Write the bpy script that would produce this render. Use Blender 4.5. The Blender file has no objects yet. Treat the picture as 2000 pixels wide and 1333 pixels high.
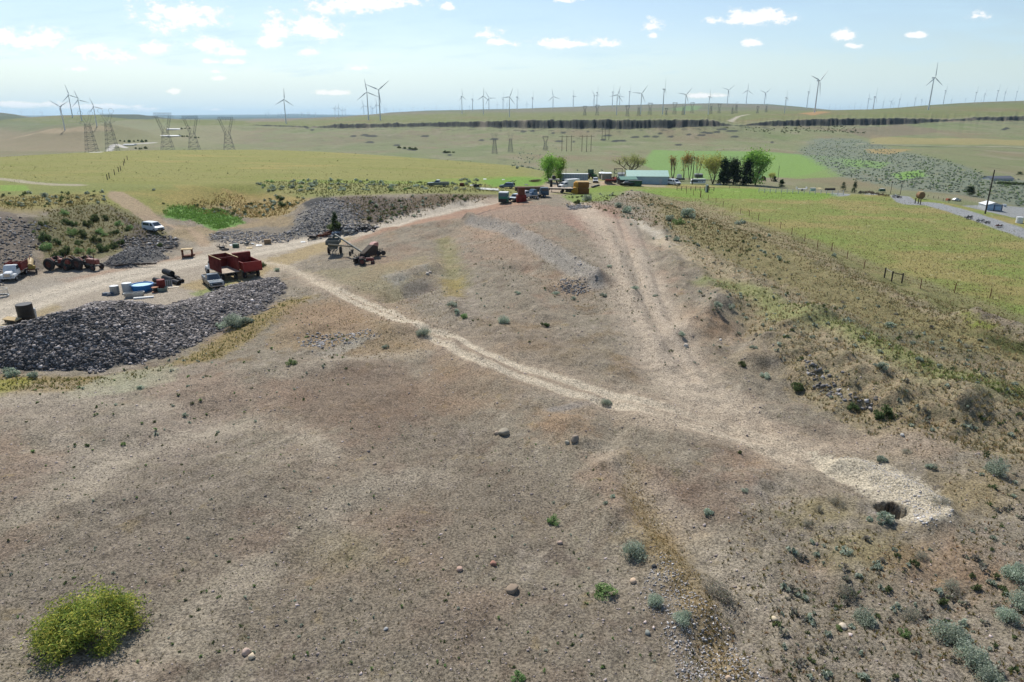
import bpy, math, random
import numpy as np
C = bpy.context.scene
# ---------------------------------------------------------------- camera, world, sun, exposure
FP = 1333.0; PITCH = math.atan(444.5/1333.0); CZ = 25.0
SP, CP = math.sin(PITCH), math.cos(PITCH)
cam = bpy.data.cameras.new('camera'); camo = bpy.data.objects.new('camera', cam); C.collection.objects.link(camo)
camo.location = (0, 0, CZ); camo.rotation_euler = (math.pi/2 - PITCH, 0, 0)
cam.lens = 36.0*FP/2000.0; cam.sensor_width = 36; cam.clip_start = 0.5; cam.clip_end = 120000
C.camera = camo
C.view_settings.view_transform = 'Standard'; C.view_settings.look = 'None'
C.view_settings.exposure = 0.10; C.view_settings.gamma = 1.0
SUN_EL, SUN_AZ = math.radians(50), math.radians(-22)      # azimuth from +Y towards +X
sun = bpy.data.lights.new('sun', 'SUN'); suno = bpy.data.objects.new('sun', sun); C.collection.objects.link(suno)
sun.energy = 5.0; sun.angle = math.radians(0.5); sun.color = (1.0, 0.955, 0.88)
suno.rotation_euler = (math.pi/2 - SUN_EL, 0, math.pi - SUN_AZ)
W = bpy.data.worlds.new('World'); C.world = W; W.use_nodes = True
def tpix(py):
    v = py - 666.5
    return (FP*SP + v*CP)/(FP*CP - v*SP)
def spix(px, py):
    return (px - 1000.0)/(FP*CP - (py - 666.5)*SP)
def build_world():
    nt = W.node_tree; N = nt.nodes; L = nt.links; N.clear()
    def nd(t, **k):
        n = N.new(t)
        for a, b in k.items(): setattr(n, a, b)
        return n
    def put(sock, v):
        if isinstance(v, bpy.types.NodeSocket): L.new(v, sock)
        else: sock.default_value = v
    def m(op, a, b=0.0, c=0.0, clamp=False):
        n = nd('ShaderNodeMath', operation=op, use_clamp=clamp)
        put(n.inputs[0], a); put(n.inputs[1], b); put(n.inputs[2], c); return n.outputs[0]
    def ss(v, lo, hi):
        n = nd('ShaderNodeMapRange', interpolation_type='SMOOTHSTEP')
        put(n.inputs[0], v); n.inputs[1].default_value = lo; n.inputs[2].default_value = hi
        return n.outputs[0]
    def comb(x, y, z=0.0):
        n = nd('ShaderNodeCombineXYZ'); put(n.inputs[0], x); put(n.inputs[1], y); put(n.inputs[2], z); return n.outputs[0]
    def noise(vec, sc, det, rough=0.55):
        n = nd('ShaderNodeTexNoise'); put(n.inputs['Vector'], vec); n.inputs['Scale'].default_value = sc
        n.inputs['Detail'].default_value = det; n.inputs['Roughness'].default_value = rough; return n
    out = nd('ShaderNodeOutputWorld')
    sky = nd('ShaderNodeTexSky', sky_type='NISHITA', sun_disc=False)
    sky.sun_elevation = SUN_EL; sky.sun_rotation = SUN_AZ; sky.air_density = 1.0; sky.dust_density = 0.8; sky.ozone_density = 2.0
    sky.altitude = 300
    bs = nd('ShaderNodeBackground'); L.new(sky.outputs[0], bs.inputs[0]); bs.inputs[1].default_value = 0.115
    tc = nd('ShaderNodeTexCoord'); sp = nd('ShaderNodeSeparateXYZ'); L.new(tc.outputs['Generated'], sp.inputs[0])
    yy = m('MAXIMUM', sp.outputs[1], 0.05)
    u = m('DIVIDE', sp.outputs[0], yy); w = m('DIVIDE', sp.outputs[2], yy)
    # thin high veil: streaks
    vn = noise(comb(m('MULTIPLY', u, 1.6), m('MULTIPLY_ADD', w, 9.0, m('MULTIPLY', u, 1.2))), 1.7, 6, 0.55)
    vn2 = noise(comb(m('MULTIPLY_ADD', w, 3.0, m('MULTIPLY', u, 3.0)), m('MULTIPLY_ADD', w, 22.0, m('MULTIPLY', u, -2.0))), 2.2, 8, 0.62)
    veil = m('ADD', m('MULTIPLY', ss(vn.outputs[0], 0.36, 0.66), 0.34), m('MULTIPLY', ss(vn2.outputs[0], 0.44, 0.70), 0.30))
    low = ss(w, 0.10, -0.01)
    veil = m('MAXIMUM', m('MULTIPLY', veil, ss(w, 0.55, 0.22)), m('MULTIPLY', low, 0.84))
    # cumulus
    dn = noise(comb(m('MULTIPLY', u, 1.0), m('MULTIPLY', w, 1.7)), 26, 5, 0.62)
    wn = noise(comb(m('MULTIPLY', u, 1.0), m('MULTIPLY', w, 1.5), 3.0), 80, 6, 0.7)
    disp = m('ADD', m('MULTIPLY', m('SUBTRACT', dn.outputs[0], 0.5), 3.2), m('MULTIPLY', m('SUBTRACT', wn.outputs[0], 0.5), 1.8))
    CL = [(352,34,74,25),(405,85,44,10),(300,97,32,9),(60,80,66,16),(15,72,40,12),(170,98,40,9),(212,112,44,11),(455,102,30,7),(640,20,42,20),(735,8,66,16),
          (590,55,58,22),(627,64,34,12),(525,85,22,8),(600,103,20,7),(455,122,20,5),(412,121,16,4),(145,135,22,5),(700,133,22,6),(660,182,30,4),(342,179,9,5),(418,140,10,3.5),(428,153,13,3.5),
          (950,68,24,9),(975,82,24,6),(1108,87,74,8),(1272,54,18,10),(1276,70,10,6),(1467,36,52,14),(1430,42,40,8),(1465,84,16,7),(1650,70,17,8),(1668,91,14,5),(1912,32,22,8),(1786,70,16,4),
          (55,205,60,5),(190,209,60,4),(290,215,26,3.5),(1370,187,24,4),(1405,187,18,4),(418,215,16,3),(1100,2,20,5),(875,14,12,6)]
    ds = None
    for (px, py, rx, ry) in CL:
        s0 = spix(px, py); w0 = -tpix(py); ru = rx/1400.0*1.35; rw = ry/1400.0*1.4
        a = m('MULTIPLY', m('SUBTRACT', u, s0), 1.0/ru); b0 = m('SUBTRACT', w, w0)
        b = m('MULTIPLY', b0, 1.0/rw)
        b = m('MAXIMUM', b, m('MULTIPLY', b, -1.35))
        d = m('SQRT', m('ADD', m('MULTIPLY', a, a), m('MULTIPLY', b, b)))
        ds = d if ds is None else m('MINIMUM', ds, d)
    cm = ss(m('SUBTRACT', ds, disp), 1.2, 0.42)
    cm = m('MULTIPLY', cm, ss(sp.outputs[1], 0.05, 0.3))
    # generic puffs elsewhere keep the sky alive outside the view
    mask = m('MAXIMUM', m('MULTIPLY', veil, ss(sp.outputs[2], 0.5, 0.2)), m('MULTIPLY', cm, 0.96))
    bc = nd('ShaderNodeBackground'); 
    mixc = nd('ShaderNodeMix', data_type='RGBA'); put(mixc.inputs[0], cm)
    mixc.inputs[6].default_value = (0.56, 0.77, 0.90, 1); mixc.inputs[7].default_value = (1.0, 1.0, 1.0, 1)
    L.new(mixc.outputs[2], bc.inputs[0]); bc.inputs[1].default_value = 1.0
    mx = nd('ShaderNodeMixShader'); put(mx.inputs[0], mask); L.new(bs.outputs[0], mx.inputs[1]); L.new(bc.outputs[0], mx.inputs[2])
    L.new(mx.outputs[0], out.inputs[0])
build_world()
random.seed(11); rng = np.random.default_rng(7)
# ---------------------------------------------------------------- noise
_perm = np.random.default_rng(3).permutation(4096); _ang = np.random.default_rng(4).random(4096)*2*np.pi
_gx, _gy = np.cos(_ang), np.sin(_ang)
def perlin(x, y):
    xi = np.floor(x).astype(np.int64); yi = np.floor(y).astype(np.int64)
    xf = x - xi; yf = y - yi
    u = xf*xf*xf*(xf*(xf*6-15)+10); v = yf*yf*yf*(yf*(yf*6-15)+10)
    def g(ix, iy, dx, dy):
        h = _perm[(_perm[ix & 4095] + iy) & 4095]
        return _gx[h]*dx + _gy[h]*dy
    a = g(xi, yi, xf, yf); b = g(xi+1, yi, xf-1, yf); c = g(xi, yi+1, xf, yf-1); d = g(xi+1, yi+1, xf-1, yf-1)
    return (a + u*(b-a) + v*(c-a + u*(a-b-c+d)))*1.5
def fbm(x, y, o=4, r=0.5):
    s = 0; a = 1.0; t = 0
    for i in range(o):
        s = s + a*perlin(x*(2**i)+17.3*i, y*(2**i)+9.1*i); t += a; a *= r
    return s/t
def sstep(x, a, b):
    t = np.clip((x-a)/(b-a), 0, 1); return t*t*(3-2*t)
# ---------------------------------------------------------------- terrain grid: columns at s = X/Y, rows at Y
side = 0.8 + np.cumsum(0.004*1.13**np.arange(36)); side = side[side < 4]
S = np.concatenate([-side[::-1], np.linspace(-0.8, 0.8, 1051), side])
t_rows = np.array([tpix(p) for p in np.arange(1420, 430, -1.5)])
Y1 = CZ/t_rows
Yn = np.geomspace(4.0, Y1[0]*0.97, 26)
Y2 = [Y1[-1]]
while Y2[-1] < 3200: Y2.append(Y2[-1]*1.0052)
while Y2[-1] < 60000: Y2.append(Y2[-1]*1.016)
YR = np.concatenate([Yn, Y1, np.array(Y2[1:])])
NR, NC = len(YR), len(S); LY = np.log(YR)
SS, YY = np.meshgrid(S, YR); XX = SS*YY; LL = np.log(YY)
def zt(py, Y): return CZ - tpix(py)*Y
def nodes(lst, mode):
    """control curve: mode 'z' -> (px,py,z); mode 'Y' -> (px,py,Y). returns Y(s), z(s) over the columns"""
    s, y, z = [], [], []
    for (px, py, q) in lst:
        t = tpix(py); s.append(spix(px, py))
        if mode == 'z': y.append((CZ-q)/t); z.append(q)
        else: y.append(q); z.append(CZ - t*q)
    return np.interp(S, s, y), np.interp(S, s, z)
one = np.ones(NC)
K = [(one*0.5, one*2.0), (one*28, one*1.6), (one*48, one*1.2)]
K.append(nodes([(-400,650,0),(0,640,0),(300,610,0),(550,575,.5),(750,590,1.0),(1000,640,1.6),(1200,660,1.9),(1400,720,1.4),(1600,790,.6),(2000,880,0.2),(2400,960,0)], 'z'))
K.append(nodes([(-400,590,0),(0,562,0),(100,520,0),(200,494,.1),(340,486,.2),(400,452,.5),(500,432,.6),(560,462,.4),(700,455,1.2),(850,418,2.6),(960,396,3.9),(1000,393,4.4),(1060,395,4.7),(1150,395,4.4),(1250,392,3.9),(1400,445,3.2),(1510,474,2.9),(1700,556,2.3),(1850,612,1.8),(2000,664,1.4),(2400,780,1)], 'z'))
K.append(nodes([(-400,410,6),(0,415,6),(60,418,5.6),(130,410,5.0),(200,405,4.6),(260,425,3.0),(330,428,1.6),(400,408,1.6),(500,396,2.2),(570,400,3.4),(640,384,5.6),(700,383,6),(850,380,5.6),(960,386,4.7),(1060,383,4.0),(1150,378,2.8),(1250,372,2.2),(1400,425,.8),(1510,456,0),(1700,530,-.5),(1850,585,-.8),(2000,640,-1),(2400,750,-1)], 'z'))
K.append(nodes([(-400,370,6.6),(0,366,6.5),(100,370,6.4),(200,366,6.4),(330,366,6.2),(450,360,6.2),(560,358,6),(700,362,5.9),(850,364,5.4),(960,368,4.6),(1060,366,3.6),(1150,364,2.4),(1250,364,2),(1400,395,1),(1510,410,.4),(1700,450,-.2),(1850,500,-.6),(2000,545,-1),(2400,640,-1)], 'z'))
K.append(nodes([(-400,318,6),(0,307,6),(130,300,6),(250,294,6),(500,292.5,6),(620,296,5.8),(750,304,5.2),(900,315,4.4),(1000,323,3.6),(1060,333,2.8),(1150,346,2),(1300,358,2),(1450,364,2),(1550,371,1.5),(1650,379,1),(1770,383,.5),(1850,396,0),(2000,432,-.5),(2400,520,-1)], 'z'))
K.append(nodes([(-400,318,600),(0,309,700),(250,296.5,900),(500,295,900),(750,306,760),(900,319,640),(1000,328,590),(1060,338,560),(1150,352,500),(1300,362,460),(1450,368,440),(1550,375,420),(1650,383,390),(1770,390,360),(1850,404,330),(2000,434,300),(2400,525,260)], 'Y'))
K.append(nodes([(-400,284,1050),(0,284,1100),(250,280,1200),(500,276,1200),(750,276,1250),(1000,277,1250),(1250,277,1250),(1500,274,1250),(1750,276,1150),(2000,284,1050),(2400,285,1050)], 'Y'))
K.append(nodes([(-400,264,1700),(0,262,1800),(250,258,1900),(430,255,1800),(500,252.5,1750),(620,252.5,1700),(660,252,1680),(740,250,1650),(830,247.5,1620),(1000,249.5,1560),(1100,251,1500),(1200,252,1450),(1300,250.5,1440),(1380,247.5,1450),(1440,247,1500),(1500,246,1600),(1600,246.5,1650),(1700,244.5,1720),(1800,241.5,1800),(1850,237.5,1850),(1900,236,1900),(2000,236.5,1900),(2400,236.5,1900)], 'Y'))
K.append(nodes([(-400,262,1720),(0,260,1820),(250,256.5,1925),(430,254,1818),(500,249.5,1768),(620,249.5,1718),(660,244,1698),(740,243,1668),(830,241,1638),(1000,237,1578),(1100,236,1518),(1200,235,1468),(1300,234,1458),(1380,234,1468),(1440,245,1516),(1500,237,1618),(1600,233,1668),(1700,231.5,1738),(1800,232,1818),(1850,234,1868),(1900,229.5,1918),(2000,227.5,1918),(2400,226,1918)], 'Y'))
K.append(nodes([(-400,250,2600),(0,246,2700),(120,250,2800),(250,243,2800),(400,243,2800),(500,240,2500),(700,235,2300),(850,229,2400),(1000,226,2600),(1250,223,2600),(1500,221,2600),(1560,221,2500),(1650,219,2500),(1800,216,2500),(2000,211,2500),(2400,208,2500)], 'Y'))
K.append(nodes([(-400,214,3800),(0,219,3800),(30,223,3800),(60,229,3800),(120,224,3800),(200,222.5,3900),(270,223.5,3900),(310,229,3900),(370,237,4000),(500,236,3600),(620,232,3600),(700,225.5,3500),(800,220,3500),(1000,217,3800),(1250,215.5,3800),(1500,214.5,3600),(1600,215.5,3400),(1700,213.5,3300),(1760,209.5,3300),(1800,206,3300),(1900,200,3400),(2000,195,3500),(2400,188,3500)], 'Y'))
K.append(nodes([(-400,225,7000),(0,232,7000),(300,234,7000),(400,232,7000),(600,231,7000),(700,227.5,6500),(760,220,6300),(850,216,6200),(1000,212.5,6200),(1200,205.5,6000),(1400,200.5,5800),(1500,203,5800),(1560,208,6000),(1625,216,6200),(1700,218,6200),(1900,219,6200),(2400,219,6200)], 'Y'))
K.append(nodes([(-400,229,13000),(0,230,13000),(400,229,13000),(600,228.3,13000),(800,226,13000),(1000,224,13000),(1600,221,13000),(2400,221,13000)], 'Y'))
K.append(nodes([(-400,226,26000),(300,226,26000),(400,224.5,26000),(540,224,26000),(575,222.2,26000),(620,224,26000),(750,225,26000),(1000,224,26000),(2400,224,26000)], 'Y'))
K.append(nodes([(-400,226,60000),(2400,226,60000)], 'Y'))
KY = np.array([k[0] for k in K]); KZ = np.array([k[1] for k in K])
# irregular rim
rimn = fbm(S*60, S*0+3.3, 5, 0.6)
for k in (10, 11): KY[k] = KY[k]*(1 + 0.028*rimn*(S > -0.38))
rimz = fbm(S*170, S*0+8.3, 3, 0.6)
KZ[11] += (rimz*2.6+1.2*(S < .14)+2.5*fbm(S*45, S*0+2.2, 3, .6))*(S > -0.38); KZ[10] += fbm(S*40, S*0+1.7, 3, .6)*2.0*(S > -0.38)
KY = np.maximum.accumulate(KY + np.arange(len(K))[:, None]*0.01, axis=0)
H = np.empty((NR, NC))
lk = np.log(KY)
for j in range(NC):
    # interpolation linear in Y
    H[:, j] = np.interp(YR, KY[:, j], KZ[:, j])
def blur(A, n, r0, r1, axis):
    B = A[r0:r1].copy()
    for _ in range(n):
        if axis == 0: B[1:-1] = (B[:-2] + 2*B[1:-1] + B[2:])/4
        else: B[:, 1:-1] = (B[:, :-2] + 2*B[:, 1:-1] + B[:, 2:])/4
    A[r0:r1] = B
def row_of(Y): return int(np.searchsorted(YR, Y))
blur(H, 60, row_of(20), row_of(110), 0); blur(H, 30, row_of(20), row_of(400), 1); blur(H, 10, row_of(110), row_of(1000), 0)
blur(H, 60, row_of(230), row_of(1250), 0); blur(H, 12, row_of(2200), NR-1, 0); blur(H, 6, row_of(2200), NR-1, 1)
blur(H, 10, row_of(400), row_of(1300), 1)
def Hat(s, Y):
    c = np.interp(s, S, np.arange(NC)); r = np.interp(np.log(np.maximum(Y, 1e-3)), LY, np.arange(NR))
    c0 = np.clip(np.floor(c).astype(int), 0, NC-2); r0 = np.clip(np.floor(r).astype(int), 0, NR-2)
    a = c-c0; b = r-r0
    return (H[r0, c0]*(1-a)+H[r0, c0+1]*a)*(1-b) + (H[r0+1, c0]*(1-a)+H[r0+1, c0+1]*a)*b
def hz(x, y):
    return float(Hat(np.array([x/y]), np.array([y]))[0])
_YM = np.geomspace(14, 55000, 6000)
def at(px, py, ymin=0):
    """first ground point seen through a photo pixel: (x, y, z)"""
    s = spix(px, py); t = tpix(py)
    h = Hat(np.full(len(_YM), s), _YM); d = (CZ - t*_YM) - h
    idx = np.where((d < 0) & (_YM > ymin))[0]
    if not len(idx): return at(px, py+0.5, ymin)
    i = idx[0]
    i = max(i, 1)
    f = d[i-1]/(d[i-1]-d[i]) if d[i-1] != d[i] else 0
    Y = _YM[i-1] + f*(_YM[i]-_YM[i-1])
    return (s*Y, Y, hz(s*Y, Y))
def at_z(px, py, z):
    Y = (CZ-z)/tpix(py); return (spix(px, py)*Y, Y, z)
# ---- features in (s, ln Y) space (locally isotropic)
def to_q(p): return (p[0]/p[1], math.log(p[1]))
def qpoly(pts, z=None): return [to_q(at(*p) if z is None else at_z(p[0], p[1], z)) for p in pts]
def window(q, m):
    s0 = min(a for a, b in q)-m; s1 = max(a for a, b in q)+m; l0 = min(b for a, b in q)-m; l1 = max(b for a, b in q)+m
    return (slice(*np.searchsorted(LY, [l0, l1])), slice(*np.searchsorted(S, [s0, s1])))
def sd_poly(q, a, b):
    n = len(q); d = np.full(a.shape, 1e9); ins = np.zeros(a.shape, bool)
    for i in range(n):
        x0, y0 = q[i]; x1, y1 = q[(i+1) % n]; ex, ey = x1-x0, y1-y0
        wx, wy = a-x0, b-y0; t = np.clip((wx*ex+wy*ey)/(ex*ex+ey*ey+1e-12), 0, 1)
        d = np.minimum(d, (wx-t*ex)**2 + (wy-t*ey)**2)
        c = (y0 > b) != (y1 > b)
        if ey != 0: ins ^= c & (a < ex*(b-y0)/ey + x0)
    return np.where(ins, 1, -1)*np.sqrt(d)          # + inside
def sd_line(q, a, b, w=None):
    """distance to a polyline, in metres; also interpolated width"""
    d = np.full(a.shape, 1e9); ww = np.zeros(a.shape)
    for i in range(len(q)-1):
        x0, y0 = q[i][:2]; x1, y1 = q[i+1][:2]; ex, ey = x1-x0, y1-y0
        wx, wy = a-x0, b-y0; t = np.clip((wx*ex+wy*ey)/(ex*ex+ey*ey+1e-12), 0, 1)
        dd = (wx-t*ex)**2 + (wy-t*ey)**2; k = dd < d
        d = np.where(k, dd, d)
        if w: ww = np.where(k, w[i]+(w[i+1]-w[i])*t, ww)
    return np.sqrt(d), ww
def smooth_line(q, n=6):
    out = []
    P = [q[0]]+list(q)+[q[-1]]
    for i in range(1, len(P)-2):
        for k in range(n):
            t = k/n; p0, p1, p2, p3 = P[i-1], P[i], P[i+1], P[i+2]
            out.append(tuple(0.5*((2*p1[j])+(-p0[j]+p2[j])*t+(2*p0[j]-5*p1[j]+4*p2[j]-p3[j])*t*t+(-p0[j]+3*p1[j]-3*p2[j]+p3[j])*t**3) for j in range(2)))
    out.append(tuple(q[-1])); return out
def raise_poly(pts, h, feather, z=None, rough=0.0, flat=0.0):
    """heap over a footprint; feather in metres from the edge inwards"""
    q = qpoly(pts, z); ym = math.exp(np.mean([b for a, b in q])); w = window(q, 0.02)
    a, b = SS[w], LL[w]; d = sd_poly(q, a, b)*np.exp(b)
    d = d + fbm(XX[w]*0.25, YY[w]*0.25, 3)*rough
    f = np.clip(d/feather, 0, 1); f = f*(1-0.35*f)/0.65
    H[w] += h*np.clip(f, 0, 1)
def ridge(pts, h, width, z=None, n=3, wob=0.3):
    q = smooth_line(qpoly(pts, z)); w = window(q, 0.01+2.8*width/math.exp(min(b for a, b in q))); a, b = SS[w], LL[w]
    d, _ = sd_line(q, a, b); d = d*np.exp(b)
    H[w] += h*np.exp(-(d/width)**2)*(1+wob*(fbm(XX[w]*0.35, YY[w]*0.35, 2) if width < 10 else fbm(XX[w]/width*.8, YY[w]/width*.8, 2)))
# ---------------------------------------------------------------- terrain features
KI = np.empty((NR, NC))
for j in range(NC): KI[:, j] = np.interp(YR, KY[:, j], np.arange(len(K)))
PILE = [(-420,770),(-200,745),(0,733),(100,735),(200,731),(330,706),(430,655),(510,622),(560,573),(545,548),(450,563),(380,585),(300,612),(220,620),(130,636),(50,664),(-50,690),(-300,722),(-420,735)]
MOUND = [(200,519),(225,526),(262,525),(300,517),(330,506),(306,497),(240,499)]
_H = H.copy(); raise_poly(PILE, 1.0, 8.5, z=0, rough=0.9)
H[:] = _H + (H-_H)*np.interp(SS, [spix(-400,650), spix(60,620), spix(160,600), spix(240,590), spix(320,585), spix(400,575), spix(470,560), spix(555,540)], [6, 5.0, 4.9, 4.3, 2.9, 1.6, 1.3, .8])
ridge([(-150,262),(0,262),(60,264),(130,272),(190,284)], 22, 110); ridge([(60,243),(150,238),(260,240),(330,246)], 22, 260); ridge([(380,262),(450,257),(520,256)], 8, 120); ridge([(200,262),(300,258),(380,262)], 8, 150)
raise_poly(MOUND, 1.9, 3.6, z=0, rough=0.3)
raise_poly([(550,462),(705,458),(700,425),(655,396),(610,402)], 2.2, 9, rough=1.2)
raise_poly([(1177,362),(1197,362),(1195,357),(1180,357)], 2.2, 2.0, z=2, rough=0.2)
SANDQ = qpoly([(1175,363),(1199,363),(1197,355),(1178,355)], 2)
ridge([(918,430),(960,440),(1010,458),(1060,485),(1110,515),(1165,552)], 1.6, 1.6)
ridge([(1165,552),(1120,548),(1080,560)], 0.5, 1.5)
raise_poly([(930,432),(1010,462),(1080,500),(1160,555),(1230,560),(1230,470),(1130,420),(1000,405)], 0.9, 9, rough=1.0)
ridge([(700,452),(790,448),(850,438),(905,430)], 0.5, 3)
ridge([(1345,492),(1400,522),(1500,582),(1600,640),(1700,702),(1900,795)], 0.8, 2.4)
ridge([(1325,660),(1370,632),(1420,596)], 1.1, 2.0)
ridge([(1470,715),(1520,668),(1580,640)], 1.3, 2.2)
ridge([(1560,705),(1610,735),(1670,765),(1720,800),(1850,830)], 1.2, 3.2, wob=0.9)
ridge([(1190,790),(1205,850),(1180,900)], -0.5, 1.2)
ridge([(1100,830),(1150,870),(1190,900),(1180,960),(1220,1035),(1300,1100),(1380,1200)], 0.75, 1.4, wob=0.7)
ridge([(1235,930),(1290,1010),(1360,1100),(1420,1230)], -0.28, 1.1)
ridge([(1890,636),(1950,655),(2050,680),(2200,720)], 1.8, 3.0)
ridge([(780,545),(830,528),(850,520)], 0.8, 1.6)
ridge([(760,580),(830,560)], -0.7, 1.8)
ridge([(620,690),(680,668),(740,655),(790,650)], 0.55, 1.6)
ridge([(560,655),(640,640)], 0.4, 1.5)
ridge([(700,560),(600,585),(500,640)], 0.35, 2.5)
ridge([(1640,905),(1740,935),(1820,975),(1850,1010),(1810,1030)], 0.55, 0.7, wob=0.8)
ridge([(1600,895),(1660,940),(1715,975)], -0.22, 1.1)
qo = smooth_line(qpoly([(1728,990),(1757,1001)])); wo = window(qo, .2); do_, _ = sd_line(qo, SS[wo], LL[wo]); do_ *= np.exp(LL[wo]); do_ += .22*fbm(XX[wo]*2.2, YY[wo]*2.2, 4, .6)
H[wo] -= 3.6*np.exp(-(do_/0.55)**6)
raise_poly([(1450,650),(1520,604),(1640,592),(1850,644),(2100,720),(2300,880),(2050,868),(1850,838),(1700,806),(1580,768),(1490,735)], 1.5, 7, rough=1.4)
ridge([(1330,520),(1400,575),(1385,640)], .9, 2.2, wob=.6); ridge([(1250,800),(1330,870),(1450,960),(1560,1010)], .5, 3.5, wob=.6)
ridge([(380,770),(560,720),(720,720)], .5, 2.2); ridge([(120,880),(300,860),(430,800)], -.35, 2.0); ridge([(420,1010),(560,900),(700,860)], .35, 2.0); ridge([(560,1120),(700,1010),(860,930)], -.3, 1.6); ridge([(40,1040),(260,960)], .3, 1.5)
ridge([(600,640),(700,640),(830,640)], .5, 2.4, wob=.7); ridge([(860,600),(960,640),(1100,700),(1200,720)], .55, 2.6, wob=.6); ridge([(1250,620),(1290,720)], -.35, 3)
ridge([(1010,520),(1080,545),(1150,600)], -.7, 2.2); ridge([(1175,430),(1215,520),(1250,620),(1300,720)], .45, 1.0, wob=.8); ridge([(1290,440),(1320,520),(1350,600)], .5, 1.2, wob=.8); ridge([(930,520),(1000,560),(1060,620)], .5, 1.5, wob=.7); ridge([(720,500),(800,470),(870,450)], .5, 1.6, wob=.6); ridge([(880,600),(900,680),(960,720)], .4, 1.3, wob=.7)
ridge([(0,800),(120,775),(260,800)], 0.25, 2); ridge([(900,690),(1100,780)], 0.15, 4)
ridge([(250,840),(380,880),(300,960)], 0.3, 3); ridge([(60,960),(250,1100),(430,1180)], 0.25, 3)
ridge([(870,470),(880,520),(905,570)], -0.6, 1.8)
# road and ruts
ROAD = [(-60,640),(60,592),(160,562),(260,538),(330,522),(400,508),(480,496),(560,482),(650,463),(720,449),(800,428),(880,408),(960,394)]
TRACKS = [[(600,541),(640,560),(700,583),(760,608),(820,632),(870,655),(940,688),(1040,724),(1130,752),(1220,777),(1330,808),(1460,846),(1560,885),(1640,935)],
          [(612,552),(660,575),(720,603),(780,628),(830,650),(870,675),(930,703),(1020,738),(1110,768),(1210,795),(1320,826),(1440,858),(1540,898)]]
for tr in TRACKS: ridge(tr, -0.16, 0.4, wob=0.5)
for (x0, y0) in [((1225,420)), ((1260,420))]:
    ridge([(x0-20,y0),(x0+10,500),(x0+35,580),(x0+75,650),(x0+130,740)], -0.3, 0.6)
qr = smooth_line(qpoly(ROAD), 6); wr = window(qr, 0.08); droad, _ = sd_line(qr, SS[wr], LL[wr]); droad *= np.exp(LL[wr])
H0 = H.copy()
# ---- relief noise
amp_far = sstep(YY, 450, 1300)*(1 - 0.8*sstep(YY, 2000, 2600))
nf = fbm(XX/260, YY/420+3, 5, 0.5); nf2 = fbm(XX/60, YY/90, 4, 0.55)
flatb = (np.abs(KI-10.5) > 0.6) & (np.abs(KI-10.5) < 30)
H += amp_far*(nf*8.0 + nf2*2.0)*np.where(KI > 9.6, np.clip((10.0-KI)*2.5, 0, 1) + np.clip((KI-11.2)*2, 0, 1)*0.5, 1)
H += sstep(YY, 2500, 3500)*(1-sstep(YY, 20000, 30000))*fbm(XX/500, YY/1500, 4)*5
near = 1 - sstep(YY, 350, 600)
field = sstep(KI, 4.9, 5.3)
rug = near*(1 - 0.75*field)
yard = np.zeros_like(H)
qy = qpoly([(-200,600),(0,556),(95,530),(200,522),(330,508),(400,480),(480,470),(560,470),(640,466),(720,452),(720,470),(640,500),(560,530),(520,560),(400,580),(200,640),(-100,720)], 0); wy = window(qy, .1)
yard[wy] = sstep(sd_poly(qy, SS[wy], LL[wy])*np.exp(LL[wy]), -2, 3)
rug *= 1-0.8*yard; hill0 = sstep(SS, .25, .4)*(1-sstep(SS, .9, 1.2))
H += rug*(fbm(XX/16, YY/16, 3)*0.45 + fbm(XX/5+3, YY/5, 3, .55)*0.26*(1+1.2*hill0) - np.abs(fbm((XX+.4*YY)/2.6, (YY-.4*XX)/7, 3, .5))*0.22 + fbm(XX/2.2+7, YY/2.2, 3, 0.6)*0.08 + fbm(XX/0.8, YY/0.8+5, 2)*0.022*(YY < 120))
bankm = np.clip(1-np.abs(KI-4.5)*2, 0, 1)*sstep(SS, 0.0, -0.05)
H += bankm*fbm(XX/4, YY/9, 4, 0.6)*1.0
H[wr] -= 0.12*np.exp(-(droad/2.2)**2)
# right hillside hummocks (grass tussocks)
qh = qpoly([(1240,388),(1370,393),(1446,426),(1546,468),(1690,545),(1797,590),(1933,630),(2150,690),(2400,900),(2200,1000),(1950,890),(1700,850),(1560,780),(1450,640),(1330,500)]); wh = window(qh, .05)
hill = np.zeros_like(H); hill[wh] = sstep(sd_poly(qh, SS[wh], LL[wh]), -0.02, 0.03)
H += hill*np.maximum(fbm(XX/1.6, YY/1.6, 3, 0.6), 0)*0.2
# ---------------------------------------------------------------- ground colour (albedo) in regions
def lin(r, g, b): return np.array([((c/255+0.055)/1.055)**2.4 if c > 10 else c/255/12.92 for c in (r, g, b)])/1.18
A = np.empty((NR, NC, 3)); A[:] = lin(147,137,119)
ROUGH = np.ones((NR, NC))*0.8         # stony speckle strength
n1 = fbm(XX/14, YY/14, 4, 0.55); n2 = fbm(XX/4.3+40, YY/4.3, 4, 0.6); n3 = fbm(XX/1.1, YY/1.1+9, 3, 0.6); nb = fbm(XX/45+5, YY/45, 4, 0.5)
nfar = fbm(XX/120, YY/300+9, 5, 0.55)
def mixc(w, m, col):
    A[w] += (col - A[w])*m[..., None]
def setR(w, m, v): ROUGH[w] += (v-ROUGH[w])*m
ALL = (slice(None), slice(None))
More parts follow.
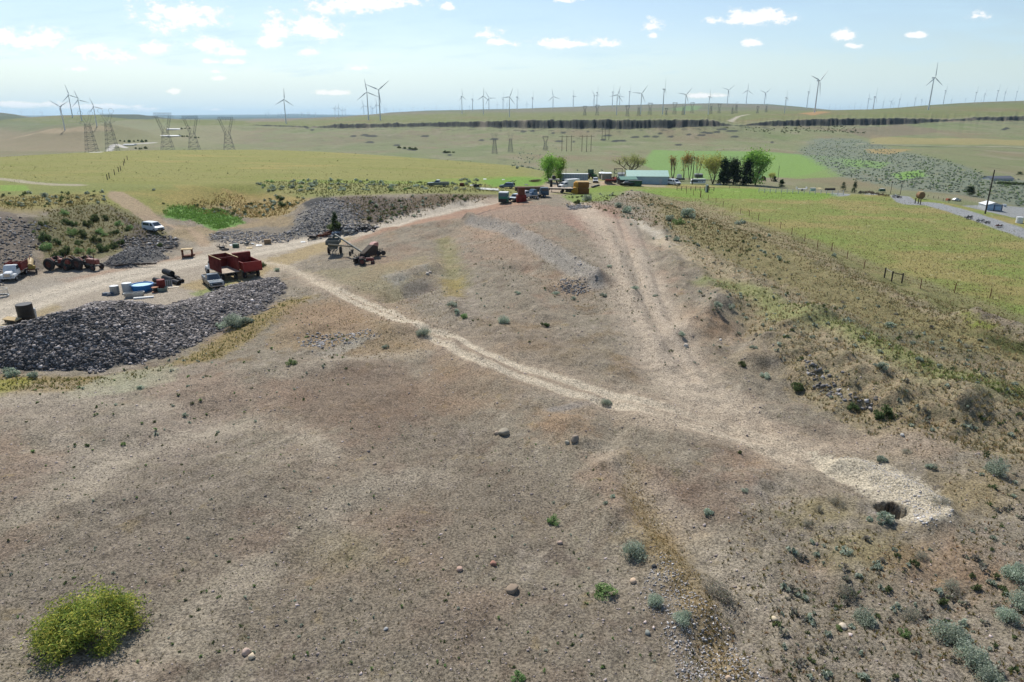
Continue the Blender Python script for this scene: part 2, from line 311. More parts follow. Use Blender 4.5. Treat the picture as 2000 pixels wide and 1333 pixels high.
# near soil variation
mixc(ALL, sstep(n1+0.6*n2, 0.05, 0.5)*0.55, lin(158,134,114)); mixc(ALL, sstep(-n1+0.7*n3, 0.1, 0.6)*0.6, lin(168,157,142))
mixc(ALL, sstep(n2-0.3*n1+0.5*n3, 0.15, 0.6)*0.6, lin(108,95,82)); mixc(ALL, sstep(nb+n2*0.8, 0.3, 0.8)*0.5, lin(146,128,92))
mixc(ALL, sstep(-nb+n3*0.5, 0.35, 0.75)*0.4, lin(140,136,128))
def paint(pts, col, k=1.0, feather=0.02, namp=0.02, nf_=1.0, z=None, rough=None, patch=None, q=None):
    """tint a ground region; feather and ragged edge are relative to distance"""
    q = q or qpoly(pts, z); w = window(q, feather+namp*2); a, b = SS[w], LL[w]
    d = sd_poly(q, a, b) + namp*fbm(a*38*nf_, b*38*nf_+1.3, 4, 0.6)
    m = sstep(d, -feather, feather)*k
    if patch is not None:
        m = m*sstep(fbm(a*patch[0], b*patch[0]*patch[2]+3, 4, 0.6), patch[1]-0.18, patch[1]+0.18)
    mixc(w, m, lin(*col))
    if rough is not None: setR(w, m, rough)
def stroke(pts, wid, col, k=1.0, soft=0.5, z=None, rough=None, wob=0.3, patch=None, n=5):
    q = smooth_line(qpoly(pts, z), n); w = window(q, wid*2/math.exp(min(b for a, b in q))+0.01); a, b = SS[w], LL[w]
    d, _ = sd_line(q, a, b); d = d*np.exp(b)
    d = d + wob*wid*fbm(XX[w]/wid*0.7, YY[w]/wid*0.7, 3)
    m = (1-sstep(d, wid*(1-soft), wid*(1+soft)))*k
    if patch is not None: m = m*sstep(fbm(XX[w]*patch[0], YY[w]*patch[0], 3), patch[1]-.3, patch[1]+.3)
    mixc(w, m, lin(*col))
    if rough is not None: setR(w, m, rough)
st_ = fbm((XX*.86-YY*.5)/0.9, (YY*.86+XX*.5)/7, 4, .6); mixc(ALL, sstep(st_, .12, .45)*.45, lin(126,112,94)); mixc(ALL, sstep(-st_, .18, .5)*.45, lin(180,168,148))
mixc(ALL, sstep(fbm(XX/2.4+60, YY/2.4, 4, .65), .3, .55)*.5, lin(158,138,92)); mixc(ALL, sstep(fbm(XX/1.7+90, YY/1.7, 3, .65), .38, .6)*.55, lin(112,108,78))
# zones by terrain band
z57 = sstep(KI+0.05*n1, 5.0, 5.25)
leftm = 1 - sstep(SS, 0.0, 0.09)
mixc(ALL, z57*leftm, lin(142,140,82)); mixc(ALL, z57*leftm*sstep(fbm(XX/30, YY/8, 4), -0.2, 0.5)*0.6, lin(128,134,66))
mixc(ALL, z57*leftm*sstep(fbm(XX/60+4, YY/14, 4), 0.1, 0.6)*0.6, lin(170,150,92))
mixc(ALL, z57*(1-leftm), lin(132,138,76)); mixc(ALL, z57*(1-leftm)*sstep(n1*0.7+fbm(XX/22, YY/12, 3), -0.2, 0.35)*0.75, lin(156,142,92))
mixc(ALL, z57*(1-leftm)*sstep(fbm(XX/25+9, YY/12, 4)-0.2*n2, 0.05, 0.5)*0.7, lin(122,142,70))
mixc(ALL, z57*(1-leftm)*sstep(fbm(XX/2.5, YY/1.5+8, 3), 0.42, 0.6)*0.6, lin(186,182,140))
setR(ALL, z57, 0.25)
far = sstep(KI, 7.1, 7.5)
mixc(ALL, far, lin(124,128,92)); mixc(ALL, far*sstep(nfar+nf2*0.5, -0.1, 0.6)*0.7, lin(132,116,94)); mixc(ALL, far*sstep(-nfar-nf2*0.3, 0.0, 0.6)*0.7, lin(104,120,72))
mixc(ALL, far*sstep(fbm(XX/30, YY/60, 4), 0.2, 0.6)*0.35, lin(90,96,70))
plat = sstep(KI, 11.02, 11.15); mixc(ALL, plat, lin(112,118,68)); mixc(ALL, plat*sstep(fbm(XX/300, YY/500, 4), 0, .5)*0.6, lin(128,110,80))
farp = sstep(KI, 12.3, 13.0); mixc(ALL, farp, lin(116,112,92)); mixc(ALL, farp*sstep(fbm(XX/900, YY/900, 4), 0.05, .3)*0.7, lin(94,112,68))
mixc(ALL, sstep(KI, 13.2, 14.0)*(SS < .0), lin(88,106,98)); mixc(ALL, sstep(KI, 13.5, 14.5), lin(74,104,112)); mixc(ALL, sstep(KI, 14, 14.6)*sstep(fbm(XX/3000, YY/4000, 3), 0.0, .2)*0.6, lin(56,80,84))  # blue of distance haze put into the far plain's ground colour
gy, gx = np.gradient(H); slope = gy/np.gradient(YR)[:, None]
cliff = (KI > 9.97) & (KI < 11.03) & (SS > -0.37)
cl = cliff*np.maximum(sstep(slope, 0.10, 0.25), ((KI > 10.12) & (KI < 10.9))*sstep(fbm(SS*120, SS*0+4, 4, .6), -.35, -.1)*.95); mixc(ALL, cl, lin(50,54,54)*0.75); mixc(ALL, cl*sstep(fbm(XX/22, H/2.5+YY/60, 4, .6), 0.0, .5)*0.55, lin(86,88,72))
talus = ((KI > 9.75) & (KI < 9.99))*(SS > -.3); mixc(ALL, talus*sstep(fbm(XX/18, YY/25, 4, .6), 0.02, .3)*0.75, lin(70,74,60))
setR(ALL, far, 0.15)
mixc(ALL, far*(YY < 3500)*sstep(fbm(XX/45+20, YY/110, 5, .6), .08, .45)*.45, lin(150,138,120)); mixc(ALL, far*(YY < 3500)*sstep(fbm(XX/22+50, YY/60, 5, .65), .15, .5)*.5, lin(84,94,66))
# left hills
paint([(190,223.5),(240,224),(300,224.5),(335,233),(290,234),(240,231),(200,228)], (66,82,76), .85, .006, .008, 3); paint([(-100,216),(0,221),(40,226),(55,231),(0,236),(-100,236)], (76,92,76), .8, .006, .008, 3)
paint([(240,243),(330,240),(350,250),(280,252)], (108,134,72), .6, .01, .015, 3); paint([(0,236),(200,240),(330,246),(300,262),(150,268),(0,262)], (112,118,88), .6, .01, .02, 2)
paint([(420,262),(700,256),(1000,262),(1000,275),(700,285),(430,280)], (128,114,98), .5, .02, .03, 2, patch=(40,0,2)); paint([(500,285),(760,262),(1000,290),(980,310),(760,300)], (108,116,84), .5, .02, .03, 2, patch=(40,0,2))
paint([(-300,296),(0,296),(180,296),(190,255),(120,249),(0,252),(-300,252)], (140,128,104), .8, .02, .01)
paint([(180,290),(420,290),(500,260),(330,240),(200,240)], (138,134,104), .6, .02, .01)
stroke([(-60,272),(60,263),(120,257),(200,251)], 14, (176,158,130), .5)
# rock outcrops on the valley floor
for (x, y, rx) in [(712,264,9),(725,266,14),(690,266,7),(830,266,9),(722,278,10),(775,284,8),(790,290,4),(800,292,6),(808,293,6),(870,298,8),(878,303,5),(940,274,6),(965,272,10),(1022,257,7),(1040,256,5),(1080,260,4),(1100,259,6),(1148,257,3),(1186,265,11),(1178,273,6),(1210,275,14),(1200,276,8),(1092,276,9),(1120,277,3),(1289,261,5),(1240,268,10),(1262,267,8),(1280,267,8),(1310,267,7),(1345,263,6),(1370,264,10),(1385,260,9),(1400,258,8),(1435,267,9),(1325,283,8),(1430,256,14),(1410,253,12),(1508,278,4),(1375,259,8),(1960,253,6),(1966,251,6),(1720,300,6),(1740,295,4),(600,250,3),(610,254,4)]:
    paint([(x-rx,y+1),(x-rx*.5,y+2),(x+rx*.5,y+2.2),(x+rx,y+.6),(x+rx*.6,y-1.8),(x-rx*.4,y-1.6)], (52,56,54), .9, .0012, .0022, 6)
# valley greens, sage flats
paint([(1255,322),(1262,308),(1275,293),(1340,295),(1480,296),(1620,305),(1660,318),(1600,335),(1560,345),(1400,352),(1300,345)], (116,148,80), .9, .004, .004, 3)
paint([(1500,302),(1660,306),(1720,320),(1650,345),(1560,350),(1500,345)], (122,150,78), .7, .006, .01, 3)
paint([(1585,272),(1680,272),(1740,290),(1860,318),(1930,345),(2050,360),(2050,420),(1900,385),(1760,372),(1640,345),(1600,320),(1560,300)], (116,124,108), .9, .01, .02, 3, patch=(60,-.25,1.5))
paint([(1740,340),(1800,332),(1810,345),(1760,352)], (120,158,74), .8, .006, .01, 3)
paint([(1640,310),(1740,318),(1720,330),(1650,325)], (116,150,78), .6, .006, .01, 3)
paint([(1690,292),(1780,292),(1740,302),(1700,300)], (164,140,88), .7, .006, .01, 3)
paint([(1700,262),(1740,268),(2100,276),(2100,286),(1700,282)], (152,142,96), .8, .004, .006, 3)
paint([(1640,254),(1720,248),(1760,240),(1850,256),(1700,272)], (124,112,94), .7, .006, .01, 3)
stroke([(1680,281),(1800,284),(2000,288),(2200,292)], 5, (164,158,140), .8); stroke([(1700,284),(1800,287),(2000,291)], 6, (92,92,84), .7)
stroke([(1426,238),(1440,229),(1462,224)], 7, (176,168,150), .9, z=None)
stroke([(185,298),(215,292),(245,289)], 4, (200,196,188), .9); stroke([(245,283),(300,279)], 5, (190,186,178), .8)
paint([(1310,213),(1345,207),(1372,207),(1360,216),(1320,217)], (112,140,86), .8, .003, .003, 3)
paint([(1560,222),(1600,218),(1625,219),(1590,226)], (172,134,90), .8, .003, .004, 3)
paint([(500,232),(600,231),(560,238),(480,240)], (150,120,120), .3, .003, .004, 3)
# banks, pit
BK = (116,104,92)
paint([(-200,470),(0,405),(40,425),(110,440),(80,470),(60,500),(100,520),(60,540),(0,560),(-200,600)], (122,112,100), .95, .006, .012, 2, rough=1)
paint([(40,432),(120,428),(100,470),(40,480)], (92,88,84), .6, .006, .012, 2, rough=1)
paint([(60,440),(130,395),(220,400),(330,455),(330,480),(220,500),(90,520),(80,470)], (108,106,66), .75, .01, .02, 2)
paint([(205,395),(235,420),(300,458),(350,470),(345,486),(280,488),(215,474),(260,455)], (96,88,82), .85, .006, .008, 2, rough=1)
paint([(215,372),(240,376),(290,405),(330,440),(318,450),(280,432),(235,402),(210,385)], (168,148,122), .9, .004, .006, 2)
paint([(0,350),(200,358),(340,362),(345,372),(230,374),(150,376),(0,385)], (130,136,78), .7, .008, .01, 2)
paint([(-100,385),(200,380),(215,392),(150,398),(60,420),(-100,410)], (142,128,84), .6, .008, .015, 2)
stroke([(-60,346),(0,350),(60,357),(110,361),(150,362)], 2.6, (176,166,146), .8)
paint([(0,362),(50,362),(60,372),(0,374)], (130,160,72), .8, .006, .008, 2)
paint([(330,460),(345,440),(420,445),(520,425),(600,418),(560,462),(440,492),(400,478),(370,470)], (158,140,108), .8, .01, .012, 2)
paint([(320,425),(330,405),(380,402),(430,408),(480,436),(420,452),(375,432)], (112,148,74), .97, .004, .009, 3)
paint([(300,400),(330,380),(440,372),(560,372),(600,388),(560,418),(480,425),(440,405),(350,398)], (160,146,88), .75, .01, .02, 2)
paint([(440,372),(560,378),(600,390),(540,430),(470,415)], (172,146,98), .5, .01, .03, 2)
paint([(430,450),(520,442),(600,440),(640,462),(560,480),(430,480),(400,465)], (128,122,112), .8, .008, .012, 2, rough=1)
paint([(560,458),(580,420),(610,398),(650,386),(700,400),(720,430),(705,458),(620,466)], (132,128,120), .95, .006, .01, 3, rough=1)
paint([(655,386),(780,388),(930,378),(975,380),(955,392),(860,410),(760,440),(705,456),(690,420)], BK, .95, .006, .01, 3, rough=1)
paint([(800,386),(930,378),(960,386),(860,405),(800,410)], (128,112,88), .6, .01, .015, 3)
paint([(590,398),(620,386),(650,384),(640,394),(600,408)], (70,72,74), .9, .003, .005, 3)  # shadowed cut face above the spur: its shade is painted dark here
paint([(500,358),(620,352),(840,360),(960,364),(1020,376),(950,382),(830,378),(640,386),(500,372)], (134,136,86), .6, .008, .015, 2)
paint([(520,352),(800,354),(1040,344),(1080,350),(1060,362),(860,362),(620,358)], (132,150,70), .7, .006, .01, 2)
paint([(940,352),(1010,346),(1080,350),(1050,364),(960,366)], (112,150,60), .8, .004, .008, 2)
paint([(560,482),(800,432),(960,398),(1060,395),(900,425),(740,458),(600,500)], (176,140,116), .75, .01, .01, 2)
paint([(1100,385),(1120,372),(1200,360),(1230,368),(1190,392),(1120,396)], (124,146,66), .8, .006, .012, 2)
paint([(1090,430),(1140,398),(1200,405),(1230,450),(1260,480),(1200,500),(1150,460)], (168,138,120), .8, .01, .02, 2)
paint([(880,420),(1060,400),(1150,410),(1100,430),(980,440)], (160,136,118), .7, .01, .02, 2)
paint([(1105,402),(1155,400),(1150,408),(1112,410)], (126,128,130), .8, .003, .005, 3)
# yard floor
paint(None, (176,164,146), .9, .012, .012, 2, q=qy, rough=.4)
paint([(110,545),(240,520),(400,490),(380,500),(230,532),(130,556)], (176,146,122), .7, .01, .02, 2)
paint([(60,560),(200,540),(330,515),(330,520),(180,560),(60,590)], (186,176,160), .7, .01, .02, 2)
paint([(-60,560),(100,540),(200,527),(110,560),(0,580)], (160,152,138), .6, .01, .02, 2)
paint([(340,560),(420,545),(560,500),(620,480),(700,470),(640,500),(540,530),(480,560),(400,575)], (168,148,104), .75, .01, .02, 2, z=0)
paint([(370,575),(440,560),(470,550),(430,572),(390,585)], (132,146,82), .7, .006, .01, 2, z=0)
paint([(-100,640),(60,610),(100,590),(120,600),(60,640),(-100,680)], (166,148,108), .7, .01, .01, 2, z=0)
q_ = qpoly(PILE, 0); w_ = window(q_, .03)
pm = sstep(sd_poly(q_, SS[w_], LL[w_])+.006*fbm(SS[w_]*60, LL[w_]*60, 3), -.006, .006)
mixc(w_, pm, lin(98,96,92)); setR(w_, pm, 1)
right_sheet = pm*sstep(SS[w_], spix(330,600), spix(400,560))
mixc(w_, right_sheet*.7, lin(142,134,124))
q_ = qpoly(MOUND, 0); w_ = window(q_, .03); mixc(w_, sstep(sd_poly(q_, SS[w_], LL[w_]), -.006, .004), lin(118,116,112))
w_ = window(SANDQ, .02); mixc(w_, sstep(sd_poly(SANDQ, SS[w_], LL[w_]), -.004, .002), lin(206,170,120))
paint([(1070,355),(1150,352),(1300,362),(1300,366),(1180,362),(1100,376),(1040,378)], (172,158,140), .7, .004, .006, 3)
# grass below the pile
paint([(-100,760),(0,735),(200,735),(340,708),(430,658),(560,585),(620,575),(520,640),(430,700),(330,720),(150,770),(0,775)], (152,134,86), .8, .012, .02, 2)
paint([(120,770),(200,735),(330,712),(350,722),(340,745),(230,770),(140,785)], (168,166,140), .8, .008, .012, 2)
paint([(-50,770),(0,742),(70,738),(60,752),(0,775)], (150,150,60), .7, .008, .012, 2)
paint([(560,600),(700,560),(800,600),(860,680),(800,700),(640,690),(520,680)], (160,136,100), .5, .015, .03, 2)
paint([(620,690),(680,665),(740,655),(700,676),(640,700)], (176,168,152), .8, .006, .01, 3)
paint([(600,530),(720,520),(830,500),(850,540),(780,590),(680,570)], (150,142,106), .5, .015, .03, 2)
paint([(780,560),(850,530),(840,570),(800,590)], (118,112,104), .8, .008, .012, 3)
paint([(745,540),(830,515),(840,530),(770,560)], (150,148,140), .7, .008, .012, 3)
stroke([(868,468),(878,510),(895,560)], 1.6, (142,140,84), .5, .9, wob=.8)
paint([(860,545),(905,540),(905,580),(870,580)], (158,140,80), .6, .01, .015, 3)
# red tints and pale bare patches
for (x, y, r, c, k) in [(350,1000,260,(126,115,102),.6),(150,1150,240,(126,116,104),.5),(650,1200,260,(122,110,96),.5),(900,1000,240,(118,104,90),.45),(800,850,160,(120,105,90),.5),(1000,1250,240,(124,112,98),.5),(700,780,150,(120,103,88),.6),(1350,1000,110,(118,100,84),.5),(1300,1250,120,(124,110,96),.4),(1080,700,110,(128,112,96),.4),(60,950,90,(124,114,104),.4),(1000,480,80,(176,144,120),.5),(950,450,60,(178,148,120),.5),(1120,560,60,(172,140,112),.5),(800,520,50,(172,146,112),.5),(650,620,80,(170,138,112),.5),
        (400,770,120,(166,140,122),.5),(100,800,120,(172,158,142),.6),(330,850,120,(166,152,138),.6),(160,900,80,(170,158,144),.6),(650,900,120,(156,138,120),.5),(900,760,120,(160,134,106),.5),
        (1100,830,60,(176,134,92),.5),(1300,1050,60,(168,140,80),.5),(1460,900,60,(166,128,98),.5),(1500,700,60,(150,128,92),.5),(1350,620,50,(182,146,112),.5),(1400,650,50,(184,148,112),.4),
        (1600,1000,60,(150,136,80),.6),(1700,1080,90,(154,140,82),.6),(1850,1100,120,(158,126,96),.6),(1900,960,90,(160,140,88),.6),(1750,870,80,(158,142,112),.5),(1950,1150,80,(150,122,96),.5),
        (1300,800,60,(176,158,136),.6),(1420,830,70,(176,160,138),.6),(300,1100,140,(142,128,112),.4),(700,1100,140,(146,130,110),.3),(680,1080,60,(146,134,90),.4),(1250,1180,90,(132,118,98),.4),(1230,900,40,(122,108,80),.6),
        (700,770,180,(140,118,100),.5),(1350,960,120,(140,116,100),.5),(1000,650,100,(150,130,112),.4)]:
    ang = np.linspace(0, 2*np.pi, 9)[:-1]
    paint([(x+r*math.cos(a_), y+r*.45*math.sin(a_)) for a_ in ang], c, k*.7, .05, .07, .6)
paint([(1225,880),(1262,960),(1310,1040),(1370,1130),(1420,1260),(1480,1333),(1400,1333),(1340,1200),(1270,1080),(1215,960)], (158,136,92), .55, .02, .035, 2)
# gravel ribbons on the hill
stroke([(918,430),(960,440),(1010,458),(1060,485),(1110,515),(1165,552)], 1.3, (164,158,148), .8, .6)
stroke([(1130,400),(1180,440),(1230,520),(1270,620),(1330,740),(1420,820)], 3.2, (200,184,162), .75, .7)
stroke([(1240,430),(1290,462),(1400,520),(1500,582),(1620,655),(1720,710)], 1.1, (198,188,170), .8, .7)
for q__ in ([(0,775),(120,778),(260,800),(330,790)],[(40,1010),(200,920),(330,860),(420,850)],[(120,860),(220,900),(160,970)],[(250,1320),(420,1180),(520,1110)],[(640,1000),(760,940),(860,930)],[(560,730),(700,700),(820,690)],[(420,840),(560,830),(640,890)],[(1180,880),(1300,1000),(1500,1200)],[(1560,880),(1750,865),(2000,870)]): stroke(q__, 1.1, (184,172,152), .45, .9, wob=.9)
stroke([(0,700+90),(60,640+140)], 1, (184,172,152), .3)
stroke([(1160,430),(1200,500),(1240,600),(1290,700)], 2.6, (176,162,144), .5, .8); stroke([(1215,430),(1245,470),(1262,520),(1290,600),(1340,700)], 1.6, (182,168,150), .55, .8)
stroke([(1290,470),(1400,520),(1500,580),(1600,645),(1700,705),(1800,730),(2000,800)], 2.0, (192,176,152), .9, .5)
stroke([(1080,800),(1130,790),(1190,778)], .5, (158,150,140), .8, .6)
# hillside on the right: dry grass, green seep
bw = sstep(KI, 3.9, 4.2)*(1-sstep(KI, 5.0, 5.3))*sstep(SS, .16, .24); mixc(ALL, bw, lin(128,126,82)); mixc(ALL, bw*sstep(n2, 0, .4)*.6, lin(150,138,100)); setR(ALL, bw, .3)
paint(None, (154,142,110), .7, .02, .04, 1, q=qh); paint(None, (104,100,70), .4, .02, .03, 1, q=qh, patch=(90,.1,1)); paint(None, (164,144,116), .65, .02, .03, 1, q=qh, patch=(60,.12,1.3))
paint([(1290,400),(1420,448),(1520,480),(1700,560),(1860,620),(2000,670),(2100,720),(1900,690),(1700,640),(1560,570),(1420,510),(1300,440)], (128,122,74), .6, .012, .03, 2)
stroke([(1380,545),(1480,570),(1560,612),(1640,630),(1760,690),(1860,730),(2000,770)], 1.7, (126,138,76), .6, .8, wob=.7)
paint([(1840,610),(1900,618),(1960,640),(1900,640)], (130,140,60), .8, .008, .012, 2)
paint([(1880,650),(2000,668),(2100,700),(2100,720),(1950,680)], (84,92,52), .8, .008, .012, 2)
paint([(1600,600),(1800,650),(1950,710),(1850,700),(1700,650)], (112,110,84), .6, .01, .02, 2)
# trails
q_ = smooth_line(qpoly(ROAD), 6)
stroke(ROAD, 2.9, (204,192,172), .9, .4, rough=.15); stroke(ROAD, .8, (176,166,150), .5, .6)
stroke([(960,394),(1010,388),(1060,376),(1090,366),(1110,356)], 3, (178,160,140), .8, .6)
stroke([(905,425),(960,410),(1040,402)], 0.5, (110,98,90), .6)
mid = [((a[0]+b[0])/2, (a[1]+b[1])/2) for a, b in zip(TRACKS[0][:13], TRACKS[1])]
stroke(TRACKS[0], 2.7, (182,166,144), .35, .8); stroke(mid+[(1560,890),(1650,870),(1800,860)], 2.2, (170,152,132), .55, .8)
for tr in TRACKS: stroke(tr, .5, (212,198,174), .9, .75, rough=.1, wob=.45)
stroke([(1290,815),(1440,850),(1560,885)], 2.2, (186,170,148), .7, .8)
stroke([(330,440),(380,455),(400,480)], 1.2, (176,154,128), .8, .7)
paint([(1585,885),(1640,895),(1720,905),(1790,935),(1850,975),(1862,1010),(1820,1030),(1780,1020),(1742,1012),(1715,990),(1660,950),(1610,925)], (206,194,170), .95, .008, .02, 2)
paint([(1722,984),(1738,981),(1756,987),(1762,996),(1752,1006),(1736,1005)], (60,50,42), 1, .003, .004, 2)  # shade inside the dug hole, painted into the soil colour
stroke([(470,503),(530,516),(590,536),(640,560)], 1.6, (196,180,156), .6, .8); stroke([(600,541),(560,520),(500,512)], .6, (204,190,166), .6, .8)
# paved lane by the right-hand field
LANE = [(1640,381),(1700,379),(1760,386),(1820,399),(1880,416),(1940,436),(2000,456),(2100,492),(2250,550)]
stroke(LANE, 3.1, (150,152,152), 1, .12, rough=0, wob=.05)
for (x, y, r) in [(1435,374,18),(1420,371,10),(1600,368,6)]: paint([(x-r,y),(x,y+1.5),(x+r,y),(x,y-1.5)], (196,182,140), .8, .002, .004, 3)
paint([(1230,372),(1300,368),(1500,370),(1640,380),(1600,392),(1400,388),(1280,380)], (120,152,62), .75, .008, .015, 2)
paint([(1880,402),(1940,400),(2050,412),(2100,432),(1980,425),(1930,415)], (150,152,152), .9, .004, .004, 2)
A = np.clip(A*(1 + 0.10*n3[..., None]*near[..., None]), 0.01, 0.9)
# sage-dark mottling in the far valley
mixc(ALL, far*(KI < 9.9)*sstep(fbm(XX/5, YY/9, 3, .7), 0.42, .6)*0.5, lin(76,84,66))
# ---------------------------------------------------------------- mesh helpers
MATS = {}
def mesh_from(name, co, faces, mat, cols=None, smooth=False):
    """faces: (n,3) or (n,4) int array"""
    me = bpy.data.meshes.new(name); co = np.asarray(co, np.float32); faces = np.asarray(faces, np.int32); k = faces.shape[1]
    me.vertices.add(len(co)); me.vertices.foreach_set('co', co.ravel())
    me.loops.add(faces.size); me.loops.foreach_set('vertex_index', faces.ravel())
    me.polygons.add(len(faces)); me.polygons.foreach_set('loop_start', np.arange(0, faces.size, k, dtype=np.int32))
    me.polygons.foreach_set('loop_total', np.full(len(faces), k, np.int32))
    if smooth: me.polygons.foreach_set('use_smooth', np.ones(len(faces), bool))
    if cols is not None:
        ca = me.color_attributes.new('Col', 'FLOAT_COLOR', 'POINT'); c4 = np.ones((len(co), 4), np.float32); c4[:, :cols.shape[1]] = cols
        ca.data.foreach_set('color', c4.ravel())
    me.update(); me.validate()
    if mat: me.materials.append(mat)
    return me
def link(name, me, parent=None, loc=None, rot=None, **props):
    o = bpy.data.objects.new(name, me); C.collection.objects.link(o)
    if parent: o.parent = parent
    if loc is not None: o.location = loc
    if rot is not None: o.rotation_euler = rot
    for k, v in props.items(): o[k] = v
    return o
class Nd:
    """small node-graph helper"""
    def __init__(s, name):
        s.m = bpy.data.materials.new(name); s.m.use_nodes = True; s.nt = s.m.node_tree; s.N = s.nt.nodes; s.L = s.nt.links
        s.b = s.N['Principled BSDF']
    def n(s, t, **k):
        x = s.N.new(t)
        for a, b in k.items(): setattr(x, a, b)
        return x
    def put(s, sock, v):
        if isinstance(v, bpy.types.NodeSocket): s.L.new(v, sock)
        else: sock.default_value = v
    def math(s, op, a, b=0.0, clamp=False):
        x = s.n('ShaderNodeMath', operation=op, use_clamp=clamp); s.put(x.inputs[0], a); s.put(x.inputs[1], b); return x.outputs[0]
    def noise(s, sc, det=3, rough=.55, co=None):
        x = s.n('ShaderNodeTexNoise'); x.inputs['Scale'].default_value = sc; x.inputs['Detail'].default_value = det; x.inputs['Roughness'].default_value = rough
        if co is None: co = s.n('ShaderNodeTexCoord').outputs['Object']
        s.L.new(co, x.inputs['Vector']); return x.outputs[0]
    def ramp(s, v, lo, hi, a=0.0, b=1.0):
        x = s.n('ShaderNodeMapRange', interpolation_type='SMOOTHSTEP'); s.put(x.inputs[0], v)
        for i, q in enumerate((lo, hi, a, b)): x.inputs[i+1].default_value = q
        return x.outputs[0]
    def mul(s, col, v):
        x = s.n('ShaderNodeVectorMath', operation='SCALE'); s.put(x.inputs[0], col); s.put(x.inputs['Scale'], v); return x.outputs[0]
    def mix(s, f, a, b):
        x = s.n('ShaderNodeMix', data_type='RGBA'); s.put(x.inputs[0], f); s.put(x.inputs[6], a); s.put(x.inputs[7], b); return x.outputs[2]
def ground_mat():
    g = Nd('ground'); at_ = g.n('ShaderNodeAttribute', attribute_name='Col'); ra = g.n('ShaderNodeAttribute', attribute_name='Rg')
    co = g.n('ShaderNodeTexCoord').outputs['Object']
    a = g.noise(7, 5, .75, co); b = g.noise(1.3, 5, .7, co); c = g.noise(30, 2, .6, co)
    v = g.math('ADD', g.ramp(a, .36, .64, .5, 1.5), g.math('MULTIPLY', g.math('SUBTRACT', b, .5), 1.1))
    col = g.mul(at_.outputs['Color'], v)
    vo = g.n('ShaderNodeTexVoronoi'); vo.inputs['Scale'].default_value = 9; g.L.new(co, vo.inputs['Vector'])
    sp = g.n('ShaderNodeSeparateColor'); g.L.new(vo.outputs['Color'], sp.inputs[0])
    st = g.math('MULTIPLY', g.ramp(vo.outputs['Distance'], .32, .2), g.ramp(sp.outputs[0], .80, .86)); st = g.math('MULTIPLY', st, ra.outputs['Fac'])
    col = g.mix(g.math('MULTIPLY', st, .6), col, (.42, .38, .34, 1))
    dk = g.math('MULTIPLY', g.ramp(vo.outputs['Distance'], .42, .25), g.ramp(sp.outputs[1], .72, .8)); dk = g.math('MULTIPLY', dk, ra.outputs['Fac'])
    col = g.mix(g.math('MULTIPLY', dk, .5), col, (.05, .045, .04, 1))
    g.L.new(col, g.b.inputs['Base Color']); g.b.inputs['Roughness'].default_value = .95; g.b.inputs['Specular IOR Level'].default_value = .15
    bp = g.n('ShaderNodeBump'); bp.inputs['Strength'].default_value = .9; bp.inputs['Distance'].default_value = .2
    h = g.math('ADD', g.math('MULTIPLY', a, .8), g.math('MULTIPLY', b, .9)); h = g.math('ADD', h, g.math('MULTIPLY', g.math('ADD', st, c), .3))
    g.L.new(h, bp.inputs['Height']); g.L.new(bp.outputs[0], g.b.inputs['Normal']); return g.m
co = np.stack([XX, YY, H], -1).reshape(-1, 3)
i0 = (np.arange(NR-1)[:, None]*NC + np.arange(NC-1)[None]).ravel()
fc = np.stack([i0, i0+1, i0+NC+1, i0+NC], -1)
gm = mesh_from('ground', co, fc, ground_mat(), A.reshape(-1, 3), smooth=True)
ra = gm.attributes.new('Rg', 'FLOAT', 'POINT'); ra.data.foreach_set('value', ROUGH.astype(np.float32).ravel())
link('ground', gm, kind='structure')
# ---------------------------------------------------------------- haze: one closed box of even, thin air
hz_m = bpy.data.materials.new('haze'); hz_m.use_nodes = True; nt = hz_m.node_tree; nt.nodes.clear()
ho = nt.nodes.new('ShaderNodeOutputMaterial'); hv = nt.nodes.new('ShaderNodeVolumePrincipled'); nt.links.new(hv.outputs[0], ho.inputs['Volume'])
hv.inputs['Color'].default_value = (.62, .84, 1.0, 1); hv.inputs['Density'].default_value = 2.6e-5; hv.inputs['Anisotropy'].default_value = 0.3
zb = float(H.min())-3; zt_ = 270.0; xb = 70000.0
hc = np.array([(x, y, z) for z in (zb, zt_) for x, y in ((-xb, -200), (xb, -200), (xb, 60500), (-xb, 60500))])
hme = mesh_from('haze', hc, [(0,3,2,1),(4,5,6,7),(0,1,5,4),(1,2,6,5),(2,3,7,6),(3,0,4,7)], hz_m)
link('haze', hme, kind='stuff')
# ---------------------------------------------------------------- materials for things
def c3(r, g, b): return tuple(lin(r, g, b)*1.0)+(1,)
def paintm(name, col, rough=.6, metal=0.0, dirt=.35, dirtcol=None, spec=.4):
    if name in MATS: return MATS[name]
    g = Nd(name); co = g.n('ShaderNodeTexCoord').outputs['Object']
    a = g.noise(1.3, 5, .65, co); b = g.noise(9, 3, .6, co)
    base = tuple(lin(*col))+(1,); d = tuple(lin(*dirtcol))+(1,) if dirtcol else tuple(lin(120, 105, 88))+(1,)
    k = g.math('MULTIPLY', g.ramp(g.math('ADD', a, g.math('MULTIPLY', b, .3)), .55, .85), dirt)
    c = g.mix(k, base, d); c = g.mul(c, g.ramp(b, .3, .7, .85, 1.1))
    g.L.new(c, g.b.inputs['Base Color']); g.b.inputs['Metallic'].default_value = metal
    g.put(g.b.inputs['Roughness'], g.ramp(a, .3, .7, rough*.85, min(1, rough*1.2))); g.b.inputs['Specular IOR Level'].default_value = spec
    MATS[name] = g.m; return g.m
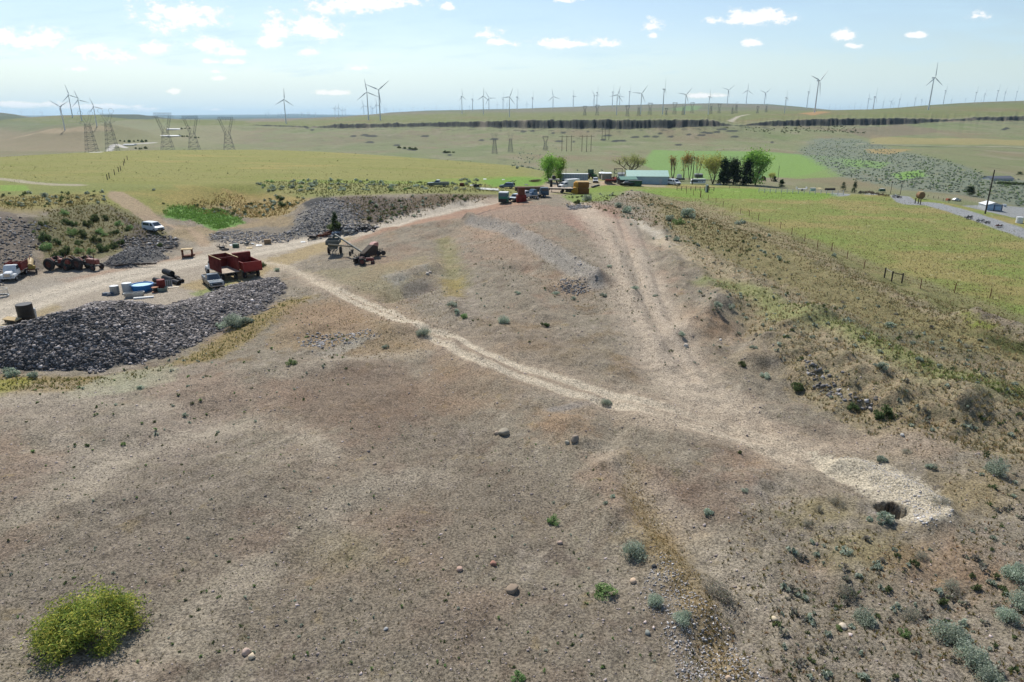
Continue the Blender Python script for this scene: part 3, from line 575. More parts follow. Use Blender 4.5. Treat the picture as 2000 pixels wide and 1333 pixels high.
def attr_mat(name, rough=.85, vary=.3, spec=.15, sub=0.0):
    if name in MATS: return MATS[name]
    g = Nd(name); at_ = g.n('ShaderNodeAttribute', attribute_name='Col'); oi = g.n('ShaderNodeObjectInfo')
    v = g.ramp(oi.outputs['Random'], 0, 1, 1-vary, 1+vary); c = g.mul(at_.outputs['Color'], v)
    hs = g.n('ShaderNodeHueSaturation'); g.L.new(c, hs.inputs['Color']); g.L.new(g.ramp(oi.outputs['Random'], 0, 1, .485, .515), hs.inputs['Hue'])
    g.L.new(hs.outputs[0], g.b.inputs['Base Color']); g.b.inputs['Roughness'].default_value = rough; g.b.inputs['Specular IOR Level'].default_value = spec
    if sub:
        tr = g.n('ShaderNodeBsdfTranslucent'); g.L.new(hs.outputs[0], tr.inputs[0]); mx = g.n('ShaderNodeMixShader'); mx.inputs[0].default_value = sub
        g.L.new(g.b.outputs[0], mx.inputs[1]); g.L.new(tr.outputs[0], mx.inputs[2]); g.L.new(mx.outputs[0], g.N['Material Output'].inputs[0])
    MATS[name] = g.m; return g.m
FOL = attr_mat('foliage', .8, .15, .1, .42); STONE = attr_mat('stone', .9, .12, .2)
def thing(name, label, cat, loc=(0, 0, 0), rz=0.0, group=None, tilt=None):
    o = bpy.data.objects.new(name, None); C.collection.objects.link(o); o.location = loc
    o.rotation_euler = (tilt[0] if tilt else 0, tilt[1] if tilt else 0, rz); o['label'] = label; o['category'] = cat
    if group: o['group'] = group
    return o
def tag(o, label, cat, group=None):
    o['label'] = label; o['category'] = cat
    if group: o['group'] = group
    return o
def dup(root, loc, rz=None, label=None, sc=None):
    r = root.copy(); C.collection.objects.link(r); r.location = loc
    if rz is not None: r.rotation_euler = (0, 0, rz)
    if label: r['label'] = label
    if sc is not None: r.scale = (sc, sc, sc) if not isinstance(sc, tuple) else sc
    for ch in list(root.children):
        c = ch.copy(); C.collection.objects.link(c); c.parent = r
        for g in ch.children:
            d = g.copy(); C.collection.objects.link(d); d.parent = c
    return r
# ---------------------------------------------------------------- scatter helpers
def rotmats(n, r, tilt=None):
    """random rotation matrices"""
    q = r.normal(size=(n, 4)); q /= np.linalg.norm(q, axis=1)[:, None]; w, x, y, z = q.T
    return np.stack([1-2*(y*y+z*z), 2*(x*y-z*w), 2*(x*z+y*w), 2*(x*y+z*w), 1-2*(x*x+z*z), 2*(y*z-x*w), 2*(x*z-y*w), 2*(y*z+x*w), 1-2*(x*x+y*y)], -1).reshape(n, 3, 3)
def rocks_mesh(name, P, size, cols, mat, r, squash=.7, detail=0):
    """merged angular stones at points P (n,3) with radius size"""
    base = np.array([(x, y, z) for z in (-1, 1) for x, y in ((-1, -1), (1, -1), (1, 1), (-1, 1))], float)*.62
    F = np.array([(0,3,2,1),(4,5,6,7),(0,1,5,4),(1,2,6,5),(2,3,7,6),(3,0,4,7)])
    F = np.concatenate([F[:, [0, 1, 2]], F[:, [0, 2, 3]]])
    n = len(P); V = base[None]*(1+r.uniform(-.42, .42, (n, 8, 1))) + r.uniform(-.16, .16, (n, 8, 3))
    V *= r.uniform(.65, 1.2, (n, 1, 3)); V = np.einsum('nij,nkj->nki', rotmats(n, r), V); V[:, :, 2] *= squash
    V = V*size[:, None, None] + P[:, None]
    f = (F[None] + (np.arange(n)*8)[:, None, None]).reshape(-1, 3)
    return mesh_from(name, V.reshape(-1, 3), f, mat, np.repeat(cols, 8, axis=0))
def in_poly_pts(q, n, r, jitter=True):
    """n random points inside a (s,lnY) polygon, world coords on the ground"""
    s0, s1 = min(a for a, b in q), max(a for a, b in q); l0, l1 = min(b for a, b in q), max(b for a, b in q)
    a = r.uniform(s0, s1, n*4); b = r.uniform(l0, l1, n*4); k = sd_poly(q, a, b) + .03*fbm(a*25, b*25+2, 4, .65) + r.normal(0, .004, len(a)) > .004; a, b = a[k][:n], b[k][:n]
    Y = np.exp(b); return np.stack([a*Y, Y, Hat(a, Y)], -1)
# stones of the big heap and the gravel faces
def stone_cols(n, r, lo=38, hi=120, warm=.09, white=.03):
    g = r.beta(1.6, 2.6, n)*(hi-lo)+lo; g = np.where(r.random(n) < white, r.uniform(150, 200, n), g)/255
    g = g**2.2; return np.stack([g*(1+warm), g, g*(1-warm*.6)], -1)
r = np.random.default_rng(21)
qp = qpoly(PILE, 0)
P = in_poly_pts(qp, 56000, r); d = sd_poly(qp, P[:, 0]/P[:, 1], np.log(P[:, 1]))
sR = P[:, 0]/P[:, 1]; upper = sstep(sR, spix(300, 600), spix(430, 580))
P = P[(P[:, 0]/P[:, 1] > -1.0) & (fbm(P[:, 0]/2.2, P[:, 1]/2.2, 3)+r.uniform(-.25, .25, len(P)) > -.28)]; d = d[:len(P)]
sz = r.gamma(2.6, .05, len(P))+.05; sz = np.clip(sz*.68, .045, .30)
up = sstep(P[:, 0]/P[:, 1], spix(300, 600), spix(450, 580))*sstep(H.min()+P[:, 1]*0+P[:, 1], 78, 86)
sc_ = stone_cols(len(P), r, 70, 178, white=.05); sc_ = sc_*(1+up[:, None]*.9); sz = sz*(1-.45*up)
P[:, 2] += sz*.15
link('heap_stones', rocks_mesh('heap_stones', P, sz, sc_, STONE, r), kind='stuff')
Ps, Zs, Cs = [], [], []
def strew(pts, n, lo, hi, g0, g1, z=None, warm=.05, white=.04, q=None):
    P = in_poly_pts(q or qpoly(pts, z), n, r); s = r.gamma(2.5, .4, len(P)); s = np.clip(s/2.2, 0, 1)*(hi-lo)+lo
    P[:, 2] += s*.2; Ps.append(P); Zs.append(s); Cs.append(stone_cols(len(P), r, g0, g1, warm, white))
strew([(40,425),(110,445),(80,475),(80,500),(60,540),(0,560),(-60,560),(-60,430)], 1000, .1, .32, 70, 160)
strew([(340,458),(350,470),(345,486),(280,488),(215,474),(240,462)], 700, .12, .4, 60, 150)
strew(MOUND, 1400, .07, .2, 80, 160, z=0)
strew([(560,458),(580,425),(610,400),(650,388),(700,400),(720,430),(705,458),(620,466)], 2400, .08, .3, 90, 180)
strew([(655,388),(780,390),(900,390),(860,410),(760,438),(705,454),(690,420)], 800, .05, .2, 80, 150)
strew([(400,462),(430,452),(600,445),(560,478),(430,478)], 900, .1, .3, 90, 180)
strew([(600,470),(740,448),(740,436),(700,445),(640,456)], 250, .2, .55, 40, 220, white=.2)
strew([(918,432),(960,442),(1010,460),(1060,487),(1110,517),(1165,554),(1170,545),(1110,508),(1010,452),(930,426)], 1500, .06, .2, 120, 200)
strew([(1160,560),(1100,545),(1080,562),(1140,575)], 300, .06, .2, 90, 180)
strew([(1640,895),(1720,905),(1790,935),(1850,975),(1862,1010),(1820,1030),(1780,1020),(1760,990)], 1200, .015, .05, 150, 215); strew([(1760,960),(1850,985),(1866,1015),(1810,1036),(1765,1015)], 50, .04, .13, 150, 210)
strew([(560,655),(620,690),(700,672),(745,655),(700,645)], 300, .06, .2, 110, 190)
strew([(1105,402),(1155,400),(1150,408),(1112,410)], 300, .1, .3, 110, 170)
strew([(1560,700),(1650,740),(1720,790),(1640,790),(1570,730)], 160, .06, .25, 90, 170)
strew([(1290,1080),(1400,1200),(1500,1333),(1330,1333),(1250,1150)], 900, .03, .08, 110, 210)
link('strewn_gravel', rocks_mesh('strewn_gravel', np.concatenate(Ps), np.concatenate(Zs), np.concatenate(Cs), STONE, r), kind='stuff')
# pebbles over the bare ground
n = 30000; a = r.uniform(-.95, .95, n); b = r.uniform(math.log(23), math.log(120), n); Y = np.exp(b)
rg = np.interp(a, S, np.arange(NC)).astype(int), np.searchsorted(LY, b).clip(0, NR-1)
keep = (KI[rg[1], rg[0]] < 4.6) & (r.random(n) < (.35+.65*ROUGH[rg[1], rg[0]])*(1-.7*hill[rg[1], rg[0]])) & (fbm(a*Y/6, Y/6, 3)+r.uniform(-.5, .5, n) > -.25)
a, Y = a[keep], Y[keep]; P = np.stack([a*Y, Y, Hat(a, Y)], -1); sz = r.gamma(1.6, .013, len(P))*(.6+Y/70)+.012; sz = np.clip(sz, .012, .14)
g_ = stone_cols(len(P), r, 105, 205, .16, .04); P[:, 2] += sz*.1
link('pebbles', rocks_mesh('pebbles', P, sz, g_, STONE, r), kind='stuff')
# ---------------------------------------------------------------- grass tufts
def tufts_mesh(name, P, rad, hgt, cols, nb, r):
    n = len(P); ang = r.uniform(0, 2*np.pi, (n, nb)); lean = r.uniform(.1, 1.0, (n, nb)); ln = r.uniform(.6, 1.15, (n, nb))
    rad, hgt = rad[:, None], hgt[:, None]
    bx = np.cos(ang)*rad*.25*lean; by = np.sin(ang)*rad*.25*lean; w = rad*.13
    tx = np.cos(ang)*rad*lean; ty = np.sin(ang)*rad*lean; tz = hgt*ln*(1-.45*lean**2)
    px, py = -np.sin(ang)*w, np.cos(ang)*w
    V = np.stack([np.stack([bx+px, by+py, 0*bx], -1), np.stack([bx-px, by-py, 0*bx], -1), np.stack([tx, ty, tz], -1)], 2)+P[:, None, None]
    co = V.reshape(-1, 3); f = np.arange(len(co)).reshape(-1, 3)
    c = np.repeat(cols, nb*3, axis=0)*np.repeat(r.uniform(.75, 1.25, n*nb), 3)[:, None]
    return mesh_from(name, co, f, FOL, c)
def pick(cols, w, n, r):
    cols = np.array([lin(*c) for c in cols])*1.0; return cols[r.choice(len(cols), n, p=np.array(w)/sum(w))]*r.uniform(.8, 1.2, (n, 1))
TP, TR, TH, TC = [], [], [], []
def tuft(P, r0, r1, cols, w, hk=1.0):
    n = len(P); rr = r.gamma(3, .33, n).clip(.4, 2)/1.2*(r1-r0)*.5+r0; TP.append(P); TR.append(rr); TH.append(rr*1.2*hk); TC.append(pick(cols, w, n, r))
GC = [(112,112,76),(98,104,72),(136,128,88),(88,92,66),(156,138,98)]
n = 13000; a = r.uniform(-.95, .95, n); b = r.uniform(math.log(22), math.log(130), n); Y = np.exp(b)
ci = np.interp(a, S, np.arange(NC)).astype(int); ri = np.searchsorted(LY, b).clip(0, NR-1)
k = (KI[ri, ci] < 4.6) & (ROUGH[ri, ci] > .5) & (fbm(a*Y/9+3, Y/9, 3)+r.uniform(-.6, .6, n) > -.1); a, Y = a[k], Y[k]
tuft(np.stack([a*Y, Y, Hat(a, Y)], -1), .05, .13, GC, [3, 3, 2, 3, 1])
P = in_poly_pts(qh, 13000, r); k = fbm(P[:, 0]/3, P[:, 1]/3, 3)+r.uniform(-.5, .5, len(P)) > -.15; P = P[k]
tuft(P, .12, .36, [(174,158,116),(158,146,102),(138,132,92),(188,170,132),(120,124,86),(152,152,120)], [4, 4, 3, 2, 2, 2])
qlow = qpoly([(1560,880),(1700,870),(2000,860),(2200,900),(2200,1400),(1300,1400),(1380,1150),(1460,980),(1560,960),(1640,1020),(1720,1045),(1850,1060),(1885,990),(1770,895),(1640,880)])
P = in_poly_pts(qlow, 5200, r); k = fbm(P[:, 0]/2.5, P[:, 1]/2.5, 3)+r.uniform(-.5, .5, len(P)) > 0; P = P[k]
tuft(P, .07, .22, [(150,134,84),(136,128,72),(112,110,66),(160,132,96),(92,98,62),(132,140,100)], [4, 4, 3, 3, 2, 1])
P = in_poly_pts(qpoly([(1225,880),(1262,960),(1310,1040),(1370,1130),(1420,1260),(1480,1333),(1400,1333),(1340,1200),(1270,1080),(1215,960)]), 1500, r)
tuft(P, .05, .13, [(178,156,104),(160,144,92),(134,128,82)], [4, 3, 2])
for pts, n_, rr, cols, w in [
    ([(1240,374),(1370,390),(1446,422),(1546,462),(1690,532),(1797,574),(1933,610),(2100,660),(2100,720),(1860,650),(1690,580),(1520,492),(1400,452),(1250,395)], 5000, (.12, .34), [(132,130,82),(150,138,98),(116,120,76),(160,148,110)], [3, 3, 2, 2]),
    ([(60,440),(130,395),(220,400),(330,455),(220,490),(90,512)], 1500, (.2, .5), [(124,118,66),(96,100,54),(140,126,80)], [3, 3, 2]),
    ([(0,385),(200,380),(215,395),(0,412)], 800, (.2, .45), [(150,136,82),(110,108,64)], [3, 2]),
    ([(0,300),(500,293),(1000,324),(1000,350),(500,352),(0,360)], 2600, (.12, .36), [(134,130,78),(150,142,88),(122,124,76)], [3, 3, 2]),
    ([(320,425),(330,405),(380,402),(430,408),(475,436),(420,448),(375,432)], 2200, (.25, .5), [(116,160,78),(130,172,86),(104,144,72)], [3, 3, 2]),
    ([(300,400),(440,372),(600,388),(560,418),(480,425),(350,398)], 1600, (.2, .5), [(164,146,90),(128,124,70),(176,150,104)], [3, 3, 2]),
    ([(500,358),(620,352),(960,362),(1000,376),(830,380),(640,386)], 1800, (.25, .55), [(118,124,76),(134,130,80),(96,108,66)], [3, 2, 2]),
    ([(655,388),(780,390),(930,380),(960,390),(860,410),(760,438),(705,454)], 1100, (.2, .5), [(108,108,62),(92,96,58),(140,126,84)], [3, 2, 1]),
    ([(1240,372),(1500,375),(1640,385),(1770,390),(2000,460),(2000,640),(1850,585),(1700,530),(1510,456),(1400,425)], 7000, (.12, .3), [(150,146,92),(134,142,82),(162,144,108),(186,180,146)], [4, 3, 4, 1]),
    ([(1090,400),(1240,376),(1400,430),(1500,470),(1450,500),(1300,450),(1200,420)], 2600, (.15, .45), [(128,120,80),(108,110,72),(148,130,94)], [3, 3, 2]),
    ([(850,440),(1080,410),(1220,470),(1290,620),(1150,620),(950,520),(880,480)], 1800, (.08, .22), [(112,108,72),(92,96,64),(146,126,88)], [3, 3, 2]),
    ([(1380,545),(1480,566),(1640,626),(1860,726),(2000,760),(2000,785),(1860,745),(1640,645),(1480,585)], 2400, (.15, .35), [(126,144,78),(112,130,70),(140,144,88)], [3, 3, 2]),
    ([(0,735),(200,735),(340,708),(430,658),(560,585),(620,580),(520,645),(430,700),(330,722),(150,760),(0,765)], 2200, (.1, .28), [(150,138,82),(124,130,72),(104,116,70)], [3, 3, 2]),
    ([(560,560),(850,520),(900,640),(800,700),(620,700)], 1500, (.08, .2), [(150,128,84),(108,106,70),(128,132,88)], [3, 3, 1])]:
    tuft(in_poly_pts(qpoly(pts), n_, r), *rr, cols, w, .9)
P = np.concatenate(TP)
link('grass_tufts', tufts_mesh('grass_tufts', P, np.concatenate(TR), np.concatenate(TH), np.concatenate(TC), 8, r), kind='stuff')
# ---------------------------------------------------------------- shrubs
def leaf_quads(P, N, size, cols, r, elong=1.6):
    n = len(P); R = rotmats(n, r); U, V = R[:, 0], R[:, 1]; s = size[:, None]
    q = np.stack([P-U*s*.5, P+V*s*elong*.5, P+U*s*.5, P-V*s*elong*.5], 1).reshape(-1, 3)
    return q, np.arange(n*4).reshape(-1, 4), np.repeat(cols, 4, axis=0)
def shrub_mesh(name, n, seed, cols, leaf=.055, height=.75, clumps=9, stem=(96,86,74), spiky=0.0):
    """unit shrub of radius 1: leaf faces in clumps on a dome, bare stems inside"""
    r = np.random.default_rng(seed); cc = []
    for i in range(clumps):
        a = r.uniform(0, 2*np.pi); e = np.arccos(r.uniform(.05, 1)); rr = r.uniform(.45, .8)
        cc.append((math.cos(a)*math.sin(e)*rr, math.sin(a)*math.sin(e)*rr, math.cos(e)*rr*height*1.1+.12, r.uniform(.22, .42)))
    cc = np.array(cc); k = r.integers(0, clumps, n); v = r.normal(size=(n, 3)); v /= np.linalg.norm(v, axis=1)[:, None]
    P = cc[k, :3] + v*(cc[k, 3]*r.uniform(.45, 1.05, n)**.6)[:, None]*np.array([1, 1, .9]); P[:, 2] = np.abs(P[:, 2])
    if spiky: P += v*spiky*r.random((n, 1))**3
    col = pick(cols, [1]*len(cols), n, r); tone = r.uniform(.8, 1.2, clumps)[k]; col = col*tone[:, None]
    q, f, c = leaf_quads(P, None, r.uniform(.6, 1.3, n)*leaf, col, r, 2.0)
    co, fs, cs = [q], [f], [c]; base = len(q)
    for i in range(clumps*3):
        t = cc[i % clumps, :3]*r.uniform(.7, 1.15) + r.normal(size=3)*.08; u = np.array([r.normal(), r.normal(), 0]); u = u/np.linalg.norm(u)*.022
        b0 = np.array([r.normal()*.06, r.normal()*.06, -.05]); quad = np.array([b0-u, b0+u, t+u*.3, t-u*.3]); up = np.array([0, 0, .02])
        co.append(quad); fs.append(np.array([[0, 1, 2, 3]])+base); cs.append(np.tile(lin(*stem), (4, 1))); base += 4
    return mesh_from(name, np.concatenate(co), np.concatenate(fs), FOL, np.concatenate(cs))
SAGE = [(182,192,172),(162,176,154),(198,206,188),(140,156,132)]
GREEN = [(142,170,108),(160,184,126),(120,150,92)]
DARK = [(104,120,78),(122,134,88),(88,104,70)]
GREYB = [(158,154,140),(176,170,156),(136,130,118),(150,158,134)]
SM = {'sage': [shrub_mesh('sagebrush', 520, 50+i, SAGE, .11, .75, 9) for i in range(4)],
      'hero': [shrub_mesh('sagebrush', 2600, 60+i, SAGE, .055, .85, 16, spiky=.25) for i in range(3)],
      'green': [shrub_mesh('green_shrub', 900, 70+i, GREEN, .08, .8, 10) for i in range(3)],
      'dark': [shrub_mesh('bush', 900, 80+i, DARK, .11, 1.1, 10) for i in range(3)],
      'dry': [shrub_mesh('dry_bush', 1500, 90+i, GREYB, .045, .85, 10, spiky=.3) for i in range(3)]}
NAMES = {'sage': ('sagebrush', 'sagebrush'), 'hero': ('sagebrush', 'sagebrush'), 'green': ('green_shrub', 'shrub'), 'dark': ('dark_bush', 'bush'), 'dry': ('dry_bush', 'bush')}
nshrub = [0]
def shrub(px, py, wpx, kind, label, group=None, hk=1.0):
    """px,py: foot centre in the photo; wpx: width in photo pixels"""
    p = at(px, py); dep = p[1]*CP + (CZ-p[2])*SP; R = wpx*dep/FP/2; m = random.choice(SM[kind]); nm, cat = NAMES[kind]
    o = link(nm, m, loc=(p[0], p[1], p[2]-.03*R), rot=(0, 0, random.uniform(0, 6.28))); o.scale = (R, R*random.uniform(.85, 1.15), R*random.uniform(.85, 1.1)*hk)
    tag(o, label, cat, group); nshrub[0] += 1; return o
X_ = [ # near, told apart by their neighbours
 (1235,1088,54,'hero','large silver-grey sagebrush on the rim of the small gravel knoll'),(1403,1172,72,'dry','tall half-bare grey bush beside the tan grass gully'),
 (1335,1215,44,'hero','rounded grey sagebrush with dark shaded side, lower right of the gully'),(1282,1182,40,'hero','grey-green sagebrush just up-left of the rounded dark-sided one'),
 (1184,1162,54,'green','pale green grassy shrub left of the gully sagebrushes'),(1010,1326,36,'green','small bright green shrub at the bottom edge of the photo'),
 (1384,1006,32,'sage','lone compact sagebrush on bare brown slope left of the dug pit'),(1455,960,16,'sage','small sagebrush tuft uphill of the lone compact sagebrush'),
 (1081,1020,32,'green','light green low shrub west of the gravel knoll'),(1182,985,14,'sage','small sage above the gravel knoll, lower of a pair'),(1196,972,14,'sage','small sage above the gravel knoll, upper of a pair'),
 (1598,1000,24,'dry','greyish dry bush on the olive slope left of the pit'),(1633,985,30,'dry','pale tangled bush close under the pit trench'),(1718,1018,50,'sage','wide sagebrush hugging the lip of the dug pit'),
 (1578,1025,24,'dry','brownish dry bush below the left olive slope'),(1594,1085,18,'sage','narrow sage at the upper end of the olive grass patch'),(1652,1080,30,'sage','pale-topped sage inside the olive grass patch'),
 (1655,1165,44,'dry','dark straggly bush low on the olive slope'),(1690,1215,54,'hero','blue-green and grey sage clump above the pale flat stone'),(1778,1205,42,'dry','fan-shaped grey bush in the lower right slope'),
 (1640,1230,20,'green','small green sprout left of the blue-grey sage clump'),(1800,1090,30,'dry','brown bush on the reddish slope right of the olive patch'),(1860,1155,44,'dry','dark brown straggly bush far down the right slope'),
 (1948,925,52,'hero','broad silver sagebrush right of the pale spoil heap'),(1820,915,26,'sage','sage on the grassy bench above the spoil heap, right one'),(1722,902,30,'sage','sage at the top edge of the spoil heap'),
 (1770,885,20,'dry','grey dry bush behind the spoil heap edge'),(1838,985,36,'dry','grey uprooted plant lying on the spoil heap'),(1985,1130,54,'hero','pale sagebrush at the right photo edge, upper of the edge group'),
 (1990,1180,60,'hero','pale sagebrush at the right photo edge, middle of the edge group'),(1965,1212,50,'hero','pale sagebrush at the right photo edge, lower of the edge group'),
 (1850,1250,70,'hero','green-silver sagebrush in the bottom right corner, uppermost'),(1890,1290,80,'hero','green-silver sagebrush in the bottom right corner, biggest'),(1925,1325,60,'hero','green-silver sagebrush in the bottom right corner, lowest'),
 (1765,1240,30,'green','light green shrub left of the corner sagebrush group'),(1183,790,24,'hero','pale sagebrush at the lower edge of the wheel tracks'),
 (985,630,26,'hero','round sagebrush alone on the slope above the wheel tracks'),(1064,637,18,'dark','small dark bush on a mound right of the round sagebrush'),(826,655,32,'hero','sagebrush beside the upper wheel track bend'),
 (754,680,18,'sage','sagebrush on the grey bank below the wheel tracks'),(884,598,24,'sage','topmost sagebrush of three on the gully side'),(890,612,20,'sage','middle sagebrush of three on the gully side'),(905,620,20,'green','lowest green shrub of three on the gully side'),
 (568,712,26,'green','green-grey shrub on bare ground below the stone heap'),(455,637,52,'hero','long grey-green shrub at the foot of the stone heap'),(432,640,26,'sage','small sagebrush at the left end of the heap-foot shrubs'),(484,632,30,'sage','sagebrush at the right end of the heap-foot shrubs'),
 (514,521,16,'dark','dark round bush behind the red dump trailer'),(540,530,16,'sage','small sage right of the red dump trailer'),(18,735,40,'sage','sagebrush at the left tip of the heap foot'),(68,738,30,'sage','sagebrush second along the heap foot'),
 (362,813,16,'sage','small green-grey sage on the pale bare patch'),(275,760,18,'sage','tiny sage on the grey-green gravel below the heap'),(1448,715,20,'dark','dark rounded bush at the toe of the right mound'),
 (1495,738,24,'sage','sagebrush right of the dark rounded bush'),(1555,760,32,'dark','dark grassy bush at the foot of the rough outcrop'),(1665,800,28,'dark','dark grass bush below the rough outcrop'),(1725,815,46,'dark','big olive grass bush at the toe of the hillside'),
 (1398,600,26,'sage','sagebrush on top of the left orange mound'),(1428,602,20,'sage','greener sagebrush beside the mound-top one'),(1332,655,20,'sage','sagebrush on the flat left of the orange mound'),(1472,682,18,'sage','sagebrush between the two gravel mounds'),
 (1888,680,20,'dry','bare branching grey shrub on the right flank'),(1725,720,28,'sage','pale sagebrush in the middle of the hillside'),(1740,640,26,'sage','pale sagebrush above the green seep'),(1795,705,20,'sage','small pale sagebrush along the green seep'),
 (1445,885,12,'dark','dark small plant below the wheel tracks'),(1120,585,14,'sage','small sage below the gravel ridge end'),(1085,575,16,'sage','sage in the hollow under the gravel ridge end'),(1010,575,14,'sage','sage left of the gravel ridge hollow'),
 (1178,580,18,'sage','sage beside the faint upper track'),(1240,565,16,'sage','sage right of the faint upper track, upper one'),(1280,580,14,'sage','sage right of the faint upper track, right one'),(1190,522,12,'sage','small sage above the faint upper track'),
 (1320,470,20,'sage','blue-green sage near the top of the right brow'),(1345,425,40,'sage','wide sage patch on the brow near the field fence'),(1310,432,28,'sage','sage patch left of the fence brow one'),(1325,438,30,'green','greener shrub below the fence brow sages'),
 (1445,440,24,'sage','pale sage close to the field fence'),(1500,462,14,'sage','pale sage touching the field fence'),(1628,500,14,'sage','light sage against the fence near the gate'),
 (1207,405,26,'sage','straggly sage with a stick beside the red dirt'),(1222,415,30,'sage','sage at the edge of the red dirt, right one'),(1128,398,18,'dark','dark shrub in front of the hay bales'),(1145,393,26,'sage','grey shrub at the right foot of the hay bales'),
 (655,448,34,'dark','dark juniper-like bush on the gravel face'),(723,430,14,'dark','small dark bush on the brown gravel bank'),(550,405,20,'dark','dark double bush on the bank above the pit, lower'),(546,392,18,'dark','dark double bush on the bank above the pit, upper'),
 (432,402,10,'dark','small dark bush above the green pit patch, left'),(488,400,12,'dark','small dark bush above the green pit patch, right'),(383,403,10,'dark','tiny dark bush at the top of the green patch'),
 (300,372,10,'sage','sage at the top of the dirt ramp, right side'),(88,385,18,'sage','sage on the left terrace under the track'),(205,392,14,'sage','sage left of the dirt ramp top'),(20,430,8,'sage','small sage at the far left bank')]
for x in X_: shrub(*x, group='shrubs on the dirt slopes')
pit = [(88,470,30),(92,488,32),(110,478,22),(125,420,20),(143,440,16),(128,440,22),(155,478,20),(172,440,20),(130,498,30),(112,505,22),(185,432,22),(205,430,16),(232,440,18),(196,455,20),(205,462,16),(225,458,20),(140,460,30),(160,462,22),
       (188,472,22),(200,490,26),(222,485,22),(85,440,18),(250,450,16),(235,478,18),(66,455,10),(155,495,24),(178,495,20),(255,446,14),(312,482,14)]
for i, (x, y, w_) in enumerate(sorted(pit)): shrub(x, y, w_, 'dark' if i % 3 else 'green', f'dark green bush on the pit slope behind the tractors, number {i+1} counted from the left', 'bushes on the pit slope', 1.15)
i = 0
rr_ = np.random.default_rng(5); band = []
while len(band) < 95:
    x = rr_.uniform(505, 935); y = 352 + rr_.random()*22 - max(0, (x-820))*.02
    if 836 < x < 880 and y > 350: continue
    band.append((x, y, rr_.uniform(7, 15)))
for i, (x, y, w_) in enumerate(sorted(band)): shrub(x, y, w_, 'sage' if rr_.random() < .8 else 'green', f'grey-green sagebrush in the belt along the top of the dark bank, {i+1} from the left', 'sagebrush belt above the bank')
# many small shrubs: one mass
MP = []
def mass(pts, n, r0, r1, kinds=('sage',), hk=1.0, z=None):
    P = in_poly_pts(qpoly(pts, z), int(n*1.7), r); P = P[fbm(P[:, 0]/P[:, 1]*70, np.log(P[:, 1])*70, 3)+r.uniform(-.3, .3, len(P)) > 0.0]; MP.append((P, r.uniform(r0, r1, len(P)), kinds, hk))
mass([(1585,272),(1680,274),(1740,290),(1860,318),(1930,345),(2050,360),(2050,420),(1900,383),(1760,370),(1640,345),(1600,320),(1560,300)], 3400, .3, 1.1, ('sage', 'sage', 'sage', 'green'))
mass([(1640,240),(1700,262),(1500,262),(1400,250)], 200, 1, 2.5, ('dark',))
mass([(1000,290),(1100,280),(1060,330),(1200,330),(1240,345),(1000,330)], 260, .5, 1.2)
mass(None or [(1090,378),(1240,372),(1420,440),(1560,500),(1500,520),(1300,470),(1180,430)], 170, .2, .55, ('sage', 'dark'))
mass([(1290,460),(1500,500),(1750,610),(2000,720),(2000,880),(1750,850),(1550,740),(1380,620)], 340, .1, .38, ('sage', 'sage', 'dry', 'dark'))
mass([(1900,880),(2000,880),(2000,1333),(1500,1333),(1520,1060),(1700,1060),(1900,1060)], 200, .1, .34, ('dry', 'dark', 'sage'))
mass([(1160,440),(1300,460),(1420,700),(1250,720),(1180,560)], 130, .08, .2, ('sage', 'dark'))
mass([(860,450),(1160,560),(1180,640),(1000,680),(850,600)], 90, .08, .22, ('sage', 'dark'))
mass([(0,750),(350,700),(560,600),(700,620),(700,760),(400,860),(0,900)], 150, .07, .24, ('sage', 'green', 'dark'))
mass([(0,860),(700,820),(1150,850),(1300,1333),(0,1333)], 420, .05, .13, ('dark', 'sage', 'green'))
mass([(300,400),(560,372),(600,388),(520,425),(330,395)], 70, .3, .8, ('sage', 'dark')); mass([(0,375),(230,372),(215,400),(0,415)], 60, .3, .8, ('sage', 'dark'))
mass([(700,392),(950,384),(860,408),(740,440)], 80, .25, .7, ('sage', 'dark')); mass([(0,300),(500,292),(1000,325),(1000,350),(0,350)], 160, .15, .35, ('dark',))
LOW = {k_: [shrub_mesh('m', 42, 200+i+10*j, c_, .36, .8, 5) for i in range(3)] for j, (k_, c_) in enumerate([('sage', SAGE), ('green', GREEN), ('dark', DARK), ('dry', GREYB)])}
def arr(me):
    n = len(me.vertices); v = np.empty(n*3, np.float32); me.vertices.foreach_get('co', v); c = np.empty(n*4, np.float32); me.color_attributes['Col'].data.foreach_get('color', c)
    f = np.empty(len(me.loops), np.int32); me.loops.foreach_get('vertex_index', f); return v.reshape(-1, 3), c.reshape(-1, 4)[:, :3], f.reshape(-1, 4)
LOWA = {k_: [arr(m_) for m_ in v_] for k_, v_ in LOW.items()}
co, fs, cs, base = [], [], [], 0
for P, R, kinds, hk in MP:
    for p, R_ in zip(P, R):
        v, c, f = LOWA[kinds[r.integers(len(kinds))]][r.integers(3)]; a_ = r.uniform(0, 6.28); ca, sa = math.cos(a_)*R_, math.sin(a_)*R_
        co.append(np.stack([v[:, 0]*ca-v[:, 1]*sa+p[0], v[:, 0]*sa+v[:, 1]*ca+p[1], v[:, 2]*R_*hk+p[2]], -1)); fs.append(f+base); base += len(v); cs.append(c*r.uniform(.8, 1.15))
link('low_brush', mesh_from('low_brush', np.concatenate(co), np.concatenate(fs), FOL, np.concatenate(cs)), kind='stuff')
for v_ in LOW.values():
    for m_ in v_: bpy.data.meshes.remove(m_)
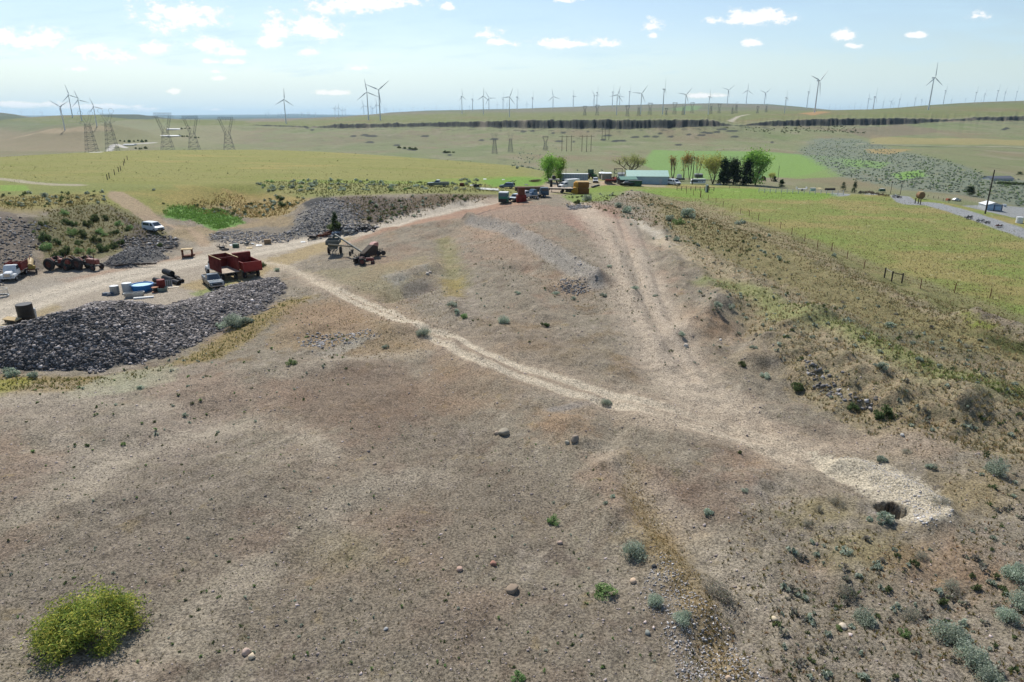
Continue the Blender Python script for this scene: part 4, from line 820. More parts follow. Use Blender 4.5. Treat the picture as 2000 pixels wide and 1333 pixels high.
# the big yellow-green bush in the lower left
p = at(180, 1235); rb = np.random.default_rng(31); hb = []
MUST = [(214,220,104),(188,202,98),(232,228,122),(150,176,86),(128,156,84)]
n = 22000; nc = 80; cc = rb.normal(size=(nc, 3)); cc /= np.linalg.norm(cc, axis=1)[:, None]; cc[:, 2] = np.abs(cc[:, 2]); cc = cc*rb.uniform(.62, .84, (nc, 1))
k = rb.integers(0, nc, n); v = rb.normal(size=(n, 3)); v /= np.linalg.norm(v, axis=1)[:, None]
Q = cc[k] + v*(rb.uniform(.08, .27, n))[:, None]; Q[:, 2] = np.abs(Q[:, 2]); rad = np.linalg.norm(Q, axis=1); Q *= (1+.05*rb.normal(size=(n, 1))+.17*rb.random((n, 1))**7)*(1+.15*rb.normal(size=nc))[k][:, None]
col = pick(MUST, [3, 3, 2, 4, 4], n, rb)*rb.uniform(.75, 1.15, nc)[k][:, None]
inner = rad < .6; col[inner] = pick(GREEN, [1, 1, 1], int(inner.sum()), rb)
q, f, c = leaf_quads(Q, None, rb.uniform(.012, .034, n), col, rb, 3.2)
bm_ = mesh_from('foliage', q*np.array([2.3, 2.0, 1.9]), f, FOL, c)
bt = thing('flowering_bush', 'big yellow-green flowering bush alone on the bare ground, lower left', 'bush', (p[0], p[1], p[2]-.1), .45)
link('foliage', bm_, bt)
sv, sf, bs_ = [], [], 0
for i in range(60):
    t = cc[i % nc]*np.array([2.6, 2.2, 1.45])*rb.uniform(.8, 1.05); u = np.array([rb.normal(), rb.normal(), 0])*.03
    b0 = np.array([rb.normal()*.15, rb.normal()*.15, 0]); sv.append([b0-u, b0+u, t+u*.2, t-u*.2]); sf.append([bs_, bs_+1, bs_+2, bs_+3]); bs_ += 4
link('stems', mesh_from('stems', np.array(sv).reshape(-1, 3), sf, paintm('twig', (104,92,76), .9)), bt)
# boulders that lie alone
def boulder(px, py, wpx, col, label, sq=.75, seed=0):
    p = at(px, py); dep = p[1]*CP+(CZ-p[2])*SP; R = wpx*dep/FP/2
    import bmesh as B
    bm = B.new(); B.ops.create_icosphere(bm, subdivisions=3, radius=1); rs = np.random.default_rng(seed+px)
    dirs = rs.normal(size=(9, 3)); dirs /= np.linalg.norm(dirs, axis=1)[:, None]; cut = rs.uniform(.62, .9, 9)
    for v in bm.verts:
        c = np.array(v.co)
        for d_, k_ in zip(dirs, cut):
            t_ = c@d_
            if t_ > k_: c = c - d_*(t_-k_)*.9
        v.co = c
    me = bpy.data.meshes.new('boulder'); bm.to_mesh(me); bm.free(); n_ = len(me.vertices); v = np.empty(n_*3, np.float32); me.vertices.foreach_get('co', v); v = v.reshape(-1, 3)
    cc_ = np.tile(lin(*col), (n_, 1))*(1+.25*fbm(v[:, 0]*2+px, v[:, 1]*2+v[:, 2], 4)[:, None]); f_ = np.empty(len(me.loops), np.int32); me.loops.foreach_get('vertex_index', f_)
    me2 = mesh_from('boulder', v*np.array([1, .85, sq]), f_.reshape(-1, 3), STONE, cc_); bpy.data.meshes.remove(me)
    tag(link('boulder', me2, loc=(p[0], p[1], p[2]+R*.25), rot=(0, 0, rs.uniform(0, 6))), label, 'rock', 'boulders on the ground').scale = (R, R, R)
for b_ in [(1001,1154,27,(150,134,116),'round dark-faced boulder with a tan top, bottom centre'),(481,1276,20,(206,186,166),'pale pinkish boulder, left one of the touching pair low in the photo'),(492,1284,17,(212,190,166),'pale boulder with a flat top, right one of the touching pair'),
    (984,848,26,(150,140,126),'split grey boulder beside a grass tuft, centre of the slope'),(970,848,12,(190,170,148),'tan boulder touching the split grey one'),(897,1113,14,(200,172,152),'pale pink rock left of the round boulder'),
    (964,1103,16,(178,140,116),'reddish tan rock uphill of the round boulder'),(1237,1137,16,(200,172,150),'pinkish rock pile below the gravel knoll'),(1278,1108,12,(60,62,64),'small black rock on the knoll slope'),
    (1123,860,22,(150,136,122),'grey-brown boulder at the head of the brushy gully'),(1108,866,12,(170,164,148),'light small rock beside the gully-head boulder'),(1339,677,12,(206,196,180),'pale flat stone in the bare wash'),
    (1512,1211,14,(206,186,160),'cream rock alone on the brown slope, lower right'),(1646,1226,18,(214,200,176),'pale flat rock under the blue-grey sage clump'),(1422,1326,14,(186,160,140),'tan rock at the bottom edge right of centre'),
    (1265,1238,14,(150,154,146),'grey-green rock on the bottom slope'),(835,536,9,(196,184,172),'left of two pale rocks above the grey washout'),(840,533,8,(200,186,172),'right of two pale rocks above the grey washout'),
    (1093,1062,12,(196,176,156),'pale rock on the slope between the round boulder and the knoll'),(732,907,9,(186,170,150),'small tan rock in the middle of the brown slope'),(1407,665,7,(200,196,188),'small white rock beside the orange mound'),
    (1762,851,9,(190,188,182),'small pale rock at the foot of the hillside'),(754,1230,10,(176,176,174),'small grey rock in the lower middle of the slope')]: boulder(*b_)
# ---------------------------------------------------------------- builders for made things
class MB:
    def __init__(s): s.v = []; s.f = []
    def add(s, v, f):
        b = len(s.v); s.v += [tuple(p) for p in v]; s.f += [tuple(i+b for i in q) for q in f]; return s
    def box(s, cx, cy, cz, sx, sy, sz, rz=0.0, ry=0.0, rx=0.0, tx=1.0, ty=1.0):
        vs = []
        for z in (-.5, .5):
            for x, y in ((-.5, -.5), (.5, -.5), (.5, .5), (-.5, .5)):
                k = tx if z > 0 else 1; l = ty if z > 0 else 1
                p = [x*sx*k, y*sy*l, z*sz]
                if rx: c, q = math.cos(rx), math.sin(rx); p = [p[0], p[1]*c-p[2]*q, p[1]*q+p[2]*c]
                if ry: c, q = math.cos(ry), math.sin(ry); p = [p[0]*c+p[2]*q, p[1], -p[0]*q+p[2]*c]
                if rz: c, q = math.cos(rz), math.sin(rz); p = [p[0]*c-p[1]*q, p[0]*q+p[1]*c, p[2]]
                vs.append((p[0]+cx, p[1]+cy, p[2]+cz))
        return s.add(vs, [(0,3,2,1),(4,5,6,7),(0,1,5,4),(1,2,6,5),(2,3,7,6),(3,0,4,7)])
    def cyl(s, p0, p1, r0, r1=None, n=10, caps=True):
        r1 = r0 if r1 is None else r1; a = np.array(p0, float); b = np.array(p1, float); d = b-a; d = d/(np.linalg.norm(d)+1e-9)
        u = np.cross(d, (0, 0, 1) if abs(d[2]) < .9 else (1, 0, 0)); u /= np.linalg.norm(u); w = np.cross(d, u); vs = []
        for c, r_ in ((a, r0), (b, r1)):
            for i in range(n): t = 2*math.pi*i/n; vs.append(tuple(c+(u*math.cos(t)+w*math.sin(t))*r_))
        f = [(i, (i+1) % n, n+(i+1) % n, n+i) for i in range(n)]
        if caps: f += [tuple(range(n-1, -1, -1)), tuple(range(n, 2*n))]
        return s.add(vs, f)
    def bar(s, p0, p1, w, n=4): return s.cyl(p0, p1, w*.5, w*.5, n)
    def prism(s, prof, y0, y1, k=1.0, top=None):
        """side outline (x,z) extruded across y; above z=top the width narrows by k"""
        n = len(prof); vs = []; ym, hw = (y0+y1)/2, (y1-y0)/2
        for sg in (-1, 1):
            for x, z in prof: q = k if (top is not None and z > top) else 1; vs.append((x, ym+sg*hw*q, z))
        f = [(i, (i+1) % n, n+(i+1) % n, n+i) for i in range(n)] + [tuple(range(n-1, -1, -1)), tuple(range(n, 2*n))]
        return s.add(vs, f)
    def done(s, name, mat, parent=None, loc=None, rot=None, bevel=0.0, smooth=False):
        me = bpy.data.meshes.new(name); me.from_pydata(s.v, [], s.f); me.update()
        import bmesh as B
        bm = B.new(); bm.from_mesh(me); B.ops.recalc_face_normals(bm, faces=bm.faces)
        if bevel: B.ops.bevel(bm, geom=list(bm.edges), offset=bevel, segments=2, affect='EDGES', clamp_overlap=True)
        bm.to_mesh(me); bm.free()
        if smooth:
            for p in me.polygons: p.use_smooth = True
        me.materials.append(mat); return link(name, me, parent, loc, rot)
def disc_wheel(parent, x, y, r, w, tyre, rim, name='wheel'):
    sg = 1 if y > 0 else -1
    m = MB(); n = 18; prof = [(.55, -.5), (.93, -.5), (1, -.32), (1, .32), (.93, .5), (.55, .5)]
    vs, f = [], []
    for i in range(n):
        a = 2*math.pi*i/n
        for (q, h) in prof: vs.append((math.cos(a)*q*r, h*w, math.sin(a)*q*r))
    k = len(prof)
    for i in range(n):
        for j in range(k): f.append((i*k+j, i*k+(j+1) % k, ((i+1) % n)*k+(j+1) % k, ((i+1) % n)*k+j))
    m.add(vs, f); t = m.done(name, tyre, parent, loc=(x, y, r), smooth=False)
    MB().cyl((0, -w*.3, 0), (0, w*.3, 0), r*.56, n=14).cyl((0, sg*w*.3, 0), (0, sg*w*.42, 0), r*.2, n=8).done('rim', rim, t); return t
RUB = paintm('rubber', (46,46,48), .85, dirt=.3); STEEL = paintm('galvanised', (168,172,172), .45, .6, dirt=.25); GLASS = paintm('dark_glass', (50,62,72), .12, 0, dirt=.05, spec=.8)
RUST = paintm('rust', (112,66,48), .9, dirt=.5, dirtcol=(70,46,38)); DKRED = paintm('oxide_red', (128,42,34), .7, dirt=.55, dirtcol=(72,30,26)); WHITE = paintm('white_paint', (236,238,236), .4, dirt=.15)
BLACK = paintm('black_plastic', (30,31,34), .5, dirt=.2); WOOD = paintm('old_wood', (150,128,100), .9, dirt=.5, dirtcol=(96,84,70)); GREYM = paintm('grey_metal', (110,114,114), .6, .3, dirt=.4)
CHROME = paintm('chrome', (190,190,190), .25, .9, dirt=.15); DGREEN = paintm('dark_green_paint', (34,84,58), .5, dirt=.3); LAMP = paintm('lamp_glass', (226,226,214), .2, dirt=0); TAN = paintm('tan_paint', (196,170,120), .7, dirt=.4)
REDP = paintm('faded_red_paint', (176,58,48), .6, dirt=.4, dirtcol=(140,84,74)); FLOOR = paintm('board_floor', (190,176,158), .9, dirt=.6, dirtcol=(110,98,88)); YEL = paintm('faded_yellow', (170,150,70), .7, dirt=.5)
def heading(ax, ay, bx, by):
    p, q = at(ax, ay), at(bx, by); return math.atan2(q[1]-p[1], q[0]-p[0])
def ht(p, py): return CZ - tpix(py)*p[1] - p[2]
def ground_pose(px, py, sink=0.02):
    p = at(px, py); return (p[0], p[1], p[2]-sink)
def lamps(parent, xf, W, z, r=.1):
    for sg in (-1, 1): MB().cyl((xf-.03, sg*W*.4, z), (xf+.03, sg*W*.4, z), r, n=8).done('headlight', LAMP, parent)
def windows(parent, cab, W, k, z0, front=True, side=True, rear=True):
    """cab = (xr, xf, xr_top, xf_top, ztop): glass set 12 mm proud of the cab"""
    xr, xf, xrt, xft, zt2 = cab; e = .015; h = zt2-z0
    def L_(a, b, t): return a+(b-a)*t
    if front:
        MB().add([(L_(xf, xft, .12)+e, -W*.42, z0+h*.12), (L_(xf, xft, .12)+e, W*.42, z0+h*.12), (L_(xf, xft, .9)+e, W*.42*k, z0+h*.9), (L_(xf, xft, .9)+e, -W*.42*k, z0+h*.9),
                  (L_(xf, xft, .12)-e, -W*.42, z0+h*.12), (L_(xf, xft, .12)-e, W*.42, z0+h*.12), (L_(xf, xft, .9)-e, W*.42*k, z0+h*.9), (L_(xf, xft, .9)-e, -W*.42*k, z0+h*.9)],
                 [(0,1,2,3),(7,6,5,4),(0,4,5,1),(1,5,6,2),(2,6,7,3),(3,7,4,0)]).done('windshield', GLASS, parent)
    if rear:
        MB().box(L_(xr, xrt, .5)-e, 0, z0+h*.52, .03, W*.78*k, h*.6, ry=-math.atan2(xrt-xr, h)*-1).done('rear_window', GLASS, parent)
    if side:
        for sg in (-1, 1):
            y0, y1 = sg*(W/2*L_(1, k, .18)+e), sg*(W/2*L_(1, k, .85)+e)
            MB().add([(L_(xr, xrt, .2)+.1, y0, z0+h*.18), (L_(xf, xft, .2)-.12, y0, z0+h*.18), (L_(xf, xft, .85)-.1, y1, z0+h*.85), (L_(xr, xrt, .85)+.08, y1, z0+h*.85),
                      (L_(xr, xrt, .2)+.1, y0-sg*.04, z0+h*.18), (L_(xf, xft, .2)-.12, y0-sg*.04, z0+h*.18), (L_(xf, xft, .85)-.1, y1-sg*.04, z0+h*.85), (L_(xr, xrt, .85)+.08, y1-sg*.04, z0+h*.85)],
                     [(0,1,2,3),(7,6,5,4),(0,4,5,1),(1,5,6,2),(2,6,7,3),(3,7,4,0)]).done('side_window', GLASS, parent)
def car(name, label, px, py, rz, col, kind='pickup', L=5.4, W=1.95, cat='truck', roofcol=None, group=None):
    body = paintm('paint_%d_%d_%d' % col, col, .3, .1, dirt=.15, spec=.6); roof = paintm('paint_%d_%d_%d' % roofcol, roofcol, .35, dirt=.15) if roofcol else body
    t = thing(name, label, cat, ground_pose(px, py), rz, group); h = L/2
    if kind == 'pickup':
        MB().prism([(-h,.45),(-h,1.05),(-h+.05,1.08),(-.55,1.08),(1.15,1.08),(h-.15,1.0),(h,.82),(h,.42),(h-.5,.36),(-h+.4,.36)], -W/2, W/2).done('body', body, t, bevel=.05)
        MB().prism([(-.55,1.08),(1.2,1.08),(.45,1.78),(-.4,1.8)], -W/2+.06, W/2-.06, .82, 1.3).done('cab', roof, t, bevel=.03)
        windows(t, (-.55, 1.2, -.4, .45, 1.79), W-.1, .82, 1.08)
        MB().box(-h*.6, 0, 1.09, L*.34, W*.8, .03).done('bed_floor', BLACK, t); m = MB()
        for sg in (-1, 1): m.box(-h*.6, sg*W*.46, 1.14, L*.38, W*.06, .14)
        m.box(-h+.06, 0, 1.14, .08, W*.9, .14).done('bed_wall', body, t)
    elif kind == 'van':
        MB().prism([(-h,.4),(-h,1.1),(-h+.05,1.9),(-h+.25,2.02),(.9,2.02),(1.75,1.25),(h-.05,1.0),(h,.7),(h,.4)], -W/2, W/2, .86, 1.3).done('body', body, t, bevel=.06)
        MB().add([(1.72,-.8,1.3),(1.72,.8,1.3),(1.0,.7,1.95),(1.0,-.7,1.95),(1.62,-.8,1.3),(1.62,.8,1.3),(.9,.7,1.95),(.9,-.7,1.95)], [(0,1,2,3),(7,6,5,4),(0,4,5,1),(1,5,6,2),(2,6,7,3),(3,7,4,0)]).done('windshield', GLASS, t)
        for sg in (-1, 1): MB().prism([(.5,1.3),(1.35,1.3),(.85,1.85),(.5,1.85)], sg*W*.47-.05, sg*W*.47+.05).prism([(-h+.5,1.35),(.1,1.35),(.1,1.82),(-h+.5,1.82)], sg*W*.46-.05, sg*W*.46+.05).done('side_window', GLASS, t)
    else:
        MB().prism([(-h,.4),(-h,.9),(-h+.1,1.0),(h*.45,1.0),(h-.1,.85),(h,.65),(h,.35)], -W/2, W/2).done('body', body, t, bevel=.06)
        MB().prism([(-h*.85,1.0),(h*.42,1.0),(h*.1,1.48),(-h*.55,1.5)] if kind == 'sedan' else [(-h+.1,1.0),(h*.42,1.0),(h*.15,1.62),(-h+.25,1.62)], -W/2+.08, W/2-.08, .84, 1.2).done('cab', roof, t, bevel=.04)
        windows(t, (-h*.85, h*.42, -h*.55, h*.1, 1.49) if kind == 'sedan' else (-h+.1, h*.42, -h+.25, h*.15, 1.61), W-.12, .84, 1.0)
    MB().box(h+.02, 0, .48, .14, W*.96, .2).done('bumper', CHROME if kind == 'pickup' else BLACK, t, bevel=.02)
    MB().box(h-.01, 0, .75, .06, W*.6, .22).done('grille', BLACK, t); lamps(t, h-.02, W, .78)
    for x in (-h*.6, h*.64):
        for sg in (-1, 1): disc_wheel(t, x, sg*(W/2-.1), .38, .24, RUB, CHROME)
    return t
def old_truck(label, px, py, rz, col, rear=None, name='old_truck', wheels=True, L=5.2, hood=True, group=None):
    """rounded-fender truck; rear in None, 'box', 'flat', 'frame'"""
    body = paintm('oldpaint_%d_%d_%d' % col, col, .45, dirt=.25); t = thing(name, label, 'truck', ground_pose(px, py), rz, group); W = 2.1
    MB().box(-.6, 0, .75, L+1.2, .9, .22).done('chassis', BLACK, t)
    MB().prism([(.1,.8),(.1,1.5),(.25,2.25),(1.25,2.3),(1.65,1.55),(1.65,.8)], -W/2+.1, W/2-.1, .86, 1.7).done('cab', body, t, bevel=.07)
    windows(t, (.1, 1.65, .25, 1.25, 2.27), W-.2, .86, 1.5)
    if hood:
        MB().prism([(1.6,.9),(1.6,1.55),(2.9,1.42),(3.1,1.25),(3.1,.8)], -.62, .62, .8, 1.35).done('hood', body, t, bevel=.08)
        for sg in (-1, 1): MB().prism([(1.7,.75),(1.9,1.1),(2.3,1.22),(2.8,1.15),(3.1,.9),(3.1,.7)], sg*.85-.24, sg*.85+.24).done('fender', body, t, bevel=.08)
        MB().box(3.11, 0, 1.05, .06, .8, .5).done('grille', CHROME, t); MB().box(3.25, 0, .68, .14, 2.1, .2).done('bumper', body, t, bevel=.03); lamps(t, 3.1, 2.1, 1.0, .12)
    if rear == 'box':
        m = MB()
        for sg in (-1, 1): m.box(-1.7, sg*1.1, 1.75, 3.3, .06, 1.2)
        m.box(-.05, 0, 1.8, .06, 2.2, 1.3).box(-3.35, 0, 1.6, .06, 2.2, .9).done('cargo_box', DKRED, t); MB().box(-1.7, 0, 1.12, 3.35, 2.25, .1).done('bed_floor', FLOOR, t)
    if rear == 'flat': MB().box(-1.7, 0, 1.15, 3.5, 2.3, .14).done('flat_bed', WOOD, t)
    if wheels:
        for x in (2.35, -2.2):
            for sg in (-1, 1): disc_wheel(t, x, sg*.9, .46, .28, RUB, body)
    return t
def tractor(label, px, py, rz, col, hub, s=1.0, group='old tractors parked below the pit slope', loader=False):
    body = paintm('tractor_%d_%d_%d' % col, col, .55, dirt=.4); hubm = paintm('hub_%d_%d_%d' % hub, hub, .6, dirt=.4); t = thing('tractor', label, 'tractor', ground_pose(px, py), rz, group); t.scale = (s, s, s)
    MB().prism([(.2,.85),(.2,1.4),(1.75,1.38),(1.9,1.25),(1.9,.75)], -.3, .3).done('hood', body, t, bevel=.06)
    MB().box(0, 0, .8, 1.5, .45, .5).box(-.55, 0, .75, .5, 1.3, .22).box(1.6, 0, .55, .3, 1.1, .14).done('chassis', GREYM, t)
    MB().box(-.5, 0, 1.15, .42, .5, .1).box(-.7, 0, 1.35, .08, .5, .38).done('seat', BLACK, t)
    MB().cyl((.15, 0, 1.3), (-.12, 0, 1.62), .03, n=5).cyl((-.12, 0, 1.60), (-.16, 0, 1.65), .2, n=12).done('steering_wheel', BLACK, t)
    MB().cyl((1.2, .12, 1.35), (1.2, .12, 2.0), .045, n=6).done('exhaust_pipe', RUST, t)
    MB().prism([(-1.2,1.0),(-1.1,1.5),(-.4,1.6),(.05,1.2),(-.3,1.45),(-1.0,1.4)], -.62, -.4).prism([(-1.2,1.0),(-1.1,1.5),(-.4,1.6),(.05,1.2),(-.3,1.45),(-1.0,1.4)], .4, .62).done('fender', body, t)
    for sg in (-1, 1): disc_wheel(t, -.55, sg*.85, .78, .36, RUB, hubm); disc_wheel(t, 1.6, sg*.62, .4, .2, RUB, hubm)
    if loader: MB().box(2.5, 0, .35, .5, 1.9, .4).box(1.3, .5, .9, 2.3, .08, .12, ry=.25).box(1.3, -.5, .9, 2.3, .08, .12, ry=.25).done('loader', body, t)
    return t
G1 = 'vehicles parked in the gravel yard'
car('pickup_truck', 'dark blue-grey crew pickup parked nose towards the stone heap', 417, 557, heading(404,547,431,567), (88,104,116), 'pickup', 5.9, 2.05, group=G1)
# stake-box truck, tailgate off
t = thing('box_truck', 'white-cab truck with a tall rust-red open box, back end open to its board floor', 'truck', ground_pose(441, 543), math.radians(132), G1); t.scale = (1.12,)*3
body = WHITE; MB().box(.9, 0, .8, 6.6, .8, .2).done('chassis', BLACK, t)
MB().prism([(2.5,.8),(2.5,1.6),(2.6,2.2),(3.5,2.25),(3.9,1.6),(3.9,.8)], -1.0, 1.0, .86, 1.7).done('cab', WHITE, t, bevel=.07); windows(t, (2.5, 3.9, 2.6, 3.5, 2.22), 2.0, .86, 1.6)
MB().prism([(3.85,.85),(3.85,1.5),(4.9,1.4),(5.1,1.2),(5.1,.8)], -.6, .6, .8, 1.3).done('hood', WHITE, t, bevel=.08)
for sg in (-1, 1): MB().prism([(3.9,.7),(4.1,1.15),(4.8,1.15),(5.1,.8)], sg*.85-.22, sg*.85+.22).done('fender', WHITE, t, bevel=.06)
lamps(t, 5.1, 2.1, 1.0, .12); MB().box(5.2, 0, .6, .12, 2.1, .2).done('bumper', WHITE, t)
m = MB()
for sg in (-1, 1):
    m.box(0, sg*1.2, 2.15, 4.6, .05, 1.9)
    for i in range(9): m.box(-2.1+i*.525, sg*1.26, 2.15, .1, .07, 1.9)
m.box(2.3, 0, 2.15, .05, 2.4, 1.9).box(-1.0, 0, 3.08, .08, 2.4, .1); m.done('cargo_box', DKRED, t); MB().box(0, 0, 1.14, 4.7, 2.36, .1).done('bed_floor', FLOOR, t)
m = MB()
for sg in (-1, 1): m.box(0, sg*1.2, 3.13, 4.7, .11, .06)
m.done('top_rail', TAN, t)
for x in (-1.4, 4.5):
    for sg in (-1, 1): disc_wheel(t, x, sg*.9, .48, .3, RUB, WHITE)
# red dump truck box
t = thing('dump_truck', 'red dump truck with a steel box and raised dark front board, beside the box truck', 'truck', ground_pose(486, 539), math.radians(129), G1); t.scale = (1.15,)*3
MB().box(1.0, 0, .75, 6.6, .8, .24).done('chassis', BLACK, t); BRED = paintm('bright_red_box', (156,42,36), .6, dirt=.3, dirtcol=(110,34,30)); m = MB()
for sg in (-1, 1): m.box(0, sg*1.18, 1.75, 4.3, .07, 1.05)
m.box(-2.15, 0, 1.72, .08, 2.5, 1.3); m.done('dump_box', BRED, t); MB().box(2.1, 0, 2.1, .08, 2.5, 1.75).box(2.35, 0, 2.95, .6, 2.5, .06).box(0, 0, 1.2, 4.3, 2.4, .08).done('headboard', DKRED, t)
MB().box(-2.2, 0, 1.1, .14, 2.5, .12).done('tailgate_bar', DKRED, t)
MB().prism([(2.75,.8),(2.75,1.5),(2.85,1.98),(3.6,2.0),(3.95,1.5),(5.0,1.35),(5.1,.8)], -1.0, 1.0, .86, 1.6).done('cab', RUST, t, bevel=.07)
for x in (-1.1, 4.4):
    for sg in (-1, 1): disc_wheel(t, x, sg*.9, .5, .3, RUB, RUST)
old_truck('old white truck with rounded fenders and a red box, nose to the yard, far left', 30, 543, math.radians(-72), (226,230,232), 'box', group=G1)
# tractors and implements
tractor('faded red tractor with black tyres, leftmost by the pit slope', 116, 526, math.radians(-12), (140,74,64), (92,44,40), 1.3)
tractor('old tractor with a greenish rear wheel and tan engine, middle of the pit slope row', 147, 524, math.radians(20), (150,116,66), (110,120,100), 1.3)
tractor('rusty red tractor at the right end of the pit slope row', 172, 526, math.radians(-20), (134,78,68), (84,48,42), 1.35)
def parts(name, label, cat, px, py, rz, plist, group=None, s=1.0):
    t = thing(name, label, cat, ground_pose(px, py), rz, group); t.scale = (s, s, s)
    for n_, m_, mb in plist: mb.done(n_, m_, t)
    return t
parts('rusty_harvester', 'rusty tan farm machine with a slanting tank beside the old white truck', 'machine', 63, 533, math.radians(-60),
      [('tank', TAN, MB().cyl((-1.2, 0, 1.9), (1.1, 0, 1.3), .5, .42, 12)), ('frame', RUST, MB().box(0, 0, .8, 2.6, 1.2, .16).bar((-1, -.5, .8), (-1.2, -.3, 2.2), .1).bar((-1, .5, .8), (-1.2, .3, 2.2), .1).bar((1, -.5, .3), (1, .5, 1.3), .1).bar((-1.6, 0, 2.6), (-.4, 0, 2.2), .14)),
       ('gearbox', YEL, MB().box(.9, .2, 1.0, .7, .9, .7)), ('wheel', RUB, MB().cyl((.9, -.8, .45), (.9, -.6, .45), .45, n=14)), ('wheel', RUB, MB().cyl((.9, .6, .45), (.9, .8, .45), .45, n=14))])
parts('blade_implement', 'low rusty scraper blade on the ground in front of the leftmost tractors', 'implement', 139, 526, math.radians(8), [('blade', RUST, MB().box(0, 0, .35, 2.2, .1, .5)), ('arm', RUST, MB().bar((0, 0, .4), (-.6, 1, .6), .1).bar((0, 0, .4), (.6, 1, .6), .1))])
car('van', 'small white van alone on the dirt shelf below the ramp', 300, 452, math.radians(-28), (232,236,238), 'van', 4.8, 1.95, 'van')
MB_ = MB()
for x in (-.8, .8):
    for y in (-.5, .5): MB_.box(x, y, .75, .16, .16, 1.5)
t = thing('steel_stand', 'square rust-brown frame stand with a tan top at the roadside', 'stand', ground_pose(367, 503), math.radians(15)); MB_.done('leg', RUST, t)
MB().box(0, 0, 1.55, 1.9, 1.3, .12).done('top', TAN, t); MB().box(0, 0, .3, 1.8, 1.2, .2).box(.95, -.2, .45, .6, .5, .3).done('shelf', RUST, t)
m_ = MB(); rt = np.random.default_rng(8)
t = thing('timber_row', 'row of dark old timbers lying end to end in front of the gravel mound', 'timber', ground_pose(266, 518), math.radians(14))
for i in range(7): MB().box(-2.6+i*.85, rt.uniform(-.3, .3), .14+.1*(i % 2), 1.5, .22, .2, rz=rt.uniform(-.2, .2)).done('beam', paintm('tarred_wood', (58,50,46), .9, dirt=.3), t)
GY = 'odds and ends beside the stone heap'
def lathe(prof, n=24):
    m = MB(); vs = []; f = []
    for i in range(n):
        a = 2*math.pi*i/n
        for (r_, z) in prof: vs.append((math.cos(a)*r_, math.sin(a)*r_, z))
    k = len(prof)
    for i in range(n):
        for j in range(k-1): f.append((i*k+j, ((i+1) % n)*k+j, ((i+1) % n)*k+j+1, i*k+j+1))
    return m.add(vs, f)
def drum(name, label, cat, px, py, R, Hh, mat, lidmat=None, group=GY, lean=0):
    t = thing(name, label, cat, ground_pose(px, py), 0, group, tilt=(lean, 0))
    lathe([(0, .01), (R*.97, .01), (R, .06), (R, Hh*.32), (R*1.03, Hh*.34), (R, Hh*.36), (R, Hh*.65), (R*1.03, Hh*.67), (R, Hh*.69), (R, Hh*.97), (R*.97, Hh), (0, Hh)]).done('shell', mat, t)
    if lidmat: lathe([(0, Hh+.02), (R*.94, Hh+.02), (R*.96, Hh+.06), (0, Hh+.09)]).done('lid', lidmat, t)
    return t
LGREY = paintm('pale_plastic', (196,200,200), .6, dirt=.3); BLUE = paintm('blue_poly', (30,124,196), .45, dirt=.1); BLUET = paintm('pale_blue_lid', (170,216,232), .5, dirt=.1)
drum('metal_drum', 'short grey drum with a white top, left end of the roadside clutter', 'drum', 225, 574, .62, 1.15, STEEL, WHITE)
drum('plastic_tank', 'pale cylindrical tank with a white lid, left of the blue tub', 'tank', 250, 571, .68, 1.35, LGREY, WHITE)
t = thing('stock_tub', 'big round blue tub with a pale inside, next to the pale tank', 'tub', ground_pose(279, 568), 0, GY)
lathe([(0, .05), (1.28, .05), (1.36, .2), (1.45, .72), (1.5, .95), (1.58, .97), (1.58, 1.03), (1.42, 1.03), (1.36, .9)]).done('shell', BLUE, t); lathe([(1.36, .9), (0, .88)]).done('inside', BLUET, t)
t = thing('trough', 'long grey metal trough with rounded ends in front of the blue tub', 'trough', ground_pose(263, 581), math.radians(28), GY)
v_, f_ = [], []; n = 28
for (sx, sy, z) in ((1.25, .36, 0), (1.4, .42, .75), (1.34, .37, .75), (1.2, .32, .12)):
    for i in range(n):
        a = 2*math.pi*i/n; cx = .95 if math.cos(a) > 0 else -.95; v_.append((cx*sx/1.4+math.cos(a)*sy, math.sin(a)*sy, z))
for j in range(3):
    for i in range(n): f_.append((j*n+i, j*n+(i+1) % n, (j+1)*n+(i+1) % n, (j+1)*n+i))
f_.append(tuple(range(3*n, 4*n))); MB().add(v_, f_).done('shell', STEEL, t)
parts('board', 'white painted board lying on the dirt in front of the trough', 'board', 281, 583, math.radians(20), [('face', WHITE, MB().box(0, 0, .12, 2.6, .5, .2))], GY)
t = thing('cable_reel', 'small brown wooden reel lying flat beside the blue tub', 'reel', ground_pose(304, 571), 0, GY); WB = paintm('brown_wood', (166,112,78), .8, dirt=.3)
lathe([(0, .7), (.48, .7), (.48, .78), (0, .78)]).done('top_disc', WB, t); lathe([(.28, .1), (.28, .7)]).done('core', BLACK, t); lathe([(0, 0), (.48, 0), (.48, .1), (0, .1)]).done('bottom_disc', WB, t)
drum('rusty_barrel', 'dark red-brown barrel set in a teal-grey basin, right of the reel', 'barrel', 316, 566, .58, 1.55, DKRED)
t = thing('basin', 'teal-grey basin around the foot of the dark red-brown barrel', 'basin', ground_pose(317, 569), 0, GY); lathe([(0, .02), (.66, .02), (.8, .6), (.76, .6), (.62, .1)]).done('shell', paintm('teal_grey', (110,132,128), .6, dirt=.3), t)
m = MB()
for i in range(4): m.box(-.45+i*.3, 0, .5, .08, .08, 1.0)
t = thing('old_window', 'pale slatted window frame leaning near the black pipes', 'frame', ground_pose(330, 560), .1, GY, tilt=(-.2, 0)); m.box(0, 0, 1.0, 1.1, .1, .08).box(0, 0, .04, 1.1, .1, .08).done('frame', LGREY, t); MB().box(0, .03, .5, .9, .02, .9).done('pane', paintm('greenish_pane', (120,140,124), .3, dirt=.3), t)
